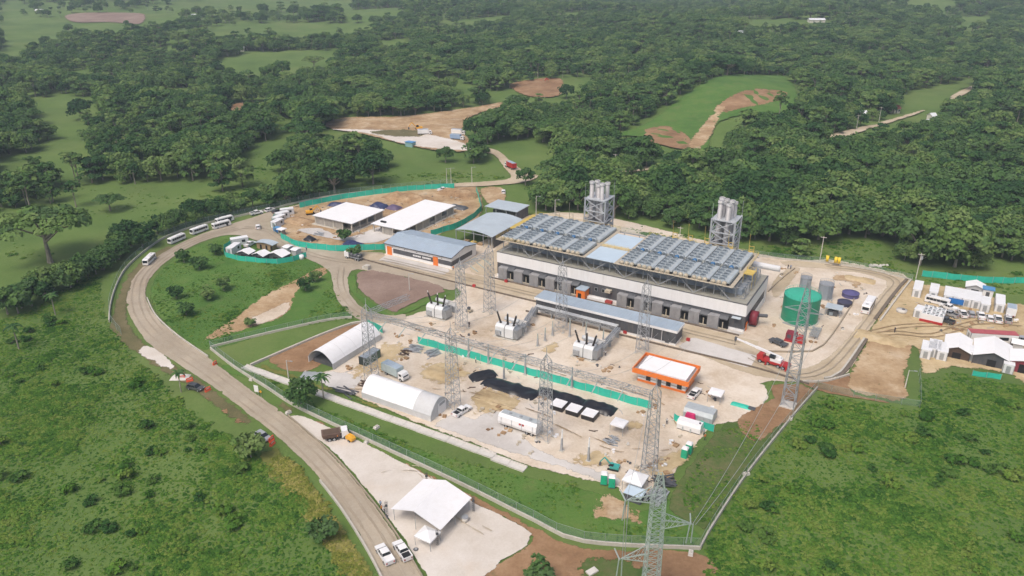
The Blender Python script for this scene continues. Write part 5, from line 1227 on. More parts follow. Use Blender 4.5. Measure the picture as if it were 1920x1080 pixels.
mb = MB(); mb.b2(-2.6, 2.6, -1.5, 1.5, .2, .5); mb.build("base_frame", RED, t); MB().b2(-2.4, .4, -1.2, 1.2, .5, 2.6).build("engine_cover", pm("maroon cover", (.24, .03, .05), .5), t); MB().b2(.6, 2.4, -1.3, 1.3, .5, 1.9).build("gear_case", RED, t); MB().b2(-2.0, -1.0, -1.25, -1.2, 1.2, 2.2).build("grille", STEEL_D, t)
t = thing("flat_trailer", "low dark trailer parked beside the dark red skid", "trailer", G(1459, 646), head(1445, 640, 1474, 652)); MB().b2(-2.5, 2.5, -1.1, 1.1, .7, .95).build("deck", STEEL_D, t); MB().b2(-1.2, 1.0, -.8, .8, .95, 1.5).build("load", VG, t); wheels(t, [(-1.6, .9), (-1.6, -.9), (1.5, .9), (1.5, -.9)], .4, .28)
t = thing("pipe_rack", "grey pipe rack at the right foot of the green tank", "pipe rack", G(1528, 628), ANG)
for k in range(5): MB().cyl((-.9 + k * .45, -3.2, 1.0), (-.9 + k * .45, 3.2, 1.0), .13, 8).build("pipe", STEEL, t)
for y in (-3, -1, 1, 3):
    MB().b2(-1.2, 1.2, y - .08, y + .08, .8, .92).build("cross_beam", STEEL, t)
    for x in (-1.1, 1.1): MB().b2(x - .07, x + .07, y - .07, y + .07, 0, 1.8).build("post", STEEL, t)
t = thing("drum_rack", "three yellow drums on a stand at the back of the tank yard", "drums", G(1563, 497), ANG)
for k, x in enumerate((-2.3, .4, 1.5)):
    MB().cyl((x, 0, 1.0), (x, 0, 3.0), .5, 14).build("drum", pm("yellow drum", (.85, .62, .05), .45) if "yd" not in PROTO else PROTO["yd"], t, True)
    PROTO["yd"] = PROTO.get("yd") or bpy.data.materials["yellow drum"]
MB().b2(-2.9, 2.1, -.5, .5, .85, 1.0).build("shelf", BEIGE, t)
for x in (-2.7, 0, 1.9): MB().b2(x - .08, x + .08, -.4, .4, 0, .85).build("leg", STEEL, t)
t = thing("rubble_pile", "pile of pale rubble by the back fence", "rubble", G(1648, 500), 0); 
for k in range(14): MB().fru(-.5, .5, -.4, .4, 0, -.3, .3, -.25, .25, .5).build("rubble_stone", CONC_L, t).location = (R.uniform(-3, 3), R.uniform(-1, 1), R.uniform(0, .4))
# ---- containers
CW_ = corrugated("white container steel", (.74, .75, .76), 1, .45, .5); CWA = pm("white container roof", (.78, .79, .80), .5, 0, .04, .5, (.5, .46, .4), .25)
BLUEB = pm("blue banner", (.02, .16, .48), .5); BLUER = pm("blue roof sheet", (.10, .28, .52), .5)
def container(label, xy, rz, L=6.1, Wd=2.44, h=2.6, m=None, roof=None, grp="white containers", lift=0.12):
    t = thing("container", label, "container", xy, rz, grp); m = m or CW_
    MB().b2(-L / 2, L / 2, -Wd / 2, Wd / 2, lift, h).build("shell", m, t)
    rm = MB().b2(-L / 6 + .02, L / 6 - .02, -Wd / 2 - .04, Wd / 2 + .04, h, h + .1).mesh("roof_panel", roof or CWA)
    for k in (-1, 0, 1): put("roof_panel", rm, t, (k * L / 3, 0, 0))
    for sx in (-1, 1):
        for sy in (-1, 1): MB().box(sx * (L / 2 - .05), sy * (Wd / 2 - .05), h / 2 + lift / 2, .16, .16, h - lift + .06).build("corner_post", STEEL, t)
    d = MB().b2(-L / 2 - .05, -L / 2, -.5, .5, .25, 2.2).build("door", STEEL, t); MB().b2(-L / 2 - .09, -L / 2 - .05, .25, .35, 1.1, 1.3).build("handle", STEEL_D, d)
    MB().b2(L * .1, L * .3, -Wd / 2 - .03, -Wd / 2, 1.1, 2.0).build("window", GLASS, t)
    return t
BB = ANG + rad(90)
container("leftmost white container of the upper camp row", G(1719, 549), BB, 8.2)
container("second white container of the upper camp row, standing alone", G(1749, 554), BB, 7.4)
for k in range(4):
    p = G(1775, 560); o = container(["leftmost of four joined white containers", "second of four joined white containers", "third of four joined white containers", "rightmost of four joined white containers"][k], (p[0] + E1[0] * (k * 2.5 + .2), p[1] + E1[1] * (k * 2.5 + .2)), BB, 8.0)
p = G(1790, 575); t = thing("banner", "blue banner along the front of the four joined containers", "banner", p); MB().b2(-2.0, 2.0, -.04, .04, .9, 2.6).build("banner_cloth", BLUEB, t); MB().b2(-2.05, -1.98, -.05, .05, 0, 2.7).build("pole", STEEL, t); MB().b2(1.98, 2.05, -.05, .05, 0, 2.7).build("pole", STEEL, t)
container("white container below the blue roof", G(1845, 578), BB, 6.6)
container("rightmost white container of the upper camp row", G(1872, 576), BB, 8.4)
t = thing("blue_shelter", "blue-roofed shelter behind the white container", "shelter", G(1850, 556)); MB().b2(-1.7, 1.7, -1.6, 1.6, 2.7, 2.9).build("roof", BLUER, t); MB().b2(-1.4, 1.4, -1.3, 1.3, 0, 2.6).build("wall", WHITEP, t); MB().b2(-.5, .5, -1.35, -1.3, 0, 2.0).build("door", STEEL_D, t)
def gable(label, xy, L, Wd, ez, rz_, wallm, roofm=None, rot=BB, name="gabled_shed"):
    """L along the ridge"""
    t = thing(name, label, "shed", xy, rot); roofm = roofm or ROOFW
    mb = MB(); mb.prismx([(-Wd / 2 + .3, 0), (Wd / 2 - .3, 0), (Wd / 2 - .3, ez - .05), (0, rz_ - .12), (-Wd / 2 + .3, ez - .05)], -L / 2 + .5, L / 2 - .3); mb.build("wall", wallm, t)
    for s_ in (1, -1):
        mb = MB(); vs = [(-L / 2, s_ * Wd / 2, ez), (L / 2, s_ * Wd / 2, ez), (L / 2, 0, rz_), (-L / 2, 0, rz_)]; vs += [(a, b, c + .09) for a, b, c in vs]
        mb.add(vs, [(3, 2, 1, 0), (4, 5, 6, 7), (0, 1, 5, 4), (1, 2, 6, 5), (2, 3, 7, 6), (3, 0, 4, 7)]); mb.build("roof_slope", roofm, t)
    MB().b2(-L / 2 + .42, -L / 2 + .5, -1.0, 1.0, 0, ez - .5).build("doorway", BLACKM, t)
    for s_ in (1, -1): MB().b2(-L / 2 + .05, -L / 2 + .2, s_ * (Wd / 2 - .25) - .08, s_ * (Wd / 2 - .25) + .08, 0, ez).build("post", STEEL_D, t)
    return t
WOODD = pm("dark timber boards", (.09, .06, .045), .8, 0, .2, 1.0); MARO = pm("maroon sheet wall", (.25, .04, .06), .6)
gable("white gabled tent behind the four joined containers", G(1826, 549), 5.0, 5.6, 2.4, 3.5, FABG)
gable("white gabled shed with brown walls, left of the two at the field edge", G(1793, 660), 9.6, 6.6, 2.3, 3.7, WOODD)
gable("white gabled shed with black walls, larger of the two at the field edge", G(1857, 673), 10.8, 9.0, 2.5, 4.3, DARKP)
gable("white-roofed shed with maroon walls at the far right edge of the camp", G(1915, 690), 7.5, 6.6, 3.0, 3.8, MARO)
for k, (u, v) in enumerate(((1735, 664), (1746, 661), (1754, 662), (1765, 667))):
    container(["leftmost", "second from left", "third from left", "rightmost"][k] + " of four white containers at the field edge", G(u, v), BB, 6.2, 1.9 if k in (1, 2) else 2.5)
container("small white container between the two gabled sheds", G(1820, 671), BB, 4.5, 2.2)
container("small white container between black shed and maroon shed", G(1888, 690), BB, 7.0, 2.4)
t = container("long white container with red roof in the middle of the camp", G(1858, 640), ANG + rad(22), 12.2, 2.6, 2.8, WHITEP, pm("dusty red roof", (.42, .10, .11), .6), "long containers")
box_truck("white box truck parked at the right end of the upper container row", G(1893, 590), BB, VW, VW, 6.0)
gable("small teal-roofed stall beside the small container between the sheds", G(1836, 660), 2.6, 2.6, 2.0, 2.5, STEEL_D, TURQ, ANG, "stall")
container("small white container left of the generator unit", G(1722, 592), ANG + rad(80), 4.0, 2.2)
gable("small white pointed stall at the lower right of the camp", G(1905, 655), 3.2, 3.0, 2.1, 3.0, FABG, FAB, ANG, "stall")
# generator unit
t = thing("generator_unit", "big white generator unit with dark vents on top in the camp", "generator", G(1748, 598), ANG - rad(4))
MB().b2(-2.9, 2.9, -3.6, 3.6, .5, 2.6).build("housing", VW, t); MB().b2(-3.0, 3.0, -3.75, -3.6, .2, .9).build("red_skirt", RED, t); MB().b2(-2.9, 2.9, -3.5, 3.5, 0, .5).build("skid", STEEL_D, t)
vm = MB().b2(-.3, .3, -.24, .24, 2.6, 2.72).mesh("roof_vent", STEEL_D); vm2 = MB().b2(-.42, .42, -.3, .3, 2.6, 2.8).mesh("roof_hatch", RAD)
for i in range(5):
    for j in range(6):
        put("roof_vent" if (i + j) % 2 else "roof_hatch", vm if (i + j) % 2 else vm2, t, (-2.3 + i * 1.15 + R.uniform(-.15, .15), -3.0 + j * 1.2, 0), R.uniform(-.3, .3))
t = repeat("bus", mk_bus, "white minibus parked against the back of the generator unit", G(1757, 570), ANG + rad(-8), "white buses", 0, .75)
t = thing("concrete_well", "pale round concrete well head at the edge of the camp", "well", G(1690, 585)); MB().cyl((0, 0, 0), (0, 0, .8), 1.5, 20).build("well_ring", CONC_L, t, True); MB().cyl((.4, .3, .8), (.4, .3, .95), .45, 12).build("cover", STEEL_D, t)
# ---- small camp by the bend
container("tall white container at the left end of the bend camp", G(439, 473), BB + rad(18), 6.0)
container("white container in the back corner of the bend camp", G(450, 458), ANG + rad(60), 6.0)
gable("leftmost white gabled stall of the bend camp", G(463, 482), 4.0, 5.2, 2.0, 2.9, STEEL_D, FAB, BB + rad(10), "stall")
gable("middle white gabled stall of the bend camp", G(491, 486), 4.2, 5.2, 2.0, 3.0, STEEL_D, FAB, BB + rad(6), "stall")
gable("rightmost large white gabled stall of the bend camp", G(524, 486), 4.6, 7.0, 2.0, 3.2, STEEL_D, FAB, BB + rad(4), "stall")
t = thing("grey_shelter", "curved grey-roofed wooden shelter in the bend camp", "shelter", G(501, 466), ANG + rad(8))
ar = arch(-4, 4, 2.3, .6); mb = MB(); mb.prism(ar + [(x, z - .1) for x, z in reversed(ar)], -1.8, 1.8); mb.build("roof", ROOFG, t); MB().b2(-3.4, 3.4, -1.3, 1.3, 0, 2.2).build("wall", pm("tan timber wall", (.35, .24, .14), .8), t)
for x in (-2, .5, 2.6): MB().b2(x, x + .8, -1.34, -1.3, .1, 1.8).build("doorway", BLACKM, t)
for u, v, lb in ((541, 472, "small white shelter at the right end of the bend camp"), (556, 477, "white shelter by the road end of the bend camp")):
    gable(lb, G(u, v), 2.8, 3.4, 2.0, 2.3, FABG, FAB, ANG, "stall")
repeat(("v", "pw2"), PW2, "white pickup in the middle of the bend camp", G(469, 461), head(462, 465, 476, 457), "parked cars and pickups")
t = thing("water_tank", "small white round tank at the tip of the bend camp fence", "tank", G(566, 486)); MB().cyl((0, 0, 0), (0, 0, 1.5), .8, 14).build("tank_shell", VW, t, True); MB().cyl((0, 0, 1.5), (0, 0, 1.75), .8, 14, .25).build("lid", VW, t)
# ---- works entrance
for k, (u, v, r_) in enumerate(((521, 424, 70), (524, 416, 62), (530, 409, 40), (539, 402, 25))):
    container(["lowest", "second", "third", "highest"][k] + " of the white site huts curving along the entrance fence", G(u, v), rad(r_), 5.2, 2.4, 2.5)
t = thing("blue_tank", "blue covered bin at the foot of the entrance site huts", "bin", G(521, 434)); MB().fru(-1.2, 1.2, -.9, .9, 0, -1.3, 1.3, -1.0, 1.0, 1.6).build("bin_body", BLUEB, t); MB().b2(-1.35, 1.35, -1.05, 1.05, 1.6, 1.7).build("lid", BLUER, t)
t = thing("guard_booth", "white flat-roofed guard booth at the turquoise fence end", "booth", G(529, 440)); MB().b2(-.9, .9, -.9, .9, 0, 2.2).build("wall", BLOCKW, t); MB().b2(-1.5, 1.5, -1.4, 1.4, 2.2, 2.4).build("roof", ROOFW, t); MB().b2(-.6, .6, -.94, -.9, 1.0, 1.8).build("window", GLASS, t)
# ---- tarpaulined heaps and stores
BLUET = pm("navy tarpaulin", (.03, .04, .11), .5, 0, .25, 1.0); BLACKT = pm("black plastic sheeting", (.018, .018, .021), .32, 0, .3, 1.0)
def heap(label, xy, L, Wd, h, m, rz=ANG, name="tarpaulin_heap", cat="tarpaulin", seed=1, ripple=.25):
    t = thing(name, label, cat, xy, rz); nx_, ny_ = max(8, int(L / .7)), max(6, int(Wd / .6)); mb = MB(); vs = []
    for j in range(ny_ + 1):
        for i in range(nx_ + 1):
            fx, fy = i / nx_ * 2 - 1, j / ny_ * 2 - 1; e = max(0, 1 - abs(fx) ** 4) * max(0, 1 - abs(fy) ** 3)
            z = h * e ** .7 * (.75 + .5 * mnoise.noise(Vector((fx * L * .18 + seed, fy * Wd * .3, seed)))) + ripple * e * abs(mnoise.noise(Vector((fx * L * .9, fy * Wd * .5, seed * 3))))
            x = fx * L / 2 * (1 + .08 * mnoise.noise(Vector((fy * 3, seed, 0)))); y = fy * Wd / 2 * (1 + .2 * mnoise.noise(Vector((fx * 4, seed, 5))))
            vs.append((x, y, max(.01, z)))
    fs = [(j * (nx_ + 1) + i, j * (nx_ + 1) + i + 1, (j + 1) * (nx_ + 1) + i + 1, (j + 1) * (nx_ + 1) + i) for j in range(ny_) for i in range(nx_)]
    mb.add(vs, fs); o = mb.build("cover_sheet" if cat == "tarpaulin" else "pile", m, t, True)
    if cat == "tarpaulin":
        for sx in (-1, 1):
            for sy in (-1, 1): MB().fru(-.25, .25, -.2, .2, 0, -.18, .18, -.14, .14, .3).build("weight_stone", CONC, t).location = (sx * L * .42, sy * Wd * .45, .03)
    return t
heap("leftmost black sheet heap standing up beside the others", G(906, 706), 7.4, 4.0, 1.4, BLACKT, ANG + rad(55), seed=2)
heap("long black sheeted heap in the left middle of the yard", S(-83.0, 141.2), 15.5, 5.2, 1.1, BLACKT, ANG, seed=4)
heap("black sheeted heap behind the white-topped crates", S(-70.4, 143.6), 13.5, 4.6, 1.4, BLACKT, ANG, seed=6)
heap("rightmost rumpled black sheeted heap by the turquoise fence", S(-60.6, 144.0), 8.6, 4.8, 1.4, BLACKT, ANG, seed=8)
for k, a in enumerate((-68.6, -64.6, -60.6)):
    t = thing("black_crate", ["leftmost", "middle", "rightmost"][k] + " of three black crates with white tops", "crate", S(a, 139.5), ANG, "black crates with white tops")
    MB().b2(-1.6, 1.6, -1.6, 1.6, .1, 1.3).build("crate_body", BLACKT, t); MB().b2(-1.65, 1.45, -1.7, 1.5, 1.3, 1.42).build("white_lid", ROOFW, t)
    for x in (-1.2, 0, 1.2): MB().b2(x - .12, x + .12, -1.6, 1.6, 0, .1).build("skid", WOODD, t)
t = thing("panel_stack", "small stack of pale striped panels beside the long black heap", "panels", G(963, 733), ANG + rad(60))
for k in range(4): MB().b2(-1.4, 1.4, -1.1 + k * .56, -.62 + k * .56, .05, .3).build("panel", VW if k % 2 == 0 else STEEL, t)
def lumber(label, xy, rz, n, L, m, seed):
    t = thing("material_stack", label, "materials", xy, rz); r_ = random.Random(seed)
    for k in range(n):
        a = r_.uniform(-.4, .4); l = L * r_.uniform(.6, 1)
        o = MB().b2(-l / 2, l / 2, -.16, .16, 0, .16).build("bar", m, t); o.location = (r_.uniform(-1, 1), r_.uniform(-1.6, 1.6), .02 + .15 * (k % 4)); o.rotation_euler = (0, 0, a)
lumber("stacked grey steel parts at the left end of the turquoise yard fence", G(775, 655), ANG + rad(20), 26, 4.2, STEEL, 1)
lumber("loose steel sections in front of the turquoise yard fence", G(812, 664), ANG + rad(60), 22, 3.8, STEEL, 2)
lumber("dark timber laid on the ground near the steel parts", G(757, 664), ANG, 8, 2.6, WOODD, 3)
lumber("steel angle pieces scattered at the foot of the rightmost front gantry tower", G(1245, 905), ANG + rad(30), 30, 4.0, STEEL_D, 4)
lumber("pile of lattice tower parts beside the pyramid canopy", G(1232, 930), ANG + rad(80), 30, 4.6, STEEL, 5)
lumber("rust-brown bars beside the left front gantry tower", G(684, 722), ANG + rad(10), 14, 3.0, WOODD, 6)
lumber("grey steel bars on the ground before the small yard canopy", G(1148, 828), ANG, 14, 2.4, STEEL, 7)
lumber("scaffold tubes at the front of the works ground", G(600, 440), ANG, 16, 3.4, STEEL, 8)
lumber("long pipes lying beside the near arched tent's back corner", G(650, 735), ANG + rad(4), 9, 7.0, STEEL_D, 9)
heap("grey ground sheet by the mouth of the farther arched tent", G(588, 705), 6.5, 4.2, .25, pm("grey ground sheet", (.32, .35, .36), .6, 0, .15), ANG + rad(25), seed=11)
heap("navy tarpaulin heap right of the square white roof", G(711, 388), 8, 5, 2.0, BLUET, ANG, seed=12)
heap("dusty purple tarpaulin heap between the two white roofs", G(739, 391), 6, 5, 1.6, pm("dusty purple tarpaulin", (.12, .09, .16), .6, 0, .2), ANG, seed=13)
heap("dark tarpaulin heap behind the square white roof", G(638, 386), 11, 4, 1.6, BLUET, ANG + rad(20), seed=14)
heap("navy tarpaulin heap by the turquoise road fence", G(664, 460), 9, 4.5, 1.6, BLUET, ANG, seed=15)
heap("black tarpaulin heap at the left front of the works ground", G(581, 450), 4.5, 3.4, 1.8, BLACKT, ANG, seed=16)
heap("dark covered materials at the right end of the long white roof", G(858, 390), 9, 4.5, 1.5, STEEL_D, ANG, seed=17)
for k, (u, v, L, Wd, h, lb) in enumerate(((770, 375, 26, 9, 2.6, "brown spoil heap along the back of the works ground"), (860, 365, 20, 9, 2.2, "ochre spoil heap at the far right of the works ground"), (560, 415, 12, 8, 1.2, "low ochre spoil heap at the left end of the works ground"),
        (762, 452, 9, 6, 1.0, "ochre spoil heap behind the warehouse's left corner"), (825, 700, 9, 6, .7, "straw-coloured spoil heap beside the box truck"), (930, 750, 12, 6, .5, "spread of straw-coloured soil before the black heaps"), (1612, 525, 10, 5, .8, "low soil heap at the bend of the tank yard road"), (1650, 635, 14, 7, .8, "soil heap at the entrance of the container camp"))):
    heap(lb, G(u, v), L, Wd, h, (OCHRE_H if k < 4 else STRAW_H), ANG, "soil_heap", "soil heap", 20 + k, .15)
# ---- white tanks and toilets at the yard edge
t = thing("tank_unit", "white round-topped tank unit beside the magenta cover, front one", "tank", G(1293, 806), ANG); mb = MB(); mb.prismx([(-1.2, .4), (1.2, .4), (1.3, 1.6), (.9, 2.4), (-.9, 2.4), (-1.3, 1.6)], -2.7, 2.7); mb.build("tank_shell", VW, t); MB().b2(-2.6, 2.6, -1.0, 1.0, .05, .4).build("skid", STEEL_D, t); MB().b2(2.0, 2.4, -.2, .2, 2.4, 2.6).build("hatch", STEEL_D, t)
for x in (-1.4, .4): MB().b2(x, x + .3, -1.4, -1.25, .3, 1.2).build("valve_box", RAD, t)
t = thing("tank_unit", "grey-white ribbed tank unit behind the magenta cover", "tank", G(1312, 783), ANG); mb = MB(); mb.prismx([(-2.0, .3), (2.0, .3), (2.0, 1.7), (1.4, 2.6), (-1.4, 2.6), (-2.0, 1.7)], -3.4, 3.4); mb.build("tank_shell", RAD, t)
for k in range(5): MB().b2(-3.0 + k * 1.45, -2.9 + k * 1.45, -2.05, 2.05, .3, 1.7).build("rib", STEEL, t)
t = thing("magenta_cover", "small magenta tarpaulin cover between the white tank units", "cover", G(1294, 788)); MB().fru(-1.3, 1.3, -.8, .8, 0, -1.0, 1.0, -.5, .5, 1.9).build("cover_sheet", pm("magenta cover", (.55, .03, .14), .5), t); MB().b2(-1.35, 1.35, -.85, .85, 0, .12).build("base", STEEL_D, t)
TOILET = pm("green plastic cabin", (.02, .42, .24), .45, 0, .06, .8)
def mk_toilet():
    t = thing("portable_toilet", "", "toilet", (0, 0)); MB().b2(-.55, .55, -.55, .55, .1, 2.1).build("cabin", TOILET, t); MB().fru(-.6, .6, -.6, .6, 2.1, -.4, .4, -.4, .4, 2.35).build("roof", WHITEP, t)
    MB().b2(-.6, .6, -.6, .6, 0, .1).build("base", STEEL_D, t); d = MB().b2(-.4, .4, -.6, -.55, .2, 2.0).build("door", TOILET, t); MB().b2(.25, .32, -.64, -.6, 1.0, 1.2).build("handle", STEEL_D, d); return t
for k, (u, v, lb) in enumerate(((1283, 858, "green portable toilet at the yard edge, nearer of two"), (1291, 849, "green portable toilet at the yard edge, farther of two"), (1132, 906, "leftmost green portable toilet at the bottom of the yard"), (1147, 912, "green portable toilet at the bottom of the yard, right one"))):
    repeat("wc", mk_toilet, lb, G(u, v), ANG + (0 if k < 2 else rad(20)), "green portable toilets", 0, 1.15)
t = thing("container", "dark green container beside the farther arched tent", "container", G(694, 677), BB, "dark containers"); MB().b2(-2.9, 2.9, -1.2, 1.2, .1, 2.4).build("shell", corrugated("dark green container steel", (.06, .13, .09), 1, .45), t)
for x in (-2.9, 2.8): MB().b2(x, x + .12, -1.25, 1.25, 0, 2.5).build("end_frame", STEEL_D, t)
MB().b2(-2.85, 2.8, -1.15, 1.15, 2.4, 2.46).build("roof_panel", GREYT, t)
t = thing("concrete_blocks", "pair of grey concrete blocks at the corner of the brown gravel plot", "blocks", G(689, 505)); MB().b2(-.9, .9, -.8, .8, 0, 1.5).build("block", CONC, t); MB().b2(-1.8, -1.0, -.6, .5, 0, .9).build("block", CONC_L, t)
t = thing("small_machine", "small dark yellow machine standing between two rear gantry towers", "machine", G(880, 585)); MB().b2(-.9, .9, -.6, .6, .2, .9).build("body", BEIGE, t); MB().b2(-.5, .2, -.4, .4, .9, 1.6).build("engine", STEEL_D, t); wheels(t, [(-.6, .6), (.6, .6), (-.6, -.6), (.6, -.6)], .26, .18)
# ---- road furniture
t = thing("road_sign", "white board sign on the verge beside the access road", "sign", G(482, 740), rad(-20)); MB().b2(-.6, .6, -.04, .04, .8, 2.6).build("board", WHITEP, t); [MB().cyl((x, 0, 0), (x, 0, .85), .05, 6).build("post", STEEL, t) for x in (-.4, .4)]
t = thing("road_sign", "small yellow sign beside the white board", "sign", G(490, 745), rad(-20)); mb = MB(); mb.prism([(-.4, 1.6), (0, 1.2), (.4, 1.6), (0, 2.0)], -.02, .02); mb.build("plate", AMBER, t); MB().cyl((0, .04, 0), (0, .04, 1.7), .04, 6).build("post", STEEL, t)
BAR = pm("red-orange plastic barrier", (.72, .10, .04), .5, 0, .08, 1)
def mk_bar():
    t = thing("road_barrier", "", "barrier", (0, 0)); mb = MB(); mb.prismx([(-.3, 0), (.3, 0), (.22, .3), (.1, .5), (.1, 1.0), (-.1, 1.0), (-.1, .5), (-.22, .3)], -.8, .8); mb.build("barrier_body", BAR, t); MB().b2(-.5, .5, -.12, .12, .65, .8).build("white_stripe", WHITEP, t); return t
for u, v, r_, lb in ((509, 826, 70, "red barrier beside the silver car, farther one"), (511, 834, 70, "red barrier beside the silver car, nearer one"), (403, 684, 80, "orange barrier on the verge above the drain corner"), (356, 715, 30, "red barrier by the roadside palm, right one"), (341, 711, 20, "red barrier by the roadside palm, left one"), (390, 733, 60, "orange barrier by the black and white car")):
    repeat("bar", mk_bar, lb, G(u, v), rad(r_), "red road barriers")
repeat(("v", "cg"), CG, "black car parked off the road by the roadside palm", G(367, 730), head(360, 727, 378, 731), "parked cars and pickups")
heap("heap of pale rubble beside the roadside palm", G(338, 708), 4.5, 3, .8, CONC_L, 0, "rubble_heap", "rubble", 40)
for k, (u, v, lb) in enumerate(((949, 530, "leftmost"), (889, 539, "near the rear left tower"), (1104, 541, "beside the orange porch"), (1290, 640, "at the right end of the long low building"), (1172, 626, "below the middle of the long low building"))):
    t = thing("fire_box", "small red hydrant box, " + lb, "hydrant box", G(u, v), ANG, "small red hydrant boxes"); MB().b2(-.5, .5, -.3, .3, .2, 1.0).build("box", RED, t); MB().b2(-.4, .4, -.2, .2, 0, .2).build("stand", STEEL_D, t)
# ---- poles
def pole(label, u, v, h, lamp=True, box=False, m=None):
    xy = GH(u, v) if v < 330 else G(u, v); t = thing("utility_pole", label, "pole", xy, rad(-20), "utility and lamp poles", hgt(*xy)); mb = MB(); mb.cyl((0, 0, 0), (0, 0, h), .16, 8, .09); mb.build("shaft", m or CONC_L, t)
    if lamp: MB().bar((0, 0, h - .2), (1.3, 0, h), .09).build("arm", STEEL, t); MB().b2(1.1, 1.8, -.14, .14, h - .08, h + .06).build("lamp_head", STEEL, t)
    else: MB().b2(-1.0, 1.0, -.06, .06, h - .5, h - .35).build("cross_arm", CONC, t)
    if box: MB().cyl((.4, 0, h - 2.2), (.4, 0, h - 1.0), .34, 10).build("pole_transformer", STEEL, t)
for u, v, h, lamp, box, lb in ((1717, 523, 9, False, True, "concrete pole with transformer by the container camp"), (1537, 489, 9, False, False, "pale pole behind the yellow drums"), (1005, 408, 9, True, False, "lamp pole behind the left corner of the hall roof"),
        (1040, 415, 9, True, False, "lamp pole behind the left roof bank"), (1272, 470, 9, False, False, "tall pale pole behind the right roof bank"), (838, 348, 8, True, False, "left lamp pole behind the works back fence"), (846, 347, 8, True, False, "right lamp pole behind the works back fence"),
        (885, 345, 8, True, False, "lamp pole beside the lane above the flat shed"), (1606, 0, 0, 0, 0, ""), (1697, 727, 5, True, False, "thin lamp post on the bare brown field"), (768, 545, 6, True, False, "thin lamp post at the brown gravel plot"), (541, 708, 5, True, False, "thin lamp post at the foot of the bare slope"),
        (1104, 330, 9, False, False, "pole beside the small lane behind the left stack"), (1152, 324, 9, False, False, "pole above the left stack in the wood edge"), (1374, 285, 9, True, False, "pole at the bend of the knoll track"), (1605, 246, 9, False, False, "pole beside the far right lane"), (1647, 232, 9, False, False, "second pole beside the far right lane"), (1480, 700, 0, 0, 0, "")):
    if lb: pole(lb, u, v, h, lamp, box)
# ---- houses among the far trees
RWALL = pm("house wall", (.6, .57, .5), .8); RRED = pm("red tin roof", (.40, .12, .09), .6); RWHT = pm("bright tin roof", (.74, .76, .78), .35)
def house(label, u, v, rz, L, Wd, m):
    L, Wd = L * .62, Wd * .8; xy = GH(u, v); t = thing("far_house", label, "house", xy, rz, "houses among the far trees", hgt(*xy))
    mb = MB(); mb.prismx([(-Wd / 2, -.5), (Wd / 2, -.5), (Wd / 2, 3), (0, 4.4), (-Wd / 2, 3)], -L / 2, L / 2); mb.build("wall", RWALL, t)
    for s_ in (1, -1):
        mb = MB(); vs = [(-L / 2 - .4, s_ * (Wd / 2 + .5), 2.8), (L / 2 + .4, s_ * (Wd / 2 + .5), 2.8), (L / 2 + .4, 0, 4.5), (-L / 2 - .4, 0, 4.5)]; vs += [(a, b, c + .1) for a, b, c in vs]
        mb.add(vs, [(3, 2, 1, 0), (4, 5, 6, 7), (0, 1, 5, 4), (1, 2, 6, 5), (2, 3, 7, 6), (3, 0, 4, 7)]); mb.build("roof", m, t)
    MB().b2(-L / 4, -L / 4 + 1, -Wd / 2 - .05, -Wd / 2, 0, 2.1).build("door", STEEL_D, t); MB().b2(L / 6, L / 6 + 1.4, -Wd / 2 - .05, -Wd / 2, 1, 2.1).build("window", GLASS, t)
for u, v, r_, L, Wd, m, lb in ((1505, 233, 8, 26, 7, GREYT, "long low grey house left of the lane"), (1500, 238, 8, 10, 4, RWHT, "small white-roofed shed before the long grey house"), (1608, 224, 5, 14, 5, RWHT, "white-roofed house behind the lane poles"), (1676, 212, 20, 8, 6, RRED, "small red house beside the lane"), (1745, 228, 20, 6, 5, RWHT, "white-roofed hut right of the lane"),
        (1738, 238, 20, 4, 4, RWHT, "tiny white hut below the lane bend"), (1374, 83, 0, 16, 8, RRED, "red-roofed house among the far trees"), (1388, 66, 0, 12, 8, RWHT, "white house with masts among the far trees"), (1640, 90, 0, 22, 8, RWHT, "white house group in the far right wood"), (1612, 92, 0, 14, 8, RWHT, "long white roof in the far right wood"), (1530, 42, 0, 30, 10, RWHT, "large white roof near the top right"), (975, 32, 10, 22, 9, RRED, "pinkish roof in the far middle wood"),
        (453, 98, 0, 10, 5, RWHT, "small white roof at the edge of the far meadow"), (75, 24, 0, 16, 7, RWHT, "white roof in the far left fields"), (365, 34, 0, 10, 6, RWHT, "small white roof left of the top middle"), (1470, 82, 0, 10, 7, RWHT, "white roof right of the red-roofed house")):
    house(lb, u, v, rad(r_), L, Wd, m)
t = thing("blue_cabin", "small turquoise cabin at the edge of the far gravel pad", "cabin", GH(770, 277)); MB().b2(-2.4, 2.4, -1.6, 1.6, 0, 2.4).build("wall", pm("turquoise cabin", (.25, .42, .42)), t); MB().b2(-2.6, 2.6, -1.8, 1.8, 2.4, 2.6).build("roof", BLUER, t)
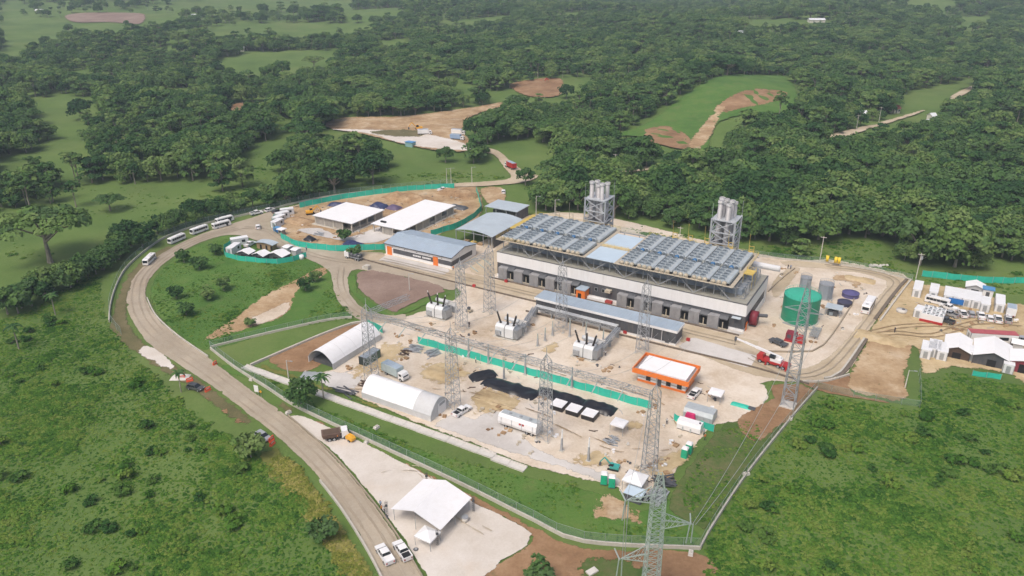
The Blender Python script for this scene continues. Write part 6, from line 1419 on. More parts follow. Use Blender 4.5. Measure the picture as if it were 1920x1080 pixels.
# ================================================================ PEOPLE
SKIN = pm("skin", (.30, .17, .11), .6); HAT = pm("white hard hat", (.8, .8, .78), .4); JEANS = pm("dark trousers", (.03, .035, .06), .8)
SHIRTS = [pm("pale blue shirt", (.25, .35, .5), .8), pm("orange vest", (.75, .25, .04), .7), pm("white shirt", (.7, .7, .68), .8), pm("dark shirt", (.05, .05, .06), .8)]
def person_mesh(shirt, stride):
    J = {"pel": (0, 0, .95), "chest": (.02, 0, 1.35), "neck": (.02, 0, 1.50), "head": (.05, 0, 1.60), "top": (.05, 0, 1.73),
         "shl": (.02, .19, 1.42), "ell": (-.02 + stride, .25, 1.14), "hal": (.08 + stride, .24, .90), "shr": (.02, -.19, 1.42), "elr": (-.02 - stride, -.25, 1.14), "har": (.06 - stride, -.24, .90),
         "hil": (0, .10, .90), "knl": (.03 - stride, .11, .50), "anl": (-.03 - stride * 1.6, .11, .09), "tol": (.14 - stride * 1.6, .12, .04), "hir": (0, -.10, .90), "knr": (.05 + stride, -.11, .50), "anr": (stride * 1.6 - .02, -.11, .09), "tor": (.15 + stride * 1.6, -.12, .04)}
    Rr = {"pel": .155, "chest": .175, "neck": .07, "head": .10, "top": .075, "shl": .075, "ell": .05, "hal": .045, "shr": .075, "elr": .05, "har": .045, "hil": .10, "knl": .07, "anl": .05, "tol": .045, "hir": .10, "knr": .07, "anr": .05, "tor": .045}
    E_ = [("pel", "chest"), ("chest", "neck"), ("neck", "head"), ("head", "top"), ("chest", "shl"), ("shl", "ell"), ("ell", "hal"), ("chest", "shr"), ("shr", "elr"), ("elr", "har"), ("pel", "hil"), ("hil", "knl"), ("knl", "anl"), ("anl", "tol"), ("pel", "hir"), ("hir", "knr"), ("knr", "anr"), ("anr", "tor")]
    ks = list(J); me = bpy.data.meshes.new("person_rig"); me.from_pydata([J[k] for k in ks], [(ks.index(a), ks.index(b)) for a, b in E_], []); me.update()
    ob = bpy.data.objects.new("person_rig", me); COL.objects.link(ob)
    md = ob.modifiers.new("skin", 'SKIN'); ob.modifiers.new("sub", 'SUBSURF').levels = 1
    for i, k in enumerate(ks):
        sv = me.skin_vertices[0].data[i]; sv.radius = (Rr[k], Rr[k]); sv.use_root = (k == "pel")
    dg = bpy.context.evaluated_depsgraph_get(); out = bpy.data.meshes.new_from_object(ob.evaluated_get(dg)); bpy.data.objects.remove(ob, do_unlink=True)
    out.materials.clear()
    for m_ in (JEANS, shirt, SKIN, HAT): out.materials.append(m_)
    for p in out.polygons:
        z = p.center.z; arm = abs(p.center.y) > .2
        p.material_index = 3 if z > 1.66 else 2 if z > 1.47 else (2 if arm and z < 1.1 and z > .8 else 1 if z > .95 else 0); p.use_smooth = True
    return out
PM_ = [person_mesh(SHIRTS[i], st) for i, st in enumerate((.0, .09, .05, .0))]
PEOPLE = [(714, 952, "person in pale blue standing left of the event tent, rear one"), (716, 961, "person in an orange vest left of the event tent, front left"), (721, 962, "person in a white shirt left of the event tent, front right"),
          (851, 968, "person in dark clothes at the right pole of the event tent"), (857, 962, "person in pale blue at the right edge of the event tent"), (634, 826, "person in a vest standing behind the dump truck"),
          (892, 681, "person in white at the turquoise fence behind the yard"), (1677, 624, "person in dark clothes at the entrance of the container camp"), (1319, 816, "person in pale blue at the slope edge, rear one"), (1321, 826, "person in a vest at the slope edge, front one"),
          (1250, 796, "person in white alone in the sandy yard right of the gantry"), (880, 614, "person in dark clothes beside the rear left gantry tower"), (575, 471, "person in blue walking the road beside the turquoise works fence"), (850, 508, "person in a vest at the orange warehouse door"),
          (1135, 668, "person in white near the rightmost transformer"), (1477, 505, "person in dark clothes behind the hall's far corner"), (1482, 506, "person in blue behind the hall's far corner")]
for i, (u, v, lb) in enumerate(PEOPLE):
    xy = G(u, v); o = put("person", PM_[i % 4], None, (xy[0], xy[1], .12), R.uniform(0, 6.28)); tag(o, lb, "person", "people on site"); o.scale = (1.05,) * 3
# ================================================================ VEGETATION
RS = np.random.RandomState(11)
def leaf_mat(name, stops, trans=.22, wscale=.02, wamp=1.0):
    m, n, l, b = new_mat(name); oi = n.new("ShaderNodeObjectInfo"); at = n.new("ShaderNodeAttribute"); at.attribute_name = "tint"
    g = n.new("ShaderNodeNewGeometry"); tn0 = noise_tex(n, l, g.outputs["Position"], wscale, 7, .66)
    tn = n.new("ShaderNodeMapRange"); tn.clamp = False; tn.inputs[1].default_value = 0; tn.inputs[2].default_value = 1; tn.inputs[3].default_value = .5 - wamp / 2; tn.inputs[4].default_value = .5 + wamp / 2; l.new(tn0.outputs["Fac"], tn.inputs[0])
    a1 = n.new("ShaderNodeMath"); a1.operation = 'MULTIPLY_ADD'; l.new(oi.outputs["Random"], a1.inputs[0]); a1.inputs[1].default_value = .85; l.new(tn.outputs[0], a1.inputs[2])
    a2 = n.new("ShaderNodeMath"); a2.operation = 'MULTIPLY_ADD'; l.new(at.outputs["Fac"], a2.inputs[0]); a2.inputs[1].default_value = .40; l.new(a1.outputs[0], a2.inputs[2])
    a3 = n.new("ShaderNodeMath"); a3.operation = 'SUBTRACT'; l.new(a2.outputs[0], a3.inputs[0]); a3.inputs[1].default_value = .62
    r = ramp(n, stops); l.new(a3.outputs[0], r.inputs[0])
    d = n.new("ShaderNodeBsdfDiffuse"); t = n.new("ShaderNodeBsdfTranslucent"); mx = n.new("ShaderNodeMixShader"); mx.inputs[0].default_value = trans
    l.new(r.outputs[0], d.inputs[0]); l.new(r.outputs[0], t.inputs[0]); l.new(d.outputs[0], mx.inputs[1]); l.new(t.outputs[0], mx.inputs[2])
    n.remove(b); l.new(mx.outputs[0], n["Material Output"].inputs[0]); return m
LEAF = leaf_mat("forest leaves", [(.02, (.034, .084, .034)), (.22, (.060, .130, .046)), (.42, (.088, .172, .050)), (.6, (.098, .168, .070)), (.75, (.122, .215, .058)), (.95, (.185, .265, .09))])
SCRUB = leaf_mat("field scrub leaves", [(.02, (.046, .122, .024)), (.3, (.078, .182, .030)), (.55, (.110, .222, .036)), (.8, (.165, .255, .048)), (.98, (.185, .26, .06))], .2, .045, 1.6)
SCRUBD = leaf_mat("shrub leaves", [(.05, (.040, .105, .028)), (.4, (.062, .145, .034)), (.8, (.11, .20, .045))], .2, .05)
BARK = pm("pale grey bark", (.26, .23, .19), .9, 0, .25, .6); PALMB = pm("palm trunk", (.30, .27, .22), .9, 0, .2, .8)

def leaves(centers, radii, per, size, flat=1.0, up=.5):
    """small leaf sprays scattered over clumps; each faces roughly outwards from its clump"""
    V, F, T = [], [], []; k = 0
    for c, r_ in zip(centers, radii):
        tint = RS.uniform(0, 1); n = int(per)
        d = RS.normal(size=(n, 3)); d /= np.linalg.norm(d, axis=1)[:, None]; d[:, 2] = np.abs(d[:, 2]) * .9 - .28 * RS.uniform(0, 1, n)
        pos = c + d * r_ * RS.uniform(.72, 1.06, n)[:, None] * np.array((1, 1, flat))
        nr = d + RS.normal(size=(n, 3)) * .42 + np.array((0, 0, up)); nr /= np.linalg.norm(nr, axis=1)[:, None]
        a = np.cross(nr, RS.normal(size=(n, 3))); a /= np.linalg.norm(a, axis=1)[:, None]; b = np.cross(nr, a)
        s = size * RS.uniform(.6, 1.35, n)[:, None]; e = RS.uniform(.55, 1.0, n)[:, None]
        q = np.stack([pos - a * s - b * s * e * .6, pos + a * s * .9 - b * s * e, pos + a * s + b * s * e * .7, pos - a * s * .7 + b * s * e], 1)
        V.append(q.reshape(-1, 3)); T.append(np.repeat(np.clip(tint + RS.uniform(-.2, .2, n), 0, 1), 4)); F.append(np.arange(n * 4).reshape(-1, 4) + k); k += n * 4
    return np.concatenate(V), np.concatenate(F), np.concatenate(T)
def np_mesh(name, V, F, T, mat):
    me = bpy.data.meshes.new(name); me.vertices.add(len(V)); me.vertices.foreach_set("co", V.astype(np.float32).ravel())
    me.loops.add(F.size); me.loops.foreach_set("vertex_index", F.astype(np.int32).ravel()); me.polygons.add(len(F)); me.polygons.foreach_set("loop_start", np.arange(0, F.size, F.shape[1], dtype=np.int32))
    me.update(calc_edges=True); at = me.attributes.new("tint", 'FLOAT', 'POINT'); at.data.foreach_set("value", T.astype(np.float32)); me.materials.append(mat); return me
def trunk_mb(h, r_, limbs, seed, lean=.04):
    rr = random.Random(seed); mb = MB(); p = Vector((0, 0, -.3)); n = 5
    for i in range(n):
        q = Vector((lean * h * rr.uniform(-1, 1) * i / n, lean * h * rr.uniform(-1, 1) * i / n, h * (i + 1) / n)); mb.cyl(p, q, r_ * (1 - .13 * i) * (1.25 if i == 0 else 1), 7, r_ * (1 - .13 * (i + 1)), False); p = q
    for x, y, z in limbs: mb.cyl((p.x * .7, p.y * .7, h * rr.uniform(.55, .95)), (x, y, z), r_ * .45, 5, r_ * .12, False)
    return mb
def make_tree(kind, seed):
    rr = np.random.RandomState(seed)
    if kind == "round":      # dense rounded crown
        n = 30; th = rr.uniform(0, 2 * np.pi, n); ph = np.arccos(rr.uniform(-.5, 1, n)); R_ = np.array((4.4, 4.4, 3.6)) * rr.uniform(.72, 1.05, (n, 1))
        C = np.c_[np.sin(ph) * np.cos(th), np.sin(ph) * np.sin(th), np.cos(ph)] * R_ + (0, 0, 5.0); rad_ = rr.uniform(1.2, 2.5, n); V = leaves(C, rad_, 58, .38, 1.0, .25); h, tr = 3.6, .34
    elif kind == "umbrella": # wide flat spreading crown
        n = 42; th = rr.uniform(0, 2 * np.pi, n); q = np.sqrt(rr.uniform(.02, 1, n)) * 7.6; C = np.c_[q * np.cos(th), q * np.sin(th), 8.6 - .035 * q ** 2 + rr.uniform(-.7, .6, n)]; rad_ = rr.uniform(1.3, 2.2, n); V = leaves(C, rad_, 74, .31, .5, .8); h, tr = 6.2, .5
    elif kind == "slender":  # tall, loose crown on a pale stem
        n = 17; th = rr.uniform(0, 2 * np.pi, n); q = np.sqrt(rr.uniform(0, 1, n)) * 3.3; C = np.c_[q * np.cos(th), q * np.sin(th), rr.uniform(8.0, 13.0, n)]; rad_ = rr.uniform(.9, 1.7, n); V = leaves(C, rad_, 34, .42, .7); h, tr = 10.5, .27
    elif kind == "bushy":    # light green, low
        n = 20; th = rr.uniform(0, 2 * np.pi, n); q = np.sqrt(rr.uniform(0, 1, n)) * 2.7; C = np.c_[q * np.cos(th), q * np.sin(th), 3.6 + rr.uniform(-1.6, 1.6, n)]; rad_ = rr.uniform(.9, 1.7, n); V = leaves(C, rad_, 40, .38, .85); h, tr = 2.6, .2
    else:                    # layered irregular crown
        n = 34; th = rr.uniform(0, 2 * np.pi, n); lay = rr.choice([3.4, 6.4, 9.2], n, p=[.38, .38, .24]); q = np.sqrt(rr.uniform(.05, 1, n)) * np.where(lay < 5, 5.0, np.where(lay < 8, 4.2, 2.6)); C = np.c_[q * np.cos(th), q * np.sin(th), lay + rr.uniform(-.5, .6, n)]; rad_ = rr.uniform(1.1, 2.0, n); V = leaves(C, rad_, 40, .44, .6, .7); h, tr = 7.0, .34
    lim = [tuple(C[i]) for i in range(0, n, 3)]
    return V, trunk_mb(h, tr, lim, seed)
KINDS = ["round", "round", "umbrella", "slender", "bushy", "layered", "layered", "round"]
TNAME = {"round": "broadleaf_tree", "umbrella": "umbrella_tree", "slender": "slender_tree", "bushy": "bushy_tree", "layered": "layered_tree"}
DESC = {"round": "round-crowned tree", "umbrella": "flat-crowned spreading tree", "slender": "slender pale-trunked tree", "bushy": "bushy light tree", "layered": "uneven-crowned tree"}
CROWN, TRUNK, BOTH = [], [], []
for i, k in enumerate(KINDS):
    (V, F, T), tb = make_tree(k, 100 + i); CROWN.append(np_mesh("crown", V, F, T, LEAF)); TRUNK.append(tb.mesh("trunk", BARK))
    nv = len(V); tv = np.array(tb.v); me = np_mesh("wood_tree", V, F, T, LEAF); me2 = tb.mesh("tmp", BARK)
    import bmesh
    bm = bmesh.new(); bm.from_mesh(me); nf = len(bm.faces); bm.from_mesh(me2); bm.faces.ensure_lookup_table()
    for f in bm.faces[nf:]: f.material_index = 1
    bm.to_mesh(me); bm.free(); me.materials.append(BARK); bpy.data.meshes.remove(me2)
    BOTH.append(bpy.data.objects.new("wood_tree", me))      # kept out of the scene: only a mesh source for the far wood
NTREE = [0]
def tree(i, xy, sc, label, group=None, z=None):
    k = KINDS[i]; t = thing(TNAME[k], label, "tree", xy, R.uniform(0, 6.28), group, hgt(*xy) - .1 if z is None else z); t.scale = (sc, sc, sc * R.uniform(.88, 1.12))
    put("crown", CROWN[i], t); put("trunk", TRUNK[i], t); NTREE[0] += 1; return t
# palms
def mk_palm():
    t = thing("palm_tree", "", "palm", (0, 0)); mb = MB(); p = Vector((0, 0, -.2))
    for i in range(7): q = Vector((.05 * i * i / 6, 0, 6.6 * (i + 1) / 7)); mb.cyl(p, q, .2 - .012 * i, 8, .19 - .012 * i, False); p = q
    mb.build("trunk", PALMB, t)
    for a in range(13):
        th = a * 2 * math.pi / 13 + .2 * math.sin(a * 3.1); mbf = MB(); L_ = 2.5 + .3 * math.sin(a * 5); pr = None
        for j in range(6):
            f = j / 5; r_ = L_ * f; z = 6.6 + .9 * math.sin(f * 2.2) * (.8 + .4 * (a % 2)) - 1.5 * f * f * (1 if a % 3 else .4); w_ = .38 * math.sin(math.pi * min(1, f * .9 + .1)) + .04
            c = Vector((p.x + r_ * math.cos(th), r_ * math.sin(th), z)); s_ = Vector((-math.sin(th), math.cos(th), 0)) * w_; cur = (c - s_ - Vector((0, 0, .12)), c, c + s_ - Vector((0, 0, .12)))
            if pr: mbf.add([pr[0], pr[1], pr[2], cur[0], cur[1], cur[2]], [(0, 1, 4, 3), (1, 2, 5, 4)])
            pr = cur
        mbf.build("frond", LEAF, t)
    return t
for u, v, s_, lb in ((607, 748, .9, "slim palm beside the round tree below the arched tents"), (340, 735, .8, "small palm by the rubble and red barriers at the roadside"), (36, 655, 1.05, "left of two palms in the overgrown field"), (104, 590, .95, "right of two palms in the overgrown field"), (1700, 345, 1.2, "palm in the wood edge behind the big fig tree")):
    repeat("palm", mk_palm, lb, G(u, v), R.uniform(0, 6), "palms", -.05, s_)
# named trees and shrubs
NAMED = [(2, 95, 492, 1.85, "huge flat-crowned tree beside the left meadow"), (0, 247, 463, 1.15, "dark round tree at the corner of the left meadow hedge"), (2, 207, 395, .75, "greyish spreading tree alone on the left meadow"), (3, 143, 388, 1.0, "tall pale-stemmed tree at the left meadow edge, right one"), (3, 100, 378, 1.05, "tall pale-stemmed tree at the left meadow edge, left one"),
         (6, 418, 358, 1.05, "light tree with pale trunk at the meadow's inner corner"), (5, 455, 350, 1.15, "broad tree at the meadow's inner corner, right one"), (5, 362, 338, 1.05, "tree with pale trunk standing before the wood above the meadow"), (1, 560, 372, 1.5, "leftmost of three huge dark trees behind the works fence"), (0, 628, 362, 1.7, "middle of three huge dark trees behind the works fence"), (7, 700, 345, 1.55, "rightmost of three huge dark trees behind the works fence"),
         (0, 1725, 492, 1.75, "big fig-like tree behind the container camp, left half"), (7, 1790, 500, 1.8, "big fig-like tree behind the container camp, right half"), (1, 1760, 476, 1.9, "big fig-like tree behind the container camp, rear crown"), (7, 566, 762, .72, "round tree between the gutter and the perimeter fence"), (4, 471, 858, .95, "bush at the roadside behind the silver car"), (4, 1008, 1100, .9, "bush at the bottom edge below the gravel lot"),
         (4, 607, 1012, .8, "light green bush in the yellow roadside grass"), (4, 646, 452, .75, "small green tree inside the works fence"), (4, 666, 482, .75, "dark bush in front of the turquoise works fence"), (7, 985, 347, .8, "dark tree at the end of the lane by the flat shed"), (5, 1500, 480, .7, "tree on the grass behind the yellow drums"), (4, 345, 492, 0.75, "bush near the top of the round lawn by the bend"), (4, 375, 505, 0.86, "larger bush on the round lawn by the bend"), (4, 331, 560, 0.68, "left bush on the round lawn"), (4, 350, 592, 0.75, "lower left bush on the round lawn"), (4, 390, 562, 0.75, "middle bush on the round lawn"), (4, 420, 545, .7, "right bush on the round lawn"), (4, 405, 478, .7, "bush at the top edge of the round lawn near the buses"), (4, 573, 545, .8, "bush right of the ochre dirt patch"), (4, 592, 528, .6, "small bush above the ochre dirt patch"), (4, 470, 612, .5, "tiny bush at the foot of the ochre dirt patch")]
for i, u, v, s_, lb in NAMED: tree(i, G(u, v), s_, lb)
# hedge and thicket on the left
ORD = ["first", "second", "third", "fourth", "fifth", "sixth", "seventh", "eighth", "ninth", "tenth", "eleventh", "twelfth", "thirteenth", "fourteenth", "fifteenth", "sixteenth", "seventeenth", "eighteenth", "nineteenth", "twentieth", "twenty-first", "twenty-second", "twenty-third", "twenty-fourth", "twenty-fifth", "twenty-sixth", "twenty-seventh", "twenty-eighth", "twenty-ninth", "thirtieth"]
for pts, n, grp, lb in ((((290, 447), (350, 425), (420, 408), (470, 398), (530, 384), (600, 370)), 26, "trees of the hedge behind the bus road", "tree from the left in the dark hedge behind the bus road"), (((0, 600), (60, 575), (120, 545), (180, 520), (215, 490), (250, 470)), 24, "trees of the thicket below the left meadow", "tree from the left in the thicket below the left meadow")):
    path = polyline_smooth(px(*pts), 2, False)
    for j in range(n):
        p = path[int(len(path) * (j + .5) / n)]; i = R.choice([0, 4, 4, 7, 1]); x, y = p[0] + R.uniform(-4, 2), p[1] + R.uniform(1.5, 6)
        tree(i, (x, y), R.uniform(.62, .95) * (1.5 if i == 4 else 1), "%s %s" % (ORD[j], lb), grp)

# ---- the woods: clearings are mapped, everything else above the wood edge is trees
EDGE = [(-400, 450), (0, 402), (100, 385), (135, 352), (300, 350), (420, 347), (470, 352), (500, 365), (600, 370), (680, 352), (745, 332), (800, 324), (900, 322), (955, 345), (1000, 398), (1100, 402), (1180, 414), (1300, 434), (1420, 457), (1500, 460), (1560, 447), (1650, 447), (1690, 500), (1830, 505), (1860, 487), (1920, 494), (2300, 505)]
CLEAR = [[(0, 8), (62, 8), (60, 24), (0, 26)], [(270, 28), (332, 26), (330, 42), (275, 42)], [(512, 224), (562, 222), (560, 238), (515, 238)], [(62, 272), (170, 266), (168, 302), (70, 306)], [(0, 36), (115, 34), (118, 74), (0, 78)], [(1700, 0), (1800, 0), (1800, 10), (1700, 10)], [(1390, 36), (1560, 38), (1560, 48), (1390, 46)], [(640, 20), (760, 14), (760, 22), (640, 30)], [(0, 470), (130, 350), (300, 343), (420, 335), (480, 268), (552, 266), (545, 310), (490, 345), (300, 400), (60, 482)], [(408, 112), (470, 98), (640, 94), (632, 108), (600, 128), (520, 140), (430, 146), (410, 135)], [(45, 190), (110, 180), (188, 182), (180, 215), (60, 230)], [(100, 240), (150, 234), (152, 266), (110, 268)], [(0, 292), (100, 284), (175, 278), (168, 298), (60, 306), (0, 312)],
         [(388, 52), (500, 44), (700, 44), (690, 56), (600, 62), (560, 70), (400, 68)], [(118, 26), (275, 24), (270, 46), (140, 46)], [(0, 60), (62, 58), (44, 112), (0, 116)], [(60, 48), (230, 46), (225, 56), (80, 64)], [(640, 352), (720, 318), (760, 300), (900, 318), (945, 338), (850, 346), (600, 376)], [(928, 268), (1000, 262), (1062, 300), (1012, 328), (965, 298)], [(1110, 262), (1200, 235), (1260, 192), (1330, 148), (1380, 141), (1480, 145), (1506, 190), (1490, 218), (1400, 218), (1358, 240), (1345, 270), (1366, 296), (1360, 325), (1290, 325), (1262, 300), (1205, 268)],
         [(1496, 275), (1570, 252), (1640, 232), (1740, 203), (1745, 216), (1640, 250), (1570, 268)], [(1670, 180), (1840, 142), (1840, 170), (1780, 195), (1700, 196)], [(1765, 34), (1860, 30), (1850, 56), (1780, 52)], [(604, 246), (640, 222), (760, 218), (880, 203), (950, 190), (950, 202), (890, 226), (880, 250), (895, 290), (820, 292), (740, 276), (680, 260)], [(896, 276), (940, 280), (985, 325), (970, 345), (940, 335), (925, 300)], [(950, 158), (1060, 146), (1120, 146), (1115, 156), (1058, 186), (1000, 190)], [(1120, 318), (1240, 312), (1240, 328), (1120, 333)], [(820, 140), (900, 170), (890, 200), (940, 165), (960, 172), (900, 195)],
         [(520, 20), (700, 0), (400, 0), (300, 5), (410, 20)], [(660, 5), (560, 2), (560, 10), (660, 12)], [(300, 165), (380, 168), (375, 182), (320, 180)], [(420, 195), (512, 196), (510, 218), (430, 218)], [(810, 45), (900, 34), (960, 28), (960, 34), (880, 44)], [(570, 250), (660, 236), (650, 246), (600, 262)], [(700, 80), (760, 70), (780, 88), (720, 95)]]
def edge_v(u):
    for (a, b), (c, d) in zip(EDGE[:-1], EDGE[1:]):
        if a <= u <= c: return b + (d - b) * (u - a) / (c - a)
    return EDGE[0][1] if u < EDGE[0][0] else EDGE[-1][1]
cand = []; yv = 225.0
while yv < 1950:
    st = 7.2 if yv < 520 else 8.6 if yv < 900 else 11.0; half = .78 * yv + 40; x = -half
    while x < half:
        xx, yy = x + R.uniform(-.45, .45) * st, yv + R.uniform(-.45, .45) * st; x += st
        z = hgt(xx, yy); u, v = PX(xx, yy, z)
        if v > edge_v(u) or v < -70: continue
        cand.append((xx, yy, z, u, v))
    yv += st
A_ = np.array(cand); keep = np.ones(len(A_), bool)
top = np.array([PX(a[0], a[1], a[2] + 9.0) for a in A_]); mid_ = np.array([PX(a[0], a[1], a[2] + 4.5) for a in A_])
for c in CLEAR:
    keep &= ~inside(A_[:, 3:5], c); ins = inside(top, c) | inside(mid_, c); keep &= ~(ins & (RS.uniform(0, 1, len(A_)) < .92))
WOOD = []
for (xx, yy, z, u, v), kp in zip(cand, keep):
    if not kp: continue
    dn = mnoise.noise(Vector((xx / 55, yy / 55, 4.4)))
    if dn < (-.5 if u > 560 else -.3 if v < 190 else -.6) and R.random() < .85: continue
    if (v < 85 and u < 430 and R.random() < .58) or (v < 75 and u < 720 and R.random() < .3) or (u > 1250 and v < 40 and R.random() < .25): continue
    big = mnoise.noise(Vector((xx / 90, yy / 90, 7.7)))
    i = R.choice([0, 1, 7, 2, 0, 1, 7, 5, 6] if big > -.15 else [4, 4, 3, 6, 5, 0, 7, 1, 3]); sc = R.uniform(.55, 1.3) * (1.1 + .4 * big)
    if KINDS[i] == "bushy": sc *= 1.25
    WOOD.append((xx, yy, z, u, v, i, sc))
WOOD.sort(key=lambda q: math.hypot(q[0], q[1]))
def where(u, v):
    if v > 400 and u > 1560: return "in the wood behind the container camp"
    if u > 1330: return "in the wood behind the right exhaust stack"
    if u > 1080: return "in the wood between the two exhaust stacks"
    if u > 960: return "in the wood left of the left exhaust stack"
    if u > 740: return "in the copse behind the works back fence"
    if u > 480: return "in the dark grove behind the works ground"
    return "in the wood above the left meadow"
near, far_ = [], []
for q in WOOD:
    if len(near) < 300 - NTREE[0] - 8 and -20 < q[3] < 1940: near.append(q)
    else: far_.append(q)
for xx, yy, z, u, v, i, sc in near:
    wh_ = where(u, v); dv = edge_v(u) - v; siz = "small " if sc < .8 else "large " if sc > 1.08 else ""
    dep = "at edge" if dv < 12 else "near front" if dv < 30 else "midway" if dv < 60 else "deep"
    hor = ["far left", "left", "middle", "right", "far right"][int((u % 240) / 48)]
    tree(i, (xx, yy), sc, siz + DESC[KINDS[i]] + ", " + dep + " " + wh_ + ", " + hor, "trees " + wh_, z - .1)

def scatter(name, label, pts, sources, kind="stuff"):
    """one object of countless plants: a cloud of points carrying copies of the source meshes"""
    P = np.array([p[:3] for p in pts], np.float32); me = bpy.data.meshes.new(name); me.vertices.add(len(P)); me.vertices.foreach_set("co", P.ravel()); me.update()
    for nm, tp, ix in (("idx", 'INT', 3), ("scl", 'FLOAT', 4), ("rot", 'FLOAT', 5)):
        at = me.attributes.new(nm, tp, 'POINT'); at.data.foreach_set("value", np.array([p[ix] for p in pts], np.int32 if tp == 'INT' else np.float32))
    o = put(name, me); tag(o, label, None, None, kind)
    ng = bpy.data.node_groups.new(name, 'GeometryNodeTree'); ng.interface.new_socket("Geometry", in_out='INPUT', socket_type='NodeSocketGeometry'); ng.interface.new_socket("Geometry", in_out='OUTPUT', socket_type='NodeSocketGeometry')
    N, L = ng.nodes, ng.links; gi = N.new("NodeGroupInput"); go = N.new("NodeGroupOutput"); iop = N.new("GeometryNodeInstanceOnPoints"); gj = N.new("GeometryNodeJoinGeometry")
    for s_ in reversed(sources):
        ob = N.new("GeometryNodeObjectInfo"); ob.inputs["Object"].default_value = s_; ob.inputs["As Instance"].default_value = True; ob.transform_space = 'ORIGINAL'; L.new(ob.outputs["Geometry"], gj.inputs[0])
    def attr(nm, tp):
        a = N.new("GeometryNodeInputNamedAttribute"); a.data_type = tp; a.inputs["Name"].default_value = nm; return [q for q in a.outputs if q.enabled][0]
    cx = N.new("ShaderNodeCombineXYZ"); L.new(attr("rot", 'FLOAT'), cx.inputs[2])
    L.new(gi.outputs[0], iop.inputs["Points"]); L.new(gj.outputs[0], iop.inputs["Instance"]); iop.inputs["Pick Instance"].default_value = True; L.new(attr("idx", 'INT'), iop.inputs["Instance Index"])
    L.new(cx.outputs[0], iop.inputs["Rotation"]); L.new(attr("scl", 'FLOAT'), iop.inputs["Scale"]); L.new(iop.outputs[0], go.inputs[0])
    o.modifiers.new("scatter", 'NODES').node_group = ng; return o
scatter("far_woods", "dark green woods covering the hills behind the plant", [(q[0], q[1], q[2] - .15, q[5], q[6], R.uniform(0, 6.28)) for q in far_], BOTH)

# ---- rough herbage on the fields and banks
def tuft(seed, n, r_, h, size, flat):
    rs = np.random.RandomState(seed); C = np.c_[rs.normal(0, r_ * .45, n), rs.normal(0, r_ * .45, n), np.full(n, h * .35)]; return leaves(C, rs.uniform(.5, 1, n) * r_ * .55, 24, size * .62, flat, 1.5)
TUFT = []
for s_, (n, r_, h, sz, fl) in enumerate(((5, .9, .4, .26, .32), (6, 1.0, .5, .24, .45), (4, .8, .3, .3, .25), (7, 1.1, .8, .25, .7))):
    V, F, T = tuft(50 + s_, n, r_, h, sz, fl); TUFT.append(bpy.data.objects.new("tuft", np_mesh("tuft", V, F, T, SCRUB)))
def field_points(ring, step, smin, smax, kinds, bias=0.0, patch=14.0, lo=-.9, z=-.08):
    r = np.array(ring); x0, y0 = r.min(0); x1, y1 = r.max(0); gx, gy = np.meshgrid(np.arange(x0, x1, step), np.arange(y0, y1, step)); P = np.c_[gx.ravel(), gy.ravel()] + RS.uniform(-.5, .5, (gx.size, 2)) * step
    P = P[inside(P, ring)]; out = []
    for x, y in P:
        b = mnoise.noise(Vector((x / patch, y / patch, 2.2))) + .5 * mnoise.noise(Vector((x / 4.5, y / 4.5, 6.2))) + bias
        if b < lo: continue
        out.append((x, y, z, kinds[RS.randint(len(kinds))] if b < .3 else 3, RS.uniform(smin, smax) * (.7 + .55 * max(-.5, b)), RS.uniform(0, 6.28)))
    return out
LF = px((-60, 620), (60, 580), (180, 505), (200, 600), (228, 640), (255, 672), (312, 730), (395, 800), (465, 845), (520, 872), (600, 955), (650, 1030), (690, 1100), (-60, 1100))
RF = px((1322, 1100), (1330, 1012), (1405, 900), (1486, 795), (1536, 737), (1600, 750), (1722, 770), (1726, 712), (1790, 698), (1880, 718), (1960, 730), (1990, 1100))
pts = field_points(LF, .85, .45, 1.1, [0, 1, 1, 2]) + field_points(RF, .85, .45, 1.25, [0, 1, 1, 2], .08)
scatter("field_herbage", "overgrown green weeds and grass on both fields", pts, TUFT)
LW = px((440, 445), (400, 452), (350, 474), (312, 503), (290, 532), (286, 562), (300, 590), (336, 624), (385, 650), (450, 634), (430, 610), (480, 560), (560, 530), (620, 505), (560, 482))
LW2 = px((410, 668), (480, 692), (560, 748), (700, 804), (800, 846), (985, 893), (1080, 905), (1100, 960), (1150, 990), (1230, 980), (1300, 1000), (1305, 1022), (1095, 1012), (1000, 970), (860, 900), (700, 825), (560, 757), (480, 710))
LW3 = px((1275, 925), (1310, 865), (1350, 810), (1400, 790), (1430, 800), (1400, 880), (1330, 985), (1290, 975))
LW4 = px((560, 612), (600, 560), (625, 520), (640, 570), (680, 598), (640, 602))
LW5 = px((500, 880), (520, 845), (560, 875), (620, 960), (690, 1070), (690, 1100), (650, 1100), (600, 1000))
pts = field_points(LW, 1.1, .3, .75, [0, 2, 2], -.05, 14, -.45, .03) + field_points(LW2, .95, .3, .7, [0, 2, 2, 1], 0, 10, -.5, .03) + field_points(LW3, 1.0, .3, .7, [0, 2], -.1, 10, -.25, .07) + field_points(LW4, 1.2, .4, .9, [0, 2], -.1, 14, -.5, .03)
DRYL = leaf_mat("dry grass blades", [(.05, (.16, .20, .04)), (.5, (.26, .27, .06)), (.9, (.36, .33, .11))], .2, .08)
DT = [bpy.data.objects.new("tuft", np_mesh("tuft", *tuft(60 + k_, 5, .9, .5, .26, .5), DRYL)) for k_ in range(4)]
scatter("dry_herbage", "yellowing grass tufts along the roadside", field_points(LW5, .8, .5, 1.0, [0, 1, 2], 0, 8, -.6, .02), DT)
scatter("bank_herbage", "low grass tufts on the lawn and the green banks", pts, TUFT)
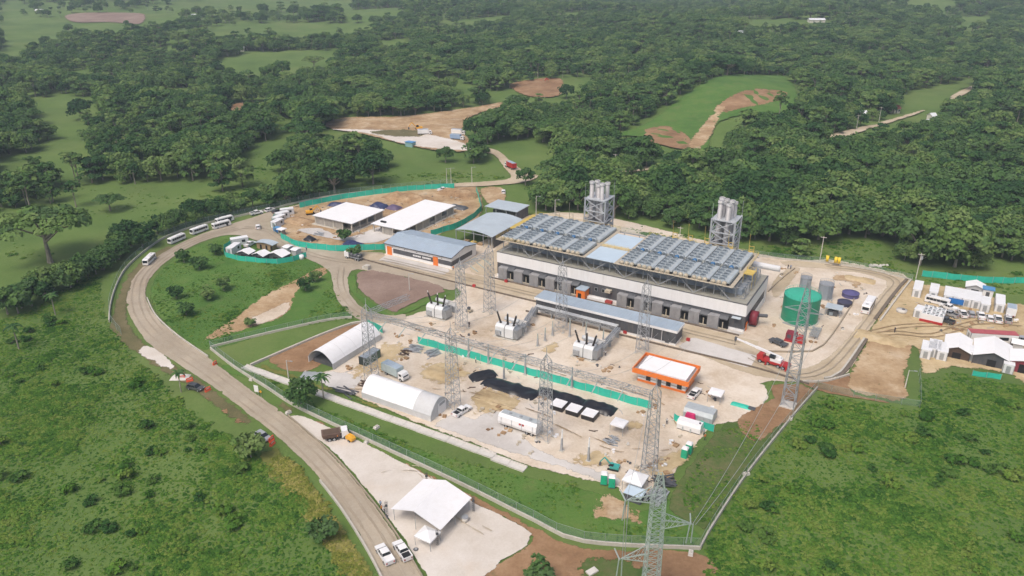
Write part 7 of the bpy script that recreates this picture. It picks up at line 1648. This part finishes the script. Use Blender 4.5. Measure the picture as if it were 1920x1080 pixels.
# meadow and grass behind the plant
M1 = px((0, 480), (130, 355), (300, 350), (420, 345), (482, 285), (550, 275), (540, 312), (490, 350), (300, 405), (60, 490)); M2 = px((1165, 436), (1185, 420), (1300, 440), (1480, 468), (1560, 452), (1645, 452), (1700, 505), (1920, 512), (1920, 556), (1850, 545), (1730, 530), (1560, 492), (1440, 478)); M3 = px((640, 356), (720, 326), (900, 322), (945, 334), (850, 344))
pts = field_points(M1, 3.2, .5, 1.2, [2, 2, 0], -.25, 22, -.15) + field_points(M2, 2.2, .6, 1.5, [0, 1, 2], 0, 12, -.4) + field_points(M3, 2.4, .5, 1.3, [0, 1, 2], 0, 12, -.3)
scatter("meadow_herbage", "tufts on the meadows behind the plant", pts, TUFT)
# single shrubs in the fields
def mk_shrub(lm):
    t = thing("shrub", "", "shrub", (0, 0)); rs = np.random.RandomState(77); n = 9; th = rs.uniform(0, 6.28, n); q = np.sqrt(rs.uniform(0, 1, n)) * 1.1; C = np.c_[q * np.cos(th), q * np.sin(th), .8 + rs.uniform(-.3, .7, n)]
    V, F, T = leaves(C, rs.uniform(.45, .85, n), 34, .2, .9); put("foliage", np_mesh("foliage", V, F, T, lm), t); mb = MB()
    for i in range(4): mb.cyl((0, 0, -.1), (C[i][0], C[i][1], C[i][2]), .06, 5, .02, False)
    mb.build("stem", BARK, t); return t
for ring, n, lb in ((LF, 48, "shrub in the overgrown field left of the access road"), (RF, 54, "shrub in the overgrown field right of the perimeter fence")):
    r = np.array(ring); c = 0
    while c < n:
        p = (R.uniform(r[:, 0].min(), r[:, 0].max()), R.uniform(r[:, 1].min(), r[:, 1].max()))
        if not inside([p], ring)[0] or seg_dist([p], ring)[0] < 2 or mnoise.noise(Vector((p[0] / 18, p[1] / 18, 3.3))) < -.05: continue
        u, v = PX(*p)
        if not (-10 < u < 1930 and v < 1085): continue
        sz = R.uniform(.5, 1.35); rw = ["top", "upper", "middle", "lower", "bottom"][min(4, max(0, int((v - 560) / 105)))]; cl_ = ["far left", "left", "centre", "right", "far right"][min(4, max(0, int((u if u < 900 else u - 1320) / 120)))]
        dk_ = R.random() < .45; repeat(("shrub", dk_), (lambda: mk_shrub(SCRUBD)) if dk_ else (lambda: mk_shrub(SCRUB)), ("small " if sz < .85 else "large " if sz > 1.2 else "") + ("dark " if dk_ else "pale ") + lb + ", %s %s" % (rw, cl_), p, R.uniform(0, 6), "shrubs " + lb.split(" in ", 1)[1].join(("in ", "")), -.05, sz); c += 1

# ---- small litter of a building site
DEB = []
for k_, (mt, bx) in enumerate(((WOODD, (1.3, .22, .12)), (CONC_L, (.5, .35, .3)), (STEEL, (1.6, .1, .1)), (BEIGE, (.7, .6, .35)), (STEEL_D, (.5, .4, .25)), (WHITEP, (.7, .5, .4)), (OCHRE_H, (.9, .8, .3)))):
    DEB.append(bpy.data.objects.new("litter", MB().box(0, 0, bx[2] / 2, *bx).box(bx[0] * .5, bx[1] * 1.3, bx[2] * .4, bx[0] * .6, bx[1] * .8, bx[2] * .8, .5).mesh("litter", mt)))
dp = []
for ring, n in ((px((640, 690), (760, 600), (1000, 600), (1180, 680), (1420, 720), (1300, 840), (1180, 900), (980, 850), (700, 740)), 210), (px((540, 405), (640, 378), (850, 355), (890, 400), (800, 435), (640, 462), (560, 452)), 170), (px((1450, 500), (1640, 515), (1600, 600), (1560, 650), (1450, 650)), 60), (px((1720, 560), (1900, 570), (1920, 690), (1740, 660)), 90), (px((1180, 880), (1250, 860), (1270, 900), (1210, 935)), 40)):
    r = np.array(ring); c = 0
    while c < n:
        p = (R.uniform(r[:, 0].min(), r[:, 0].max()), R.uniform(r[:, 1].min(), r[:, 1].max()))
        if not inside([p], ring)[0] or mnoise.noise(Vector((p[0] / 9, p[1] / 9, 1.3))) < -.1: continue
        dp.append((p[0], p[1], .1, R.choice([0, 0, 1, 1, 2, 2, 3, 3, 4, 5, 6, 6, 6]), R.uniform(.5, 1.3), R.uniform(0, 6.28))); c += 1
scatter("site_litter", "scattered planks, blocks and scraps on the sandy ground", dp, DEB)
# ---- haze of the humid air, thickening towards the hills
hm = bpy.data.materials.new("haze"); hm.use_nodes = True; hn = hm.node_tree.nodes; hn.clear(); ho = hn.new("ShaderNodeOutputMaterial"); pv = hn.new("ShaderNodeVolumePrincipled")
pv.inputs["Color"].default_value = (.72, .87, 1.0, 1); pv.inputs["Density"].default_value = .0002; pv.inputs["Anisotropy"].default_value = .0
hm.node_tree.links.new(pv.outputs[0], ho.inputs["Volume"])
hz = MB().b2(-4400, 4400, -420, 7300, -45, 112).build("haze", hm); tag(hz, "thin pale haze over the land", None, None, "stuff")
